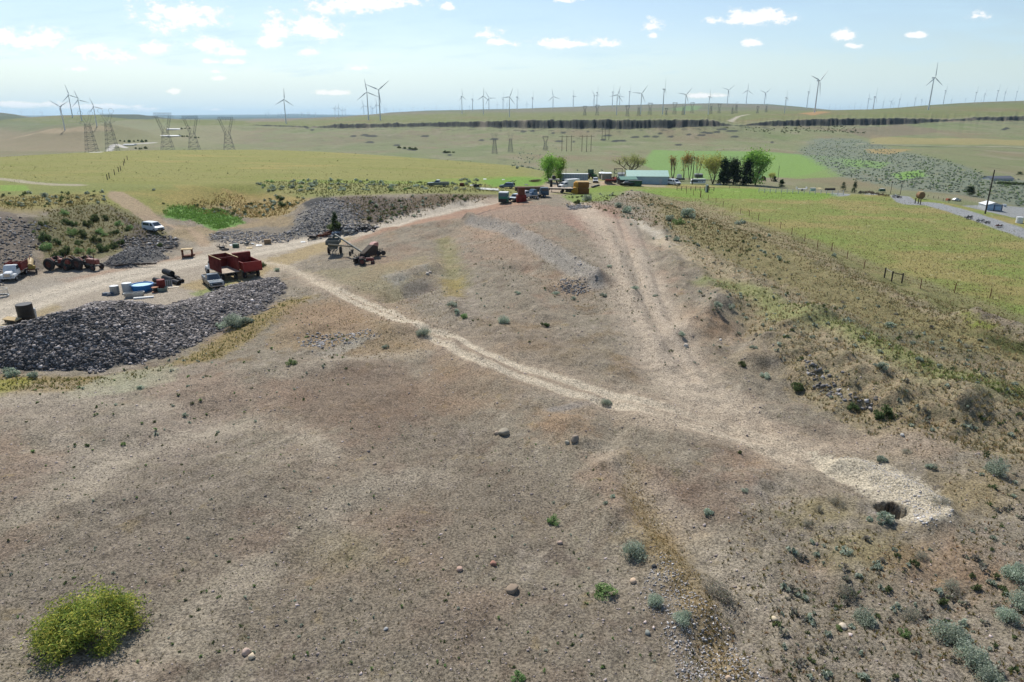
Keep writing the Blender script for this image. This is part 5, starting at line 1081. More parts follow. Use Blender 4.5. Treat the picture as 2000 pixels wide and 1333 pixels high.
parts('board', 'cream plywood sheet flat on the ground right of the slatted frame', 'board', 339, 562, .3, [('face', paintm('cream_board', (222,212,192), .8, dirt=.25), MB().box(0, 0, .08, 1.5, .6, .05))], GY)
parts('tarp_bundle', 'crumpled grey-blue tarp bundle at the left foot of the short grey drum', 'tarp', 211, 577, 0, [('fold', paintm('tarp', (96,108,120), .7, dirt=.3), MB().box(0, 0, .2, 1.5, .9, .4, tx=.5, ty=.5).box(.4, -.3, .15, .9, .5, .35, rz=.5, tx=.5).box(-.5, .2, .2, .8, .6, .3, rz=-.6, tx=.6))], GY)
def pipe(label, px, py, rz, R, L, z=0, mat=BLACK):
    t = thing('plastic_pipe', label, 'pipe', ground_pose(px, py), rz, 'black pipes piled by the yard road'); t.location.z += z
    m = MB().cyl((-L/2, 0, R), (L/2, 0, R), R, n=18, caps=False)
    for i in range(int(L/.3)): m.cyl((-L/2+.3*i, 0, R), (-L/2+.3*i+.12, 0, R), R*1.06, n=18)
    m.done('shell', mat, t); return t
a_ = heading(318, 533, 342, 540)
pipe('thick black corrugated pipe on top of the pipe pile', 331, 547, a_, .45, 2.6, .75); pipe('black pipe at the bottom of the pile, nearest the yard', 330, 551, a_, .45, 3.0); pipe('black pipe low at the back of the pile', 340, 547, a_, .42, 2.8)
pipe('thin black pipe sticking out at the right end of the pile', 352, 551, a_, .3, 1.8); pipe('black pipe low in front at the right of the pile', 344, 555, a_, .34, 2.2); pipe('black pipe lying apart left of the pile', 308, 552, a_+.1, .36, 1.6)
pipe('flat black hose roll behind the blue tub', 292, 556, a_+.2, .25, 2.2); pipe('navy pipe stub behind the dark red-brown barrel', 303, 561, a_, .34, 1.0, mat=paintm('navy', (44,56,86), .6))
drum('black_tank', 'tall black ribbed tank standing alone by the road bend, left', 'tank', 54, 627, .92, 2.25, paintm('black_poly', (24,26,28), .5, dirt=.1), None, None, .03)
drum('white_drum', 'white drum half hidden behind the tall black tank', 'drum', 64, 622, .5, 1.3, LGREY, None, None)
parts('plywood_box', 'long tan plywood box open below, left of the tall black tank', 'box', 25, 632, math.radians(-18), [('top', TAN, MB().box(0, 0, .62, 2.4, .8, .08, rx=.2)), ('side', BLACK, MB().box(0, .1, .3, 2.2, .6, .5))])
parts('bent_pipe_rack', 'white bent pipe frame on the ground at the left edge below the plywood box', 'frame', 12, 640, .4, [('tube', WHITE, MB().bar((-1.2, 0, .15), (1.2, .1, .2), .12).bar((-1.0, -.6, .12), (1.3, -.3, .16), .12).bar((-1, -.6, .12), (-1.1, 0, .15), .12))])
m = MB()
for i in range(12): a = math.pi*2*i/12; m.bar((math.cos(a)*1.1, math.sin(a)*1.1, .1), (math.cos(a)*1.1, math.sin(a)*1.1, 1.1), .05)
lathe_ = lathe([(1.08, 1.08), (1.14, 1.08), (1.14, 1.14), (1.08, 1.14), (1.08, 1.08)]); t = thing('hay_feeder', 'round barred metal hay feeder cut by the left edge of the photo', 'feeder', ground_pose(-1, 580)); m.done('bars', STEEL, t); lathe_.done('top_ring', STEEL, t); lathe([(1.05, 0), (1.2, 0), (1.2, .2), (1.05, .2), (1.05, 0)]).done('bottom_ring', STEEL, t)
# grain cart, auger, thresher, mower
t = thing('grain_cart', 'dark grey-green grain cart with slanted hopper standing by the road', 'cart', ground_pose(653, 497), math.radians(-84)); GGREY = paintm('cart_grey', (92,100,96), .7, dirt=.4)
m = MB(); w, l, z0, z1 = 1.1, 1.7, 1.1, 2.7
m.add([(-l*.5, -w*.6, z0), (l*.5, -w*.6, z0), (l*.5, w*.6, z0), (-l*.5, w*.6, z0), (-l, -w, z1), (l, -w, z1), (l, w, z1), (-l, w, z1)], [(0,3,2,1),(0,1,5,4),(1,2,6,5),(2,3,7,6),(3,0,4,7)]).done('hopper', GGREY, t)
MB().box(l, 0, z1-.35, .06, 2*w, .7).box(-l, 0, z1-.35, .06, 2*w, .7).box(0, w, z1-.35, 2*l, .06, .7).box(0, -w, z1-.35, 2*l, .06, .7).box(.6, 0, z1-.1, .1, 2*w, .06).done('side_board', GGREY, t)
MB().box(0, 0, .8, 3.4, .14, .16).box(0, .5, .8, 3.2, .1, .14).box(0, -.5, .8, 3.2, .1, .14).bar((1.7, 0, .7), (3.2, 0, .35), .14).bar((1.7, .5, .7), (3.0, 0, .4), .1).done('frame', GREYM, t)
m = MB()
for i in range(3): m.box(1.75, 0, .9+.28*i, .12, 1.0, .06)
m.done('ladder', FLOOR, t)
for x in (-.9,):
    for sg in (-1, 1): disc_wheel(t, x, sg*1.05, .62, .4, RUB, GREYM)
pa = at(712, 508); pb0 = at(656, 489)
t = thing('grain_auger', 'long silver grain auger slanting up over the road on thin wheeled legs', 'auger', (pa[0], pa[1], pa[2])); TUBE = paintm('auger_tube', (92,100,94), .6, 0, dirt=.3)
yb = pa[1]+1.5; top = np.array([spix(655, 459)*(yb+6)-pa[0], 6+1.5, CZ-tpix(459)*(yb+6)-pa[2]]); foot = np.array([0., 0., 1.1]); 
MB().cyl(foot, top, .17, .17, 12).cyl(top, top+np.array([-.5, .1, -.5]), .2, .25, 10).done('tube', TUBE, t)
mid_ = foot+(top-foot)*.42; arm_end = np.array([spix(641, 478)*(pa[1]+1)-pa[0], 1., CZ-tpix(478)*(pa[1]+1)-pa[2]])
MB().cyl(mid_-np.array([0, 0, .2]), arm_end, .13, .13, 10).done('side_tube', paintm('cream_tube', (140,134,116), .7, dirt=.4), t)
wl = at(686, 497); wloc = np.array([wl[0]-pa[0], wl[1]-pa[1], wl[2]-pa[2]+.35])
MB().bar(mid_+(top-foot)*.2, wloc+np.array([0, .3, 0]), .09).bar(mid_, wloc+np.array([.5, 0, .3]), .08).bar(wloc+np.array([0, -.9, 0]), wloc+np.array([0, .9, 0]), .1).done('leg', GREYM, t)
for sg in (-1, 1): MB().cyl(wloc+np.array([-.12, sg*.9, 0]), wloc+np.array([.12, sg*.9, 0]), .38, n=16).cyl(wloc+np.array([-.14, sg*.9, 0]), wloc+np.array([.14, sg*.9, 0]), .17, n=10).done('wheel', RUB, t)
parts('thresher', 'dark sloping farm machine with a pinkish-red end at the foot of the auger', 'machine', 722, 505, math.radians(58),
      [('hood', paintm('pinkish_red', (190,136,126), .6, dirt=.3), MB().prism([(.5,2.3),(1.0,2.6),(1.9,2.6),(1.9,1.9),(.9,1.9)], -.45, .45)), ('body', paintm('sooty_rust', (62,52,46), .9, dirt=.4), MB().prism([(-1.7,.5),(-1.7,1.2),(.5,2.3),(1.7,1.9),(1.7,.6)], -.5, .5).box(-1.4, 0, .8, 1.0, .9, .7)), ('frame', RUST, MB().box(0, 0, .5, 4, .8, .14)),
       ('wheel', RUB, MB().cyl((-1.2, -.8, .5), (-1.2, -.55, .5), .5, n=14)), ('wheel', RUB, MB().cyl((-1.2, .55, .5), (-1.2, .8, .5), .5, n=14))])
m = MB()
for i in range(14): m.bar((rt.uniform(-1.5, 1.5), rt.uniform(-.9, .9), rt.uniform(.2, .6)), (rt.uniform(-1.5, 1.5), rt.uniform(-.9, .9), rt.uniform(.4, 1.2)), .1)
t = thing('disc_harrow', 'dark tangle of harrow frames with two tyres right of the pink-hooded machine', 'harrow', ground_pose(738, 497), .2); m.done('frame', BLACK, t)
for x, y in ((-.6, -1.0), (.1, -1.1), (.9, -.9)): MB().cyl((x, y, .42), (x+.05, y-.25, .42), .42, n=14).cyl((x, y+.02, .42), (x+.05, y-.27, .42), .2, n=10).done('wheel', RUB, t)
tractor('small dark red garden tractor with a cream seat, nearest the track', 713, 517, math.radians(10), (110,38,40), (100,30,34), .8, None)
m = MB()
for i in range(12): a = i*.52; m.bar((.1*math.cos(a), 0, .8), (1.0*math.cos(a), rt.uniform(-.1, .1), .85+.75*math.sin(a)), .12)
t = thing('grass_rake', 'black spiky rake wheels left of the small dark red tractor', 'rake', ground_pose(701, 514), .5); m.cyl((0, -.4, .8), (0, .4, .8), .3, n=10).done('tines', BLACK, t); MB().box(0, .2, .5, 1.6, .9, .7).done('housing', BLACK, t)
# scrap lying beside the road
SCR = 'scrap lying along the road edge'
def scrap(kind, label, px, py, s=1.0, rz=0, mat=None, grp=SCR):
    m = MB(); q = np.random.default_rng(px)
    if kind == 'sheet': m.box(0, 0, .25, 1.6, .9, .05, rx=.35); nm, ct, mt = 'scrap_sheet', 'scrap', LGREY; s *= .7
    elif kind == 'tyre': m = lathe([(.25, .0), (.5, .0), (.55, .12), (.5, .24), (.25, .24), (.25, 0)], 18); nm, ct, mt = 'tyre', 'tyre', RUB
    elif kind == 'crate': m.box(0, 0, .45, 1.3, .9, .9, tx=.94).box(0, 0, .92, 1.35, .95, .06); nm, ct, mt = 'metal_box', 'box', GREYM
    elif kind == 'frame':
        for i in range(9): m.bar(q.uniform(-1, 1, 3)*(1, .7, .4)+(0, 0, .45), q.uniform(-1, 1, 3)*(1, .7, .5)+(0, 0, .55), .1)
        m.box(0, 0, .35, .9, .5, .4); nm, ct, mt = 'scrap_tangle', 'scrap', BLACK
    elif kind == 'beams':
        for i in range(5): m.box(q.uniform(-.3, .3), q.uniform(-.4, .4), .1+.09*i, 2.2, .14, .12, rz=q.uniform(-.5, .5))
        nm, ct, mt = 'scrap_beams', 'scrap', RUST
    t = thing(nm, label, ct, ground_pose(px, py), rz, grp); t.scale = (s, s, s); m.done({'sheet': 'panel', 'tyre': 'tread', 'crate': 'casing', 'frame': 'bars', 'beams': 'beam_stack'}[kind], mat or mt, t)
for a in [('frame','dark tangled scrap at the left end of the first roadside junk row',434,487,1,.2),('crate','dark green bin beside the leftmost roadside tangle',461,484,.8,0,DGREEN),('sheet','pale tilted panel above the dark green bin',453,480,.8,.8),
    ('tyre','black tyre between the two first junk rows',440,489,1.3),('frame','grey scrap frame at the left of the second junk row',482,479,.9,1.0,GREYM),('sheet','flat tan panel low in the second junk row',487,486,1,.1,TAN),('sheet','bright white panel in the second junk row',506,481,1,.3),
    ('sheet','bluish bent panel in the second junk row',494,478,1,2,STEEL),('crate','grey-brown box at the right end of the second junk row',523,477,1.0,.3,WOOD),('beams','rusty beams half in the weeds below the gravel spur',628,464,1.4,.2),('beams','pile of pinkish-rusty iron under the auger tip',645,458,1.3,1.2,RUST),
    ('frame','black scrap tangle at the foot of the gravel spur',612,468,1.4,.4),('sheet','white scraps at the road edge left of the auger tip',592,474,.8,.2),('frame','grey spiky scrap beneath the dark juniper-like bush',676,458,1.3,.2,GREYM),('sheet','long white panel lying right of the auger tip',660,456,1.2,.1),
    ('frame','silver upright scrap in the roadside row below the bank',689,456,1.1,1.4,STEEL),('frame','black machine frame at the right end of the bank-foot row',712,450,1.4,.2),('tyre','tyre propped at the right end of the bank-foot row',722,449,1.5)]: scrap(*a)
# ---------------------------------------------------------------- middle of the view: cabs, hay, farmyard
GC2 = 'old cabs lined up on the crest'
t = thing('truck_cab', 'green cab-over truck cab standing on the ground, left end of the crest row', 'cab', ground_pose(984, 397), math.radians(-100), GC2); GRN = paintm('cab_green', (40,120,100), .4, dirt=.25)
MB().prism([(-1.0,.3),(-1.0,2.6),(1.0,2.6),(1.15,1.7),(1.15,.3)], -1.15, 1.15).done('body', GRN, t, bevel=.08); MB().prism([(-1.02,2.55),(-.9,2.75),(.8,2.75),(1.0,2.55)], -1.1, 1.1).done('roof', WHITE, t)
windows(t, (-1.0, 1.15, -1.0, 1.03, 2.6), 2.3, .97, 1.6); MB().box(1.2, 0, .75, .1, 2.0, .8).done('grille', BLACK, t)
MB().box(-1.35, 0, 1.3, .5, 2.0, 2.2).done('sleeper', BLACK, t)
t = car('car', 'small pale blue-white car between the green cab and the rusty tower', 1006, 392, math.radians(-115), (206,220,226), 'hatch', 3.9, 1.7, 'car', group=GC2)
t = thing('rusty_tower', 'tall dark rust-brown steel tower of two stacked boxes', 'tower', ground_pose(1018, 394), math.radians(8))
p = at(1018, 394); hh = ht(p, 366); MB().box(0, 0, hh*.24, 2.5, 1.8, hh*.5, tx=.9, ty=.95).done('base', DKRED, t); MB().box(0, 0, hh*.73, 1.6, 1.5, hh*.5).box(0, 0, hh+.02, 1.7, 1.6, .1).done('upper_box', RUST, t)
old_truck('white old pickup nose with round fenders, just right of the rusty tower', 1032, 390, math.radians(-150), (220,214,214), None, 'old_pickup', L=3, group=GC2)
old_truck('blue-grey old pickup behind the white nose, facing left', 1046, 387, math.radians(-140), (96,124,150), None, 'old_pickup', L=3, group=GC2)
t = thing('truck_cab', 'dark blue cab with a big rear window, right end of the crest row', 'cab', ground_pose(1063, 384), math.radians(95), GC2); NB = paintm('dark_blue_paint', (52,84,106), .45, dirt=.25)
MB().prism([(-1.0,.4),(-1.0,2.3),(.8,2.35),(1.1,1.5),(2.4,1.4),(2.4,.4)], -1.15, 1.15, .9, 1.7).done('body', NB, t, bevel=.09); windows(t, (-1.0, 1.1, -1.0, .8, 2.3), 2.2, .9, 1.3)
for sg in (-1, 1): MB().box(.9, sg*1.5, 1.8, .1, .3, .5).bar((.9, sg*1.1, 1.7), (.9, sg*1.5, 1.8), .05).done('mirror', BLACK, t)
parts('long_trailer', 'long low dark brown trailer behind the crest row of cabs', 'trailer', 1034, 378, math.radians(4), [('deck', paintm('brown_deck', (92,72,58), .9), MB().box(0, 0, 1.3, 8, 2.2, 1.0)), ('beam', BLACK, MB().box(0, 0, .6, 7, .8, .3))])
parts('flatbed_trailer', 'flatbed trailer with a pale plank deck left of the hay bales', 'trailer', 1096, 377, math.radians(-12),
      [('deck', FLOOR, MB().box(0, 0, 1.35, 6.8, 2.4, .14)), ('beam', BLACK, MB().box(0, 0, 1.1, 6.6, .9, .35).box(-2.6, -.9, .6, .14, .14, 1.2).box(2.2, -.3, .7, 1.6, 1.9, .7)), ('wheel', RUB, MB().cyl((.3, -1.2, .45), (.3, -.9, .45), .45, n=12)), ('wheel', RUB, MB().cyl((.3, .9, .45), (.3, 1.2, .45), .45, n=12))])
parts('loading_stand', 'stand with a pale slab top and black tank at the road end', 'stand', 1082, 366, math.radians(5),
      [('top', paintm('pale_concrete', (176,174,166), .8), MB().box(0, 0, 2.35, 3.2, 1.6, .35)), ('leg', BLACK, MB().box(-.9, 0, 1.1, .7, 1.0, 2.2)), ('leg', BLACK, MB().box(1.0, 0, 1.1, .4, 1.0, 2.3, ry=-.35)), ('tank', BLACK, MB().cyl((-.1, -.6, 3.0), (-.1, .6, 3.0), .6, n=14))])
t = thing('box_truck', 'white box truck with a dark windshield behind the hay bales', 'truck', ground_pose(1112, 369), math.radians(-150)); MB().prism([(-3.2,.7),(-3.2,2.9),(1.2,2.9),(1.2,.7)], -1.1, 1.1).done('cargo_box', WHITE, t, bevel=.04)
MB().prism([(1.3,.5),(1.3,2.2),(2.4,2.1),(2.8,1.4),(3.5,1.25),(3.5,.5)], -1.0, 1.0, .88, 1.5).done('cab', WHITE, t, bevel=.06); windows(t, (1.3, 2.8, 1.3, 2.4, 2.1), 2.0, .88, 1.4); MB().box(3.52, 0, .8, .06, 1.4, .5).done('grille', BLACK, t)
for x in (-1.9, 2.7):
    for sg in (-1, 1): disc_wheel(t, x, sg*.9, .42, .25, RUB, CHROME)
# hay stack: individual big square bales
HAY = paintm('hay', (206,158,78), .95, dirt=.5, dirtcol=(158,112,58), spec=.1); HAYD = paintm('hay_cut_end', (150,104,62), .95, dirt=.4, dirtcol=(120,84,52), spec=.1); STRING = paintm('hay_top', (196,166,112), .95)
p = at(1132, 379); k_ = 0; a_h = math.radians(-6)
for row in range(3):
    for lev in range(2):
        w_, h_, d_ = 4.0, 1.75, 1.55
        x_ = -.1*row + rt.uniform(-.06, .06); y_ = row*1.6; ca, sa = math.cos(a_h), math.sin(a_h)
        t = thing('hay_bale', f'golden square hay bale, {["front", "middle", "back"][row]} row, {["bottom", "top"][lev]} layer of the stack', 'hay bale', (p[0]+x_*ca-y_*sa+.7, p[1]+x_*sa+y_*ca, p[2]-.1+lev*h_), a_h, 'stacked hay bales')
        MB().box(0, 0, h_/2, w_, d_, h_-.06).done('bale', HAYD if row == 0 else HAY, t, bevel=.16); MB().box(0, 0, h_-.02, w_-.3, d_-.2, .04).done('top_layer', STRING, t)
p = at(1119, 379)
for i in range(3):
    t = thing('hay_bale', ['loose tumbled hay bale at the left foot of the stack', 'leaning ragged hay bale against the left side of the stack', 'ragged hay bale high on the left side of the stack'][i], 'hay bale', (p[0]+[-.4, .7, .9][i], p[1]+[0, .4, 1.4][i], p[2]+[-.1, .1, 1.5][i]), [.4, 1.3, 1.5][i], 'stacked hay bales', tilt=(0, [.2, -.25, -.1][i]))
    MB().box(0, 0, .9, 2.0, 1.5, [1.1, 2.0, 1.7][i], tx=.85, ty=.8).done('bale', HAY, t, bevel=.22)
# pickup and scrap on the plateau edge
car('pickup_truck', 'faded silver and green pickup parked alone in the grass above the dark bank', 856, 364, math.radians(176), (112,122,112), 'pickup', 6.2, 2.1, roofcol=(214,222,220))
scrap('crate','small dark box in the grass right of the lone pickup',902,364,1.0,.1,RUST,None); scrap('frame','black and pale machine scrap on the bank end',930,367,1.7,.2,BLACK,None); scrap('sheet','pale flat scrap left of the black machine scrap',921,363,.9,.1,LGREY,None)
for i, y in enumerate((370, 371.5, 373)):
    p = at(956, y+1); tag(MB().cyl((-2.6, 1.6, .2), (2.6, -1.6, .2), .14, n=10).done('irrigation_pipe', STEEL, None, loc=(p[0], p[1]+i*.3, p[2]+.1)), ['pale long pipe furthest up in the stack beside the road', 'grey long pipe in the middle of the roadside stack', 'dark-sided long pipe nearest the road'][i], 'pipe', 'long pipes beside the road')
car('car', 'wrecked grey-blue car in the weeds left of the road', 990, 368, math.radians(170), (92,112,140), 'hatch', 4.2, 1.8, 'car'); scrap('frame','dark twisted scrap behind the wrecked grey-blue car',1000,364,1.8,.4,BLACK,None); scrap('sheet','pale panels heaped in the weeds by the road end',1028,362,1.1,.6,GREYM,None)
scrap('sheet','white panel in the tall green grass',947,351,.9,.1,WHITE,None); scrap('beams','grey planks lying at the road end',1046,356,1.7,.3,WOOD,None); scrap('sheet','white scrap at the right of the tall green grass',983,352,.8,.1,LGREY,None)
# semi trailer
p = at(1119, 356); hh = ht(p, 339); t = thing('cargo_trailer', 'long pale grey-blue box trailer with ribbed side behind the tall green tree', 'trailer', (p[0], p[1], p[2]), math.radians(-3)); Lc = 51/5.15*1.02
CB = paintm('trailer_blue_grey', (150,166,178), .5, dirt=.25); MB().box(0, 0, hh*.58, Lc, 2.5, hh*.72).done('box', CB, t); MB().box(0, 0, hh*.96, Lc+.06, 2.56, .12).done('roof', WHITE, t); m = MB()
for i in range(12): m.box(-Lc/2+.4+i*(Lc-.8)/11, -1.27, hh*.58, .1, .06, hh*.7)
m.done('rib', LGREY, t); MB().box(-Lc*.3, 0, .5, 1.8, 2.2, .6).box(Lc*.38, 0, .5, .3, 1.8, .8).done('undercarriage', BLACK, t)
parts('baler', 'small rusty and blue implement parked against the ribbed trailer', 'implement', 1107, 353, .1, [('body', RUST, MB().box(.6, 0, 1.0, .8, 1.0, 1.6).box(1.5, 0, 1.0, .7, .9, 1.8)), ('frame', paintm('steel_blue', (96,110,128), .6), MB().box(-.6, 0, .8, 1.6, .9, .7).bar((-2, 0, .6), (0, 0, .9), .12))])
tractor('green tractor with a cab beyond the ribbed trailer', 1156, 350, math.radians(-60), (34,96,44), (190,180,60), 1.35, None)
MB().box(-.6, 0, 2.0, 1.2, 1.1, 1.1).done('cab', DGREEN, bpy.data.objects[[o.name for o in C.objects if o.name.startswith('tractor')][-1]])
p = at(1176, 350); t = thing('grain_bin', 'short white cylindrical bin beside the small shed', 'bin', (p[0], p[1], p[2])); hb_ = ht(p, 336); lathe([(1.4, 0), (1.4, hb_*.85)]).done('wall', STEEL, t); lathe([(1.45, hb_*.85), (.9, hb_*.97), (0, hb_)]).done('roof', WHITE, t)
def shed(name, label, px, py, pyt, L, D, rz, wall, roofm, eave=.72, cat='shed', doors=None, ridge_=True):
    p = at(px, py); H_ = ht(p, pyt); t = thing(name, label, cat, (p[0], p[1], p[2]-.1), rz); e = H_*eave
    if ridge_: MB().add([(-L/2, -D/2, 0), (L/2, -D/2, 0), (L/2, D/2, 0), (-L/2, D/2, 0), (-L/2, -D/2, e), (L/2, -D/2, e), (L/2, D/2, e), (-L/2, D/2, e), (-L/2, 0, H_), (L/2, 0, H_)],
           [(0,1,5,4),(2,3,7,6),(1,2,6,9,5),(3,0,4,8,7)]).done('wall', wall, t)
    else: MB().box(0, 0, H_*.45, L, D, H_*.9).done('wall', wall, t)
    o = .25; m = MB()
    if ridge_:
        s_ = (H_-e)/(D/2)
        for sg in (-1, 1): m.add([(-L/2-o, sg*(D/2+o), e-o*s_+.03), (L/2+o, sg*(D/2+o), e-o*s_+.03), (L/2+o, 0, H_+.03), (-L/2-o, 0, H_+.03), (-L/2-o, sg*(D/2+o), e-o*s_+.13), (L/2+o, sg*(D/2+o), e-o*s_+.13), (L/2+o, 0, H_+.13), (-L/2-o, 0, H_+.13)], [(0,1,2,3),(4,5,6,7),(0,1,5,4),(1,2,6,5),(3,0,4,7)])
    else: m.box(0, 0, H_*.95, L+.4, D+.4, .15, rx=.05)
    m.done('roof', roofm, t); return t, H_, e
MINT = paintm('mint_roof', (170,204,190), .5, .1, dirt=.12); MWALL = paintm('pale_blue_wall', (176,198,204), .6, dirt=.1); GROOF = paintm('green_roof', (96,144,126), .5, dirt=.15)
t, H_, e_ = shed('metal_barn', 'long pale blue-green metal barn with a mint roof in the farmyard', 1262, 358, 333, 14.0, 8.5, math.radians(-5), MWALL, MINT, .62, 'barn')
m = MB()
for i in range(28): m.box(-6.75+i*.5, -4.27, e_/2, .06, .04, e_*.96)
m.done('wall_rib', MWALL, t); MB().box(4.5, -4.28, 1.0, .9, .06, 2.0).done('door', LGREY, t); MB().box(-7.02, 0, 1.6, .06, 3.6, 3.0).done('door', LGREY, t)
t, _, e_ = shed('lean_to_shed', 'low green-roofed shed against the left end of the mint barn', 1224, 361, 345, 5.5, 5, math.radians(8), MWALL, GROOF, .72); MB().box(-2.3, -2.54, 1.0, 1.6, .08, 1.8).box(-2.79, 0, 1.0, .06, 3.6, 1.8).done('doorway', BLACK, t)
shed('small_shed', 'small grey-tan shed with a white flat roof right of the white bin', 1184, 351, 337, 3.2, 3, 0, paintm('grey_tan_wall', (158,150,136), .8), WHITE, ridge_=False)
shed('tin_shed', 'low silver-roofed shed just behind the green-roofed one', 1213, 346, 337, 5, 3.5, 0, LGREY, STEEL, .7)
p = at(1207, 352); hh = ht(p, 330); t = thing('goalpost_gate', 'tall thin black goalpost frame left of the mint barn', 'frame', (p[0], p[1], p[2])); MB().bar((-1.5, 0, 0), (-1.5, 0, hh), .18).bar((1.4, 0, 0), (1.4, 0, hh), .18).done('post', BLACK, t); MB().bar((-1.6, 0, hh), (1.5, 0, hh), .2).done('crossbar', BLACK, t)
car('car', 'small white car facing the camera between the hay bales and the barn', 1163, 357, math.radians(-95), (232,234,234), 'hatch', 3.9, 1.75, 'car')
tractor('orange-red tractor at the left end of the green-roofed shed', 1199, 357, math.radians(-70), (196,82,50), (180,80,50), 1.2, None)
parts('hay_trailer', 'dark maroon implement in front of the small grey shed', 'implement', 1192, 357, 0, [('bed', DKRED, MB().box(0, 0, .9, 3.6, 1.6, .5)), ('rake', BLACK, MB().box(1.2, -.5, .6, 1.8, .5, .8))])
parts('boat', 'dark grey covered boat shape in front of the green-roofed shed', 'boat', 1225, 364, .1, [('hull', paintm('dark_hull', (62,62,66), .6), MB().add([(-2.6,0,1.1),(-1.4,-.9,1.1),(2.4,-.9,1.15),(2.4,.9,1.15),(-1.4,.9,1.1),(-1.2,-.4,.3),(2.2,-.5,.3),(2.2,.5,.3),(-1.2,.4,.3)], [(0,1,2,3,4),(0,5,1),(1,5,6,2),(2,6,7,3),(3,7,8,4),(4,8,0),(0,8,5),(5,8,7,6)])), ('cover', GREYM, MB().box(.3, 0, 1.3, 3.6, 1.4, .4, tx=.7, ty=.5))])
parts('dump_bin', 'dark green steel bin at the right of the covered boat', 'bin', 1240, 364, -.1, [('shell', DGREEN, MB().box(0, 0, 1.0, 4.2, 1.9, 1.7, tx=1.05)), ('rim', BLACK, MB().box(0, 0, 1.86, 4.5, 2.1, .1))])
parts('old_implement', 'dark low implement in the green grass right of the hay bales', 'implement', 1163, 367, .2, [('frame', BLACK, MB().box(0, 0, .5, 2.6, .8, .5, rz=.1, ry=-.2).bar((-1.5, 0, .2), (1, .2, 1.0), .2)), ('deck', GREYM, MB().box(.3, 0, .85, 1.5, .7, .1, ry=-.2))])
# white rigs right of the barn
parts('tank_truck', 'tall white rounded tank body on a trailer right of the mint barn', 'tank', 1326, 354, 0, [('tank', WHITE, MB().prism([(-1.5,2.0),(-1.6,3.2),(-1.3,4.2),(-.4,4.6),(.9,4.6),(1.5,4.1),(1.6,3.0),(1.5,2.0)], -1.2, 1.2)), ('chassis', BLACK, MB().box(.8, 0, 1.4, 6, 1.6, 1.2))])
car('van', 'white van nearest the right end of the mint barn', 1316, 362, math.radians(-60), (236,238,238), 'van', 5, 2, 'van'); car('suv', 'white car half hidden at the barn corner', 1305, 360, math.radians(-80), (230,232,234), 'hatch', 4.4, 1.8, 'car')
t = thing('motorhome', 'long white and dark motorhome trailer left of the dark evergreens', 'camper', ground_pose(1362, 360), math.radians(-3)); DGR = paintm('camper_stripe', (70,84,84), .4)
MB().prism([(-4.6,.6),(-4.2,2.2),(-3.4,3.4),(5,3.4),(5,.6)], -1.25, 1.25).done('body', DGR, t, bevel=.1); MB().prism([(-4.4,2.5),(-3.5,3.45),(5.05,3.45),(5.05,2.9),(-3.9,2.9)], -1.28, 1.28).prism([(-4.7,.6),(-4.5,1.4),(5.05,1.4),(5.05,.6)], -1.28, 1.28).done('stripe', WHITE, t)
MB().prism([(0,1.4),(0,2.3),(5.1,2.3),(5.1,1.4)], -1.3, 1.3).done('side_panel', WHITE, t); m = MB()
for x in (.8, 1.9, 3.0): m.box(x, -1.32, 1.85, .6, .06, .45)
m.done('window', GLASS, t)
parts('shed', 'grey roofed shed behind the motorhome', 'shed', 1364, 347, 0, [('roof', paintm('slate', (132,138,150), .7), MB().box(0, 0, 2.6, 6, 4, .5, tx=.8, ty=.2)), ('wall', GREYM, MB().box(0, 0, 1.2, 5.6, 3.6, 2.3))])
parts('junk_cluster', 'white and pink odds and ends heaped under the dark evergreens', 'junk', 1404, 362, 0, [('bits', LGREY, MB().box(-1.4, 0, .5, .6, .6, 1, rz=.4).box(.2, .1, .7, .5, .5, 1.4, rz=.2).box(1.2, -.2, .4, .8, .6, .8)), ('bags', paintm('pinkish', (206,180,172), .8), MB().box(-.6, -.2, .4, .8, .6, .8, tx=.6).box(.8, .2, .5, .5, .5, 1))])
car('suv', 'dark car in the shade beneath the evergreens', 1427, 359, 0, (44,48,60), 'hatch', 4.4, 1.8, 'car'); car('car', 'white flat car roof right of the evergreens', 1467, 358, .1, (226,226,220), 'sedan', 4.4, 1.8, 'car')
t = thing('quonset_shed', 'round-topped green shed with an open dark red front right of the tall green tree', 'shed', ground_pose(1490, 353), math.radians(-6)); n = 14; R_ = 2.1; m = MB(); vs = []
for y in (0, 4):
    for i in range(n+1): a = math.pi*i/n; vs.append((math.cos(a)*R_, y, .8+math.sin(a)*(R_+.3)))
m.add(vs, [(i, i+1, n+2+i, n+1+i) for i in range(n)]).box(-R_, 2, .4, .08, 4, .8).box(R_, 2, .4, .08, 4, .8).done('shell', paintm('quonset_green', (74,134,104), .5), t)
MB().add([(math.cos(math.pi*i/n)*R_*.97, .15, .8+math.sin(math.pi*i/n)*(R_+.2)) for i in range(n+1)]+[(-R_*.97, .15, 0), (R_*.97, .15, 0)], [tuple(range(n+3))]).done('front', paintm('barn_red_dark', (92,54,44), .9), t)
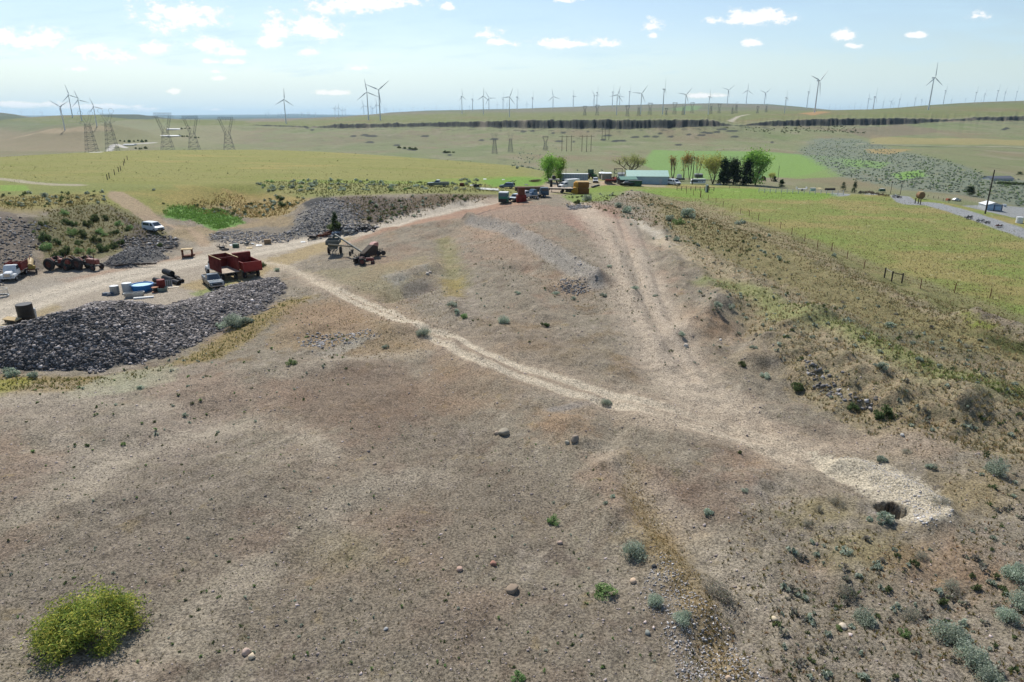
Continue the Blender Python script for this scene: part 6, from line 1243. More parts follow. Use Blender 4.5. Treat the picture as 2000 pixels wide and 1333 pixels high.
# board and post corral in front of the barn
t = thing('corral_fence', 'corral of rough dark upright posts in front of the mint barn', 'fence', (0, 0, 0)); DW = paintm('dark_post', (64,58,52), .9)
prev = None
for i, x in enumerate(np.linspace(1251, 1316, 21)):
    x = x+rt.uniform(-1, 1); p = at(x, 359.5); hp = rt.uniform(1.2, 2.9); MB().box(0, 0, hp/2, .24, .24, hp, rz=.3).done('post', DW, t, loc=(p[0], p[1], p[2]))
p0, p1 = at(1251, 359.5), at(1316, 359.5)
for z in (.5, 1.1): MB().bar((p0[0], p0[1]-.15, p0[2]+z), (p1[0], p1[1]-.15, p1[2]+z), .12).done('rail', DW, t)
def fence(label, pts, hgt, wires=(.4, .8, 1.15), post=.09, mat=None, name='wire_fence', extra=None, wr=.012, cat='fence'):
    t = thing(name, label, cat, (0, 0, 0)); P = [at(*q) for q in pts]; t['kind'] = 'thing'; mt = mat or RUST; k = []
    for i, p in enumerate(P): hh = hgt*(1 if not extra or i not in extra else 1.3); MB().box(0, 0, hh/2-.1, post*(1 if not extra or i not in extra else 2.4), post*(1 if not extra or i not in extra else 2.4), hh+.2).done('post', mt, t, loc=p)
    for z in wires:
        m = MB()
        for a, b in zip(P[:-1], P[1:]): m.cyl((a[0], a[1], a[2]+z), (b[0], b[1], b[2]+z), wr, n=3, caps=False)
        m.done('wire', RUST if wr < .03 else mt, t)
    return t
fence('wire fence of thin rusty posts along the brow of the right-hand field', [(1340,379),(1354,382),(1368,386),(1383,391),(1398,398),(1412,405),(1429,412),(1446,418),(1463,423),(1481,431),(1502,440),(1524,447),(1546,459),(1571,472),(1596,484),(1624,490),(1654,506),(1687,526),(1727,543)], 1.55, extra=(2,))
t = thing('timber_brace', 'H-shaped timber fence brace of three dark posts and two rails', 'fence', (0, 0, 0)); P = [at(1727,543), at(1741,550), at(1761,554)]
for p in P: MB().cyl((0, 0, -.1), (0, 0, 1.65), .11, n=8).done('post', DW, t, loc=p)
MB().bar((P[0][0], P[0][1], P[0][2]+1.5), (P[1][0], P[1][1], P[1][2]+1.4), .13).done('rail', paintm('pale_rail', (196,190,170), .8), t); MB().bar((P[1][0], P[1][1], P[1][2]+1.4), (P[2][0], P[2][1], P[2][2]+1.4), .13).done('rail', DW, t)
fence('sparse wire fence right of the timber brace', [(1761,554),(1797,564),(1864,572),(1933,583),(2010,596)], 1.5)
fence('low pole fence along the far edge of the right-hand field', [(x, 372+ (x-1320)*.02) for x in range(1322, 1400, 9)], 1.3, (.5, 1.1), .14, DW, 'rail_fence', wr=.05)
fence('white-grey rail fence by the small green gate beyond the field', [(x, 376+(x-1480)*.03) for x in range(1482, 1650, 11)], 1.3, (.5, .8, 1.15), .14, LGREY, 'rail_fence', wr=.05)
fence('fence with a few dark posts on the far side of the paved lane', [(1787,398),(1793,399),(1797,400)], 1.6, (), .2, DW)
fence('short fence of dark posts in the dry grass beyond the lane', [(1812,386),(1823,388),(1832,390),(1842,393),(1853,396)], 1.4, (.6, 1.1), .14, DW)
fence('line of old posts crossing the left-hand field beside the track', [(210,352),(214,349),(224,342),(232,336),(236,334),(242,324),(244,319),(249,313)], 1.7, (.6, 1.2), .16, DW)
m = MB(); t = thing('stock_gate', 'small metal stock gate in the far field fence', 'gate', ground_pose(1434, 371)); m.bar((-1.6, 0, 1.3), (1.6, 0, 1.3), .08).bar((-1.6, 0, .2), (-1.6, 0, 1.4), .08).bar((1.6, 0, .2), (1.6, 0, 1.4), .08).bar((-1.6, 0, .7), (1.6, 0, .7), .06).bar((-1.6, 0, 1.0), (1.6, 0, 1.0), .06).done('bars', GREYM, t)
# barrel in the pasture, poles
p = at(1381, 361); t = thing('barrel', 'white and black barrel standing in the near pasture', 'barrel', ground_pose(1380, 376)); lathe([(0, .02), (.42, .02), (.45, .1), (.45, 2.2), (.4, 2.3), (0, 2.3)]).done('shell', LGREY, t); MB().box(.2, -.42, 1.1, .5, .12, 2.0).done('opening', BLACK, t)
def pole(label, px, py, pyt, r_=.17, arms=1, grp=None, wood=DW):
    p = at(px, py); H_ = ht(p, pyt); t = thing('utility_pole', label, 'pole', p, .2, grp); MB().cyl((0, 0, -.3), (0, 0, H_), r_, r_*.7, 8).done('pole', wood, t)
    if arms: MB().box(0, 0, H_-.5, 2.2, .14, .16).done('crossarm', wood, t); MB().cyl((-.9, 0, H_-.42), (-.9, 0, H_-.2), .07, n=6).cyl((.9, 0, H_-.42), (.9, 0, H_-.2), .07, n=6).done('insulator', LGREY, t)
    return t
pole('tall dark leaning-looking utility pole beside the paved lane, far right', 1924, 418, 332, .2, 0); pole('thin utility pole right of the round-topped shed', 1519, 352, 324, .16, 0); pole('utility pole among the bare trees beside the motorhome', 1352, 361, 306, .17, 1)
pole('left pole of the pair at the start of the paved lane', 1739, 379, 354, .14, 1); pole('right pole of the pair at the start of the paved lane', 1758, 381, 353, .14, 1); pole('thin pole standing behind the ribbed trailer', 1105, 352, 326, .1, 0)
# machinery rows by the lane
MR = 'old machines by the lane'
def machine(label, px, py, wpx, mat, kind=0, grp=MR):
    p = at(px, py); s_ = wpx*(p[1]*CP+(CZ-p[2])*SP)/FP; t = thing('old_implement', label, 'implement', ground_pose(px, py), rt.uniform(-.4, .4), grp); q = np.random.default_rng(int(px)); m = MB()
    m.box(0, 0, s_*.22, s_*.9, s_*.25, s_*.1); 
    for i in range(7): m.bar((q.uniform(-.45, .45)*s_, q.uniform(-.2, .2)*s_, .15*s_), (q.uniform(-.45, .45)*s_, q.uniform(-.2, .2)*s_, q.uniform(.3, .5)*s_), .05*s_)
    m.done('frame', mat, t); rr = .2*s_
    for x in (-.3, .3):
        k = MB()
        for i in range(8): a = i*math.pi/4; k.bar((x*s_, -.2*s_, rr), (x*s_+rr*math.cos(a), -.2*s_, rr+rr*math.sin(a)), .03*s_, 3)
        for i in range(12): a, b = i*math.pi/6, (i+1)*math.pi/6; k.bar((x*s_+rr*math.cos(a), -.2*s_, rr+rr*math.sin(a)), (x*s_+rr*math.cos(b), -.2*s_, rr+rr*math.sin(b)), .05*s_, 3)
        k.done('wheel', BLACK, t)
for a in [('dark wheeled machine right after the second small conifer',1683,379,14,BLACK),('tall rusty frame machine in the lane row',1696,379,15,RUST),('pale and dark rakes bunched in the lane row',1708,381,14,WOOD),('machine with a curved guard, middle of the lane row',1720,383,12,RUST),
          ('yellowish implement before the pole pair',1731,384,11,YEL),('grey-white implement between the two lane poles',1748,386,14,LGREY),('last dark machine before the paved lane begins',1756,387,9,BLACK),
          ('grey hay rake beside the paved lane, leftmost of four',1890,428,17,GREYM),('white and black hay machine on the lane verge, second of four',1913,434,15,LGREY),('dark spoked rake on the lane verge, third of four',1927,437,12,BLACK),('reddish-posted rake on the lane verge, last of four',1950,444,14,RUST)]: machine(*a)
parts('round_tank', 'dark green tank trailer behind the machine row', 'tank', 1722, 376, 0, [('shell', DGREEN, MB().box(0, 0, 1.3, 3.6, 1.6, 1.4, tx=.8)), ('top', WHITE, MB().box(0, 0, 2.05, 2.4, 1.2, .1))]); parts('round_bale', 'brown round bale on end just beyond the lane', 'bale', 1797, 388, 0, [('bale', paintm('old_bale', (150,116,84), .95), MB().cyl((0, -.8, 1.0), (0, .8, 1.0), 1.0, n=16)), ('top_cap', TAN, MB().box(0, 0, 1.9, 1.2, 1.4, .3))])
parts('scrap_heap', 'heap of rust-orange scrap in the dry grass beyond the lane', 'scrap', 1852, 392, .1, [('rusty_part', paintm('orange_rust', (176,104,72), .9), MB().box(-.4, 0, .6, 2, 1.2, 1.0, rz=.3, tx=.5).box(.8, .2, .4, 1.2, 1, .7, rz=.8, tx=.6)), ('beam', BLACK, MB().bar((-1.5, 0, .3), (1.4, 0, 1.2), .14))])
car('car', 'pale car parked right of the rust-orange scrap heap', 1868, 393, .2, (214,218,220), 'sedan', 4.3, 1.8, 'car'); drum('white_tank', 'white round tank on the lane verge at the right edge', 'tank', 1990, 436, .75, 1.5, WHITE, None, None)
parts('stone_pile', 'dark low log pile beyond the far end of the field', 'logs', 1619, 372, 0, [('logs', DW, MB().cyl((-2.5, 0, .4), (2.5, 0, .4), .4, n=8).cyl((-2.3, .4, .9), (2.3, .4, .9), .35, n=8).box(2.9, 0, .7, 1.4, 1.0, 1.2))]); parts('stock_box', 'pale teal box by the far rail fence', 'box', 1587, 374, 0, [('casing', paintm('pale_teal', (150,190,176), .6), MB().box(0, 0, .5, 1.6, 1, 1, tx=.9)), ('lid', LGREY, MB().box(0, 0, 1.04, 1.7, 1.1, .08))])
parts('open_trailer', 'low white open trailer by the far rail fence', 'trailer', 1565, 373, 0, [('rail', LGREY, MB().box(0, 0, .6, 3.2, 1.4, .12).box(-1.6, 0, .9, .1, 1.4, .7).box(1.6, 0, .9, .1, 1.4, .7)), ('wheel', RUB, MB().cyl((0, -.8, .35), (0, -.6, .35), .35, n=12))])
# garage and far houses
t, H_, e_ = shed('garage', 'white-roofed garage with two pale blue doors and blue trim below the tall pole', 1933, 409, 394, 8.5, 7, math.radians(78), LGREY, WHITE, .68, 'garage')
BT = paintm('blue_trim', (34,66,120), .5); 
for y in (-1.6, 1.6): MB().box(-4.3, y, 1.5, .08, 2.6, 2.6).done('door', paintm('pale_blue_door', (170,200,226), .5), t)
MB().box(-4.29, 0, e_*.92, .1, 7, .5).box(-4.3, 0, 1.4, .1, .4, 2.9).box(-4.29, -3.3, 1.5, .1, .4, 3).box(-4.29, 3.3, 1.5, .1, .4, 3).done('trim', BT, t)
shed('house', 'long low house with a dark slate roof far beyond the garage', 1949, 352, 344, 17, 8, .1, LGREY, paintm('slate_roof', (96,104,116), .6), .5, 'house'); scrap('crate', 'small white object beside the garage driveway', 1961, 404, 1.3, 0, WHITE, None)
for i in range(20): 
    p = at(1950+i*3.0, 360+i*.12); o = link('orchard_tree', random.choice(SM['dark']), loc=p); o.scale = (1.5, 1.5, 1.7); tag(o, 'small dark round tree in the planted row below the slate-roofed house', 'tree', 'row of small planted trees')
shed('farmhouse', 'tiny white building far across the left valley below the middle pylon', 342, 254, 251.5, 30, 12, 0, LGREY, WHITE, .6, 'building'); shed('farmhouse', 'white long building in the left valley right of the big pylon', 322, 267, 264.5, 45, 14, .1, LGREY, WHITE, .6, 'building'); shed('farmhouse', 'tiny white house at the foot of the left valley road', 254, 284, 281.5, 14, 8, 0, WHITE, LGREY, .6, 'building')
# ---------------------------------------------------------------- trees
BARK = paintm('bark', (108,98,86), .95, dirt=.4, spec=.1)
def tree(px, py, pyt, wpx, kind, label, grp=None, seed=1, dens=1.0):
    p = at(px, py); H_ = ht(p, pyt); R = wpx*(p[1]*CP+(CZ-p[2])*SP)/FP/2; q = np.random.default_rng(seed*7+int(px))
    names = {'green': 'cottonwood_tree', 'willow': 'willow_tree', 'bare': 'bare_tree', 'ever': 'evergreen_tree', 'yellow': 'leafing_tree', 'cone': 'conifer', 'grey': 'bare_tree'}
    t = thing(names[kind], label, 'tree', (p[0], p[1], p[2]-.1), 0, grp)
    m = MB(); tips = []
    def limb(a, d, l, r0, lev):
        b = a + d*l; m.cyl(a, b, r0, r0*.65, 6, False)
        if lev == 0: tips.append(b); return
        tips.append(a+(b-a)*.7)
        for i in range(3 if lev > 1 else 3):
            e = q.normal(size=3)*(.55 if kind != 'bare' else .3); e[2] = abs(e[2])*.6+(.35 if kind != 'bare' else .8); dd = d*.7+e; dd /= np.linalg.norm(dd); limb(b, dd, l*q.uniform(.55, .8), r0*.6, lev-1)
    nt_ = {'green': 3, 'willow': 5, 'bare': 2, 'ever': 1, 'yellow': 3, 'cone': 1, 'grey': 3}[kind]
    for i in range(nt_):
        a = i*2*math.pi/nt_+q.uniform(0, 1); sp_ = {'green': .35, 'willow': .7, 'bare': .3, 'ever': 0.05, 'yellow': .45, 'cone': 0.02, 'grey': .4}[kind]
        d = np.array([math.cos(a)*sp_, math.sin(a)*sp_, 1.0]); d /= np.linalg.norm(d)
        if kind in ('ever', 'cone'): m.cyl((0, 0, 0), (0, 0, H_*.92), .03*H_, .01*H_, 6, False)
        else: limb(np.array([0, 0, 0.]), d, H_*.32, .022*H_, 3)
    tk = m
    cols = {'green': [(140,178,78),(156,192,92),(116,154,66),(170,200,108)], 'willow': [(168,172,100),(150,160,90),(182,184,120)], 'bare': [(196,150,90),(178,150,92),(150,156,84)], 'ever': [(50,70,44),(62,84,50),(42,58,38)],
            'yellow': [(176,176,92),(160,168,84),(190,180,110)], 'cone': [(54,74,48),(70,92,58)], 'grey': [(150,146,136)]}[kind]
    n = int({'green': 3600, 'willow': 3600, 'bare': 500, 'ever': 5200, 'yellow': 3000, 'cone': 2200, 'grey': 250}[kind]*dens); lf = {'green': .3, 'willow': .26, 'bare': .26, 'ever': .3, 'yellow': .28, 'cone': .24, 'grey': .15}[kind]
    if kind in ('ever', 'cone'):
        nc_ = 34; cz_ = q.uniform(.08, .97, nc_); pr = ((1-cz_)**.5*q.uniform(.5, 1.15, nc_)) if kind == 'ever' else (1-cz_)*.95+.04; a = q.uniform(0, 6.28, nc_)
        cc = np.stack([np.cos(a)*pr*R*.8, np.sin(a)*pr*R*.8, cz_*H_], -1); k = q.integers(0, nc_, n); P = cc[k]+q.normal(size=(n, 3))*np.array([R*.2, R*.2, H_*.055])
    else:
        T = np.array(tips); sc_ = R/max(1e-3, np.percentile(np.hypot(T[:, 0], T[:, 1]), 92)); zmax = T[:, 2].max()
        T = T*np.array([sc_, sc_, H_*.95/zmax]); m.v = [(v[0]*sc_, v[1]*sc_, v[2]*H_*.95/zmax) for v in m.v]
        zlow = {'green': .12, 'willow': .1, 'bare': .3, 'yellow': .15, 'grey': .3}[kind]; T = T[T[:, 2] > zlow*H_]
        if kind == 'bare': T = T[q.random(len(T)) < .6]
        k = q.integers(0, len(T), n); sg = {'green': .10, 'willow': .11, 'bare': .08, 'yellow': .11, 'grey': .1}[kind]*H_; P = T[k]+q.normal(size=(n, 3))*sg*np.array([.8, .8, .9])
        if kind == 'green': P = np.concatenate([P, np.stack([q.normal(size=n//7)*R*.4, q.normal(size=n//7)*R*.4, q.uniform(.05, .45, n//7)*H_], -1)])
        P = P[P[:, 2] > .03*H_]
    n = len(P); col = pick(cols, [1]*len(cols), n, q); col = col*(1+.25*fbm(P[:, 0]*.8, P[:, 2]*.8, 3)[:, None])
    tk.done('trunk', BARK, t); qd, f, c = leaf_quads(P, None, q.uniform(.6, 1.3, n)*lf*H_/9, col, q, 1.5); link('crown', mesh_from('crown', qd, f, FOL, c), t); return t
FG = 'trees around the farmyard'
for a in [(1073,356,305,32,'green','tall bright green leafy tree at the left of the farmyard',FG),(1091,355,310,16,'green','slimmer bright green tree touching the tall leafy one on its right',FG),(1231,338,302,58,'willow','wide half-leafed willow behind the mint barn',FG),
    (1314,352,306,18,'bare','nearly bare tree with orange-brown leaves right of the barn',FG),(1335,352,302,14,'bare','thin bare crooked tree behind the white tank',FG),(1346,352,300,16,'bare','bare tree with a few yellow leaves beside the pole',FG),(1362,350,304,16,'bare','greyish bare tree behind the motorhome',FG),
    (1392,360,304,38,'yellow','yellow-green leafing tree left of the dark evergreens',FG),(1413,361,311,26,'ever','left dark evergreen of the big pair',FG),(1432,361,313,32,'ever','right dark evergreen of the big pair',FG),(1457,362,315,28,'ever','dark evergreen standing by itself left of the tall green tree',FG),
    (1475,362,296,38,'green','tall light green tree right of the evergreens',FG),(1440,352,302,34,'grey','faint grey bare tree behind the dark evergreens',FG),(1507,354,338,16,'yellow','low leafy bush-tree right of the round-topped shed',None),(1513,355,345,8,'ever','small dark bush by the thin utility pole',None),
    (1526,365,351,13,'ever','round dark blue-green juniper by the far rail fence',None),(1646,374,356,13,'cone','left small conifer at the far field edge',None),(1668,377,355,12,'cone','right small conifer at the far field edge',None),(1893,382,364,22,'ever','dark juniper in the grey brush above the garage',None),
    (1992,342,335,14,'ever','dark tree at the right edge below the brown slope',None),(655,450,412,20,'cone','dark juniper growing on the gravel face above the auger',None)]: tree(*a[:6], a[6])
i = 0
for (x, y) in [(235,276),(243,277),(252,278),(262,277),(270,276),(278,278),(285,277),(350,267),(358,268),(366,268),(374,269),(382,270),(388,270),(265,291),(275,292),(285,291),(355,253),(362,252),(370,252),(780,290),(790,291),(800,292),(806,293),(812,293),(870,299),(877,299),(886,299)]:
    p = at(x, y); s_ = 2.6+rt.uniform(-1, .8); o = link('valley_tree', random.choice(SM['dark']), loc=p); o.scale = (s_, s_, s_)
    lab = 'dark round tree in the far valley beyond the left-hand field' if x < 500 else ('small dark juniper on the valley slope left of centre')
    tag(o, lab, 'tree', 'far trees in the left valley' if x < 500 else 'junipers on the valley slope')
# ---------------------------------------------------------------- wind turbines (hub 80 m, blades 46 m)
TW = paintm('turbine_white', (228,232,236), .5, dirt=.04)
def make_turbine():
    t = thing('wind_turbine', 'wind turbine', 'wind turbine', (0, 0, 0)); MB().cyl((0, 0, -6), (0, 0, 79), 2.3, 1.35, 12).done('tower', TW, t, smooth=False)
    MB().box(0, 1.5, 80.3, 3.4, 10, 3.6).done('nacelle', TW, t, bevel=.5)
    hub = MB().cyl((0, 1.2, 0), (0, -1.2, 0), 1.7, 1.3, 12).done('rotor_hub', TW, t, loc=(0, -4.6, 80.3))
    for k in range(3):
        m = MB(); prof = [(1.0, 1.1), (4, 1.4), (9, 3.7), (20, 2.7), (34, 1.7), (43, 1.0), (46, .35)]; vs = []
        for (z, c) in prof: vs += [(-c*.35, -.22*c**.5, z), (c*.65, -.05, z), (c*.6, .12, z), (-c*.35, .3*c**.5, z)]
        f = []
        for i in range(len(prof)-1):
            for j in range(4): f.append((i*4+j, i*4+(j+1) % 4, (i+1)*4+(j+1) % 4, (i+1)*4+j))
        f.append((3, 2, 1, 0)); e = (len(prof)-1)*4; f.append((e, e+1, e+2, e+3)); m.add(vs, f).done('blade', TW, hub, rot=(0, 2*math.pi*k/3, 0))
    return t
T0 = make_turbine(); first = [True]
# (base px, base py, hub py, phase in degrees clockwise from up, yaw, mode) mode 'v': foot seen; 's': foot behind the skyline
TL = [(127,255,216,62,0,'v'),(142,230,193,-12,60,'v'),(160,236,202,-15,50,'v'),(189.5,247.5,215,-18,55,'v'),(43,226,218,0,20,'s'),(67,228,221,40,0,'s'),(81,226,219,0,70,'s'),(84,227,220,50,60,'s'),
 (559,242,202.5,3,40,'v'),(720,235,189,-8,10,'v'),(743,235.7,185.5,52,0,'v'),(655,231,215,30,0,'v'),(662,231,214,10,50,'v'),(669.5,230,217,0,60,'v'),(675,228,216,0,80,'v'),(711,224,207,-15,20,'s'),(725,223,211,0,75,'s'),(728,224,212,20,80,'s'),(736,224,205,-10,50,'s'),
 (751,222,212,0,80,'s'),(755,222,214,10,20,'s'),(769,221,214,0,0,'s'),(781,220,213,-8,0,'s'),(807,219,210,0,90,'s'),(816,218,212,0,90,'s'),(829,218,210,0,90,'s'),(843,218,211,0,80,'s'),(852,218,209,10,80,'s'),(879,217,209,0,90,'s'),(898,216,207,0,85,'s'),
 (902.5,223,194,-5,60,'v'),(917,215,208,20,0,'s'),(923,215,194,0,85,'s'),(944,224,194,3,35,'v'),(955,213,192,-30,10,'s'),(971,213,204,0,40,'s'),(982.5,213,194,0,80,'s'),(990,213,203,0,80,'s'),(995,229,196,22,15,'v'),
 (1010,213,190,0,75,'s'),(1029,212,203,-10,15,'s'),(1040,212,191.5,0,80,'s'),(1080,210,189,-12,5,'s'),(1119.5,208,188,-25,60,'s'),(1160,207.5,187.5,-40,40,'s'),(1165.5,207,186,5,75,'s'),(1196,206,185,0,80,'s'),(1204,225,192,18,20,'v'),(1210,205,188,-20,30,'s'),
 (1228.5,205,184,5,75,'s'),(1251,224,189.5,35,0,'v'),(1294,224,182.5,-2,70,'v'),(1337,224,191.5,40,5,'v'),(1383,224,195,-20,60,'v'),(1420.5,201,181,50,0,'s'),(1457.5,201,181.5,0,10,'s'),(1493,202,182,50,10,'s'),
 (1532,221.5,196,-8,50,'v'),(1536,206,196,5,80,'s'),(1576,207,185,-12,60,'s'),(1591,220,168,47,30,'v'),(1620,212,205,0,80,'s'),(1631,213,206,0,80,'s'),(1641,213,207,0,70,'s'),(1658,213,207,0,80,'s'),(1669,212,203,0,85,'s'),(1681,212,206,0,70,'s'),
 (1694,213,197,-18,30,'s'),(1705,215,189.5,10,50,'s'),(1724,212,199,5,80,'s'),(1739,211,198.5,-85,10,'s'),(1745,210,202,20,30,'s'),(1755,210,194,-10,70,'s'),(1772,208,201,0,80,'s'),(1786,206,192,30,40,'s'),(1799,205,195,30,30,'s'),(1807,205,199,0,80,'s'),
 (1813,215,162.5,-2,25,'v'),(1842,205,182,6,45,'v'),(1857,204,194.5,0,80,'s'),(1885,200,193,60,5,'s'),(1904,198,181,0,60,'s'),(1915,203,196,0,45,'v'),(1921,199,184,0,80,'s'),(1946,196,177.5,-5,60,'s'),(1961,195,180,0,80,'s'),(1984,193,179,0,60,'s'),(1999,202,193,0,60,'v')]
for x in (520,526,544,550,565,590,602,605,617): TL.append((x, 232, 221+(x % 7)*.4, 10*(x % 11), 70, 's'))
def ordn(i): return f'{i}{"th" if 10 <= i % 100 <= 20 else {1: "st", 2: "nd", 3: "rd"}.get(i % 10, "th")}'
for i, (px, pb, ph, phase, yaw, mode) in enumerate(sorted(TL)):
    if mode == 'v':
        p = at(px, pb, ymin=900)
        if p[1] > 9000: mode = 's'
    if mode == 'v': pass
    else:
        Y = 80*1400/max(8.0, (pb-ph)*1.12); Y = min(Y, 22000); s_ = spix(px, pb); p = (s_*Y, Y, hz(s_*Y, Y))
        # stand it on ground that lies just behind the crest
    H_ = CZ-tpix(ph)*p[1]-p[2]; k = H_/80.3; size = pb-ph
    if mode == 's': kr = (pb-ph)*1.12/FP*p[1]/80*1.0
    t = T0 if i == 0 else dup(T0, p); t.location = p; kk = (k, k, k) if mode == 'v' else (min(k, 1.1) if k < 2 else 1.0,)*2+(k,)
    where = 'by the left hills' if px < 200 else ('over the far plain' if px < 640 else ('above the dark rim' if px < 1100 else ('on the long pale ridge' if px < 1560 else 'on the right skyline')))
    sz = 'big near' if size > 40 else ('tall' if size > 25 else ('small' if size > 12 else 'tiny far'))
    t['label'] = f'{sz} white turbine {where}, {ordn(i+1)} of all from the left'; t['group'] = 'wind turbines along the horizon'
    if mode == 'v': t.scale = kk
    else:
        rs = max(.6, min(1.3, kr)); t.scale = (rs, rs, k)
    t.rotation_euler = (0, 0, math.radians(yaw))
    for ch in t.children:
        if ch.name.startswith('rotor_hub'):
            ch.rotation_euler = (0, math.radians(phase), 0); ch.scale = (1, 1, 1)
            if mode == 's': 
                # keep the rotor round although the hidden tower is longer
                ch.scale = (1, 1, 1); sxy, szz = t.scale[0], t.scale[2]; ch.scale = (1, 1, sxy/szz) if abs(phase) < 1 else (1, 1, 1)
    if mode == 's' and abs(t.scale[2]/t.scale[0]-1) > .05:
        # give the tower its own height, rotor and nacelle unscaled
        sxy, szz = t.scale[0], t.scale[2]; t.scale = (sxy, sxy, sxy)
        for ch in t.children:
            if ch.name.startswith('tower'): ch.scale = (1, 1, szz/sxy)
            elif ch.name.startswith('nacelle'): ch.location.z = 80.3*(szz/sxy-1)
            elif ch.name.startswith('rotor_hub'): ch.location.z = 80.3*szz/sxy; ch.scale = (1, 1, 1)
# ---------------------------------------------------------------- pylons
LATT = paintm('lattice_steel', (104,110,112), .8, 0, dirt=.1)
def lattice(m, z0, z1, a0, a1, n, w):
    for i in range(n):
        t0, t1 = i/n, (i+1)/n; za, zb_ = z0+(z1-z0)*t0, z0+(z1-z0)*t1; aa, ab = a0+(a1-a0)*t0, a0+(a1-a0)*t1
        ca = [(-aa, -aa, za), (aa, -aa, za), (aa, aa, za), (-aa, aa, za)]; cb = [(-ab, -ab, zb_), (ab, -ab, zb_), (ab, ab, zb_), (-ab, ab, zb_)]
        for j in range(4): m.bar(ca[j], cb[j], w*1.3, 3); m.bar(ca[j], cb[(j+1) % 4], w, 3); m.bar(ca[(j+1) % 4], cb[j], w, 3); m.bar(cb[j], cb[(j+1) % 4], w, 3)
def pylon(px, py, pyt, typ, label, w=.4, ymin=0, grp='lattice power pylons', fixedY=None):
    if fixedY: s_ = spix(px, py); p = (s_*fixedY, fixedY, hz(s_*fixedY, fixedY))
    else: p = at(px, py, ymin)
    H_ = ht(p, pyt); t = thing('power_pylon', label, 'pylon', p, .25 if typ != 'pole' else 0, grp); k = H_/45
    if typ == 'wide':       # waisted tower with a broad flat top
        m = MB(); lattice(m, 0, 22*k, 7*k, 3.2*k, 4, w); m.done('body', LATT, t); m = MB()
        for sg in (-1, 1):
            for y in (-1.5*k, 1.5*k):
                m.bar((sg*3.2*k, y, 22*k), (sg*9*k, y, 41*k), w*1.2, 3); m.bar((sg*1.2*k, y, 22*k), (sg*6.2*k, y, 41*k), w, 3)
                for i in range(5): f0 = i/5; m.bar((sg*(3.2+5.8*f0)*k, y, (22+19*f0)*k), (sg*(1.2+5*(f0+.2))*k, y, (22+19*(f0+.2))*k), w*.8, 3)
            m.bar((sg*3.2*k, -1.5*k, 22*k), (-sg*3.2*k, -1.5*k, 33*k), w, 3)
        m.done('fork', LATT, t); m = MB()
        for y in (-1.5*k, 1.5*k):
            m.bar((-12.5*k, y, 41*k), (12.5*k, y, 41*k), w*1.2, 3); m.bar((-10*k, y, 44.5*k), (10*k, y, 44.5*k), w, 3)
            for i in range(10): x = (-10+2*i)*k; m.bar((x, y, 41*k), (x+1*k, y, 44.5*k), w*.8, 3); m.bar((x+1*k, y, 44.5*k), (x+2*k, y, 41*k), w*.8, 3)
        m.done('crossarm', LATT, t); m = MB()
        for x in (-11*k, 0, 11*k): m.bar((x, 0, 41*k), (x, 0, 36*k), w*.9, 3)
        m.done('insulator', LATT, t)
    elif typ == 'ear':      # narrow tower with two raised ears
        m = MB(); lattice(m, 0, 30*k, 5.5*k, 2.2*k, 7, w); m.done('body', LATT, t); m = MB()
        for sg in (-1, 1):
            m.bar((sg*2.2*k, 0, 30*k), (sg*5.5*k, 0, 38*k), w*1.2, 3); m.bar((0, 0, 31*k), (sg*3.5*k, 0, 39*k), w, 3)
            for i in range(6): a, b = i*math.pi/3, (i+1)*math.pi/3; m.bar((sg*5*k+2.6*k*math.cos(a), 0, 41*k+2.6*k*math.sin(a)), (sg*5*k+2.6*k*math.cos(b), 0, 41*k+2.6*k*math.sin(b)), w, 3)
        m.bar((-7.5*k, 0, 31*k), (7.5*k, 0, 31*k), w*1.2, 3).bar((-6.5*k, 0, 27*k), (6.5*k, 0, 27*k), w, 3).bar((-6*k, 0, 38*k), (6*k, 0, 38*k), w, 3).bar((-7.5*k, 0, 31*k), (0, 0, 27*k), w, 3).bar((7.5*k, 0, 31*k), (0, 0, 27*k), w, 3); m.done('crossarm', LATT, t)
    return t
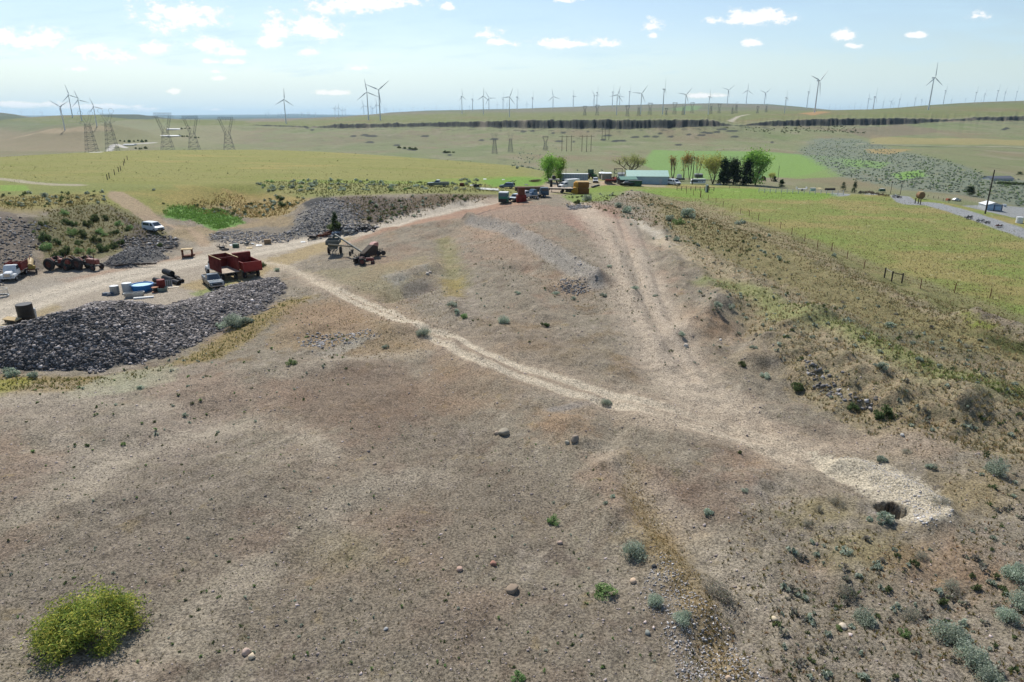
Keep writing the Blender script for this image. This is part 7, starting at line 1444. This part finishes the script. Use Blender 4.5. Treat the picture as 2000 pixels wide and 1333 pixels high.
pylon(181,300,214,'ear','leftmost lattice pylon with two rounded ears, partly behind another ridge',.2,600,fixedY=760); pylon(221,300,209,'ear','eared lattice pylon second from the left, tallest of the left row',.2,600,fixedY=760)
pylon(328,294,220,'wide','wide-topped lattice pylon in the middle of the left row',.2,600,fixedY=800); pylon(380,294,226,'wide','wide-topped lattice pylon fourth from the left',.2,600,fixedY=860); pylon(448,294,228,'wide','wide-topped lattice pylon at the right end of the left row',.2,600,fixedY=880)
pylon(966,301,259,'ear','faint lattice pylon on the green valley slope, left of a pair',.16); pylon(997,298,259,'ear','faint lattice pylon on the green valley slope, right of a pair',.16); pylon(1065,294,266,'wide','pale waisted pylon left of the tall three-pole frames',.16)
for i, (px, py, pyt, ty) in enumerate([(1142,226,207,'wide'),(1166,226,205,'wide'),(1225,228,206,'wide'),(1247,227,203,'ear'),(1269,225,201,'wide'),(1301,225,212,'wide'),(1317,224,200,'wide'),(1334,225,204,'ear'),(1351,222,200,'wide'),(1388,223,201,'ear'),(1404,222,203,'wide'),(1430,223,206,'ear'),(1437,222,198,'ear'),(1479,222,208,'wide'),(1496,220,202,'ear')]):
    pylon(px, py, pyt, ty, f'small far lattice pylon between the turbines on the pale ridge, {ordn(i+1)} from the left', .28, 1500, 'far pylons on the pale ridge')
for i, (xs, yb_, yt_) in enumerate([((1098,1106.5,1115), 296, 265), ((1137,1145.5,1154), 297, 264.5), ((1176,1182,1189), 274, 252)]):
    ps = [at(x, yb_) for x in xs]; c = ps[1]; t = thing('pole_structure', ['left of two tall three-pole power frames on the valley floor', 'right of two tall three-pole power frames on the valley floor', 'small far three-pole power frame below the basalt rim'][i], 'power poles', c, 0, 'three-pole power frames'); H_ = ht(c, yt_)
    for q_ in ps: MB().cyl((0, 0, 0), (0, 0, H_), .38, .3, 6).done('pole', DW, t, loc=(q_[0]-c[0], 0, 0))
    MB().bar((ps[0][0]-c[0]-4, 0, H_*.93), (ps[2][0]-c[0]+4, 0, H_*.93), .4).done('crossarm', DW, t)
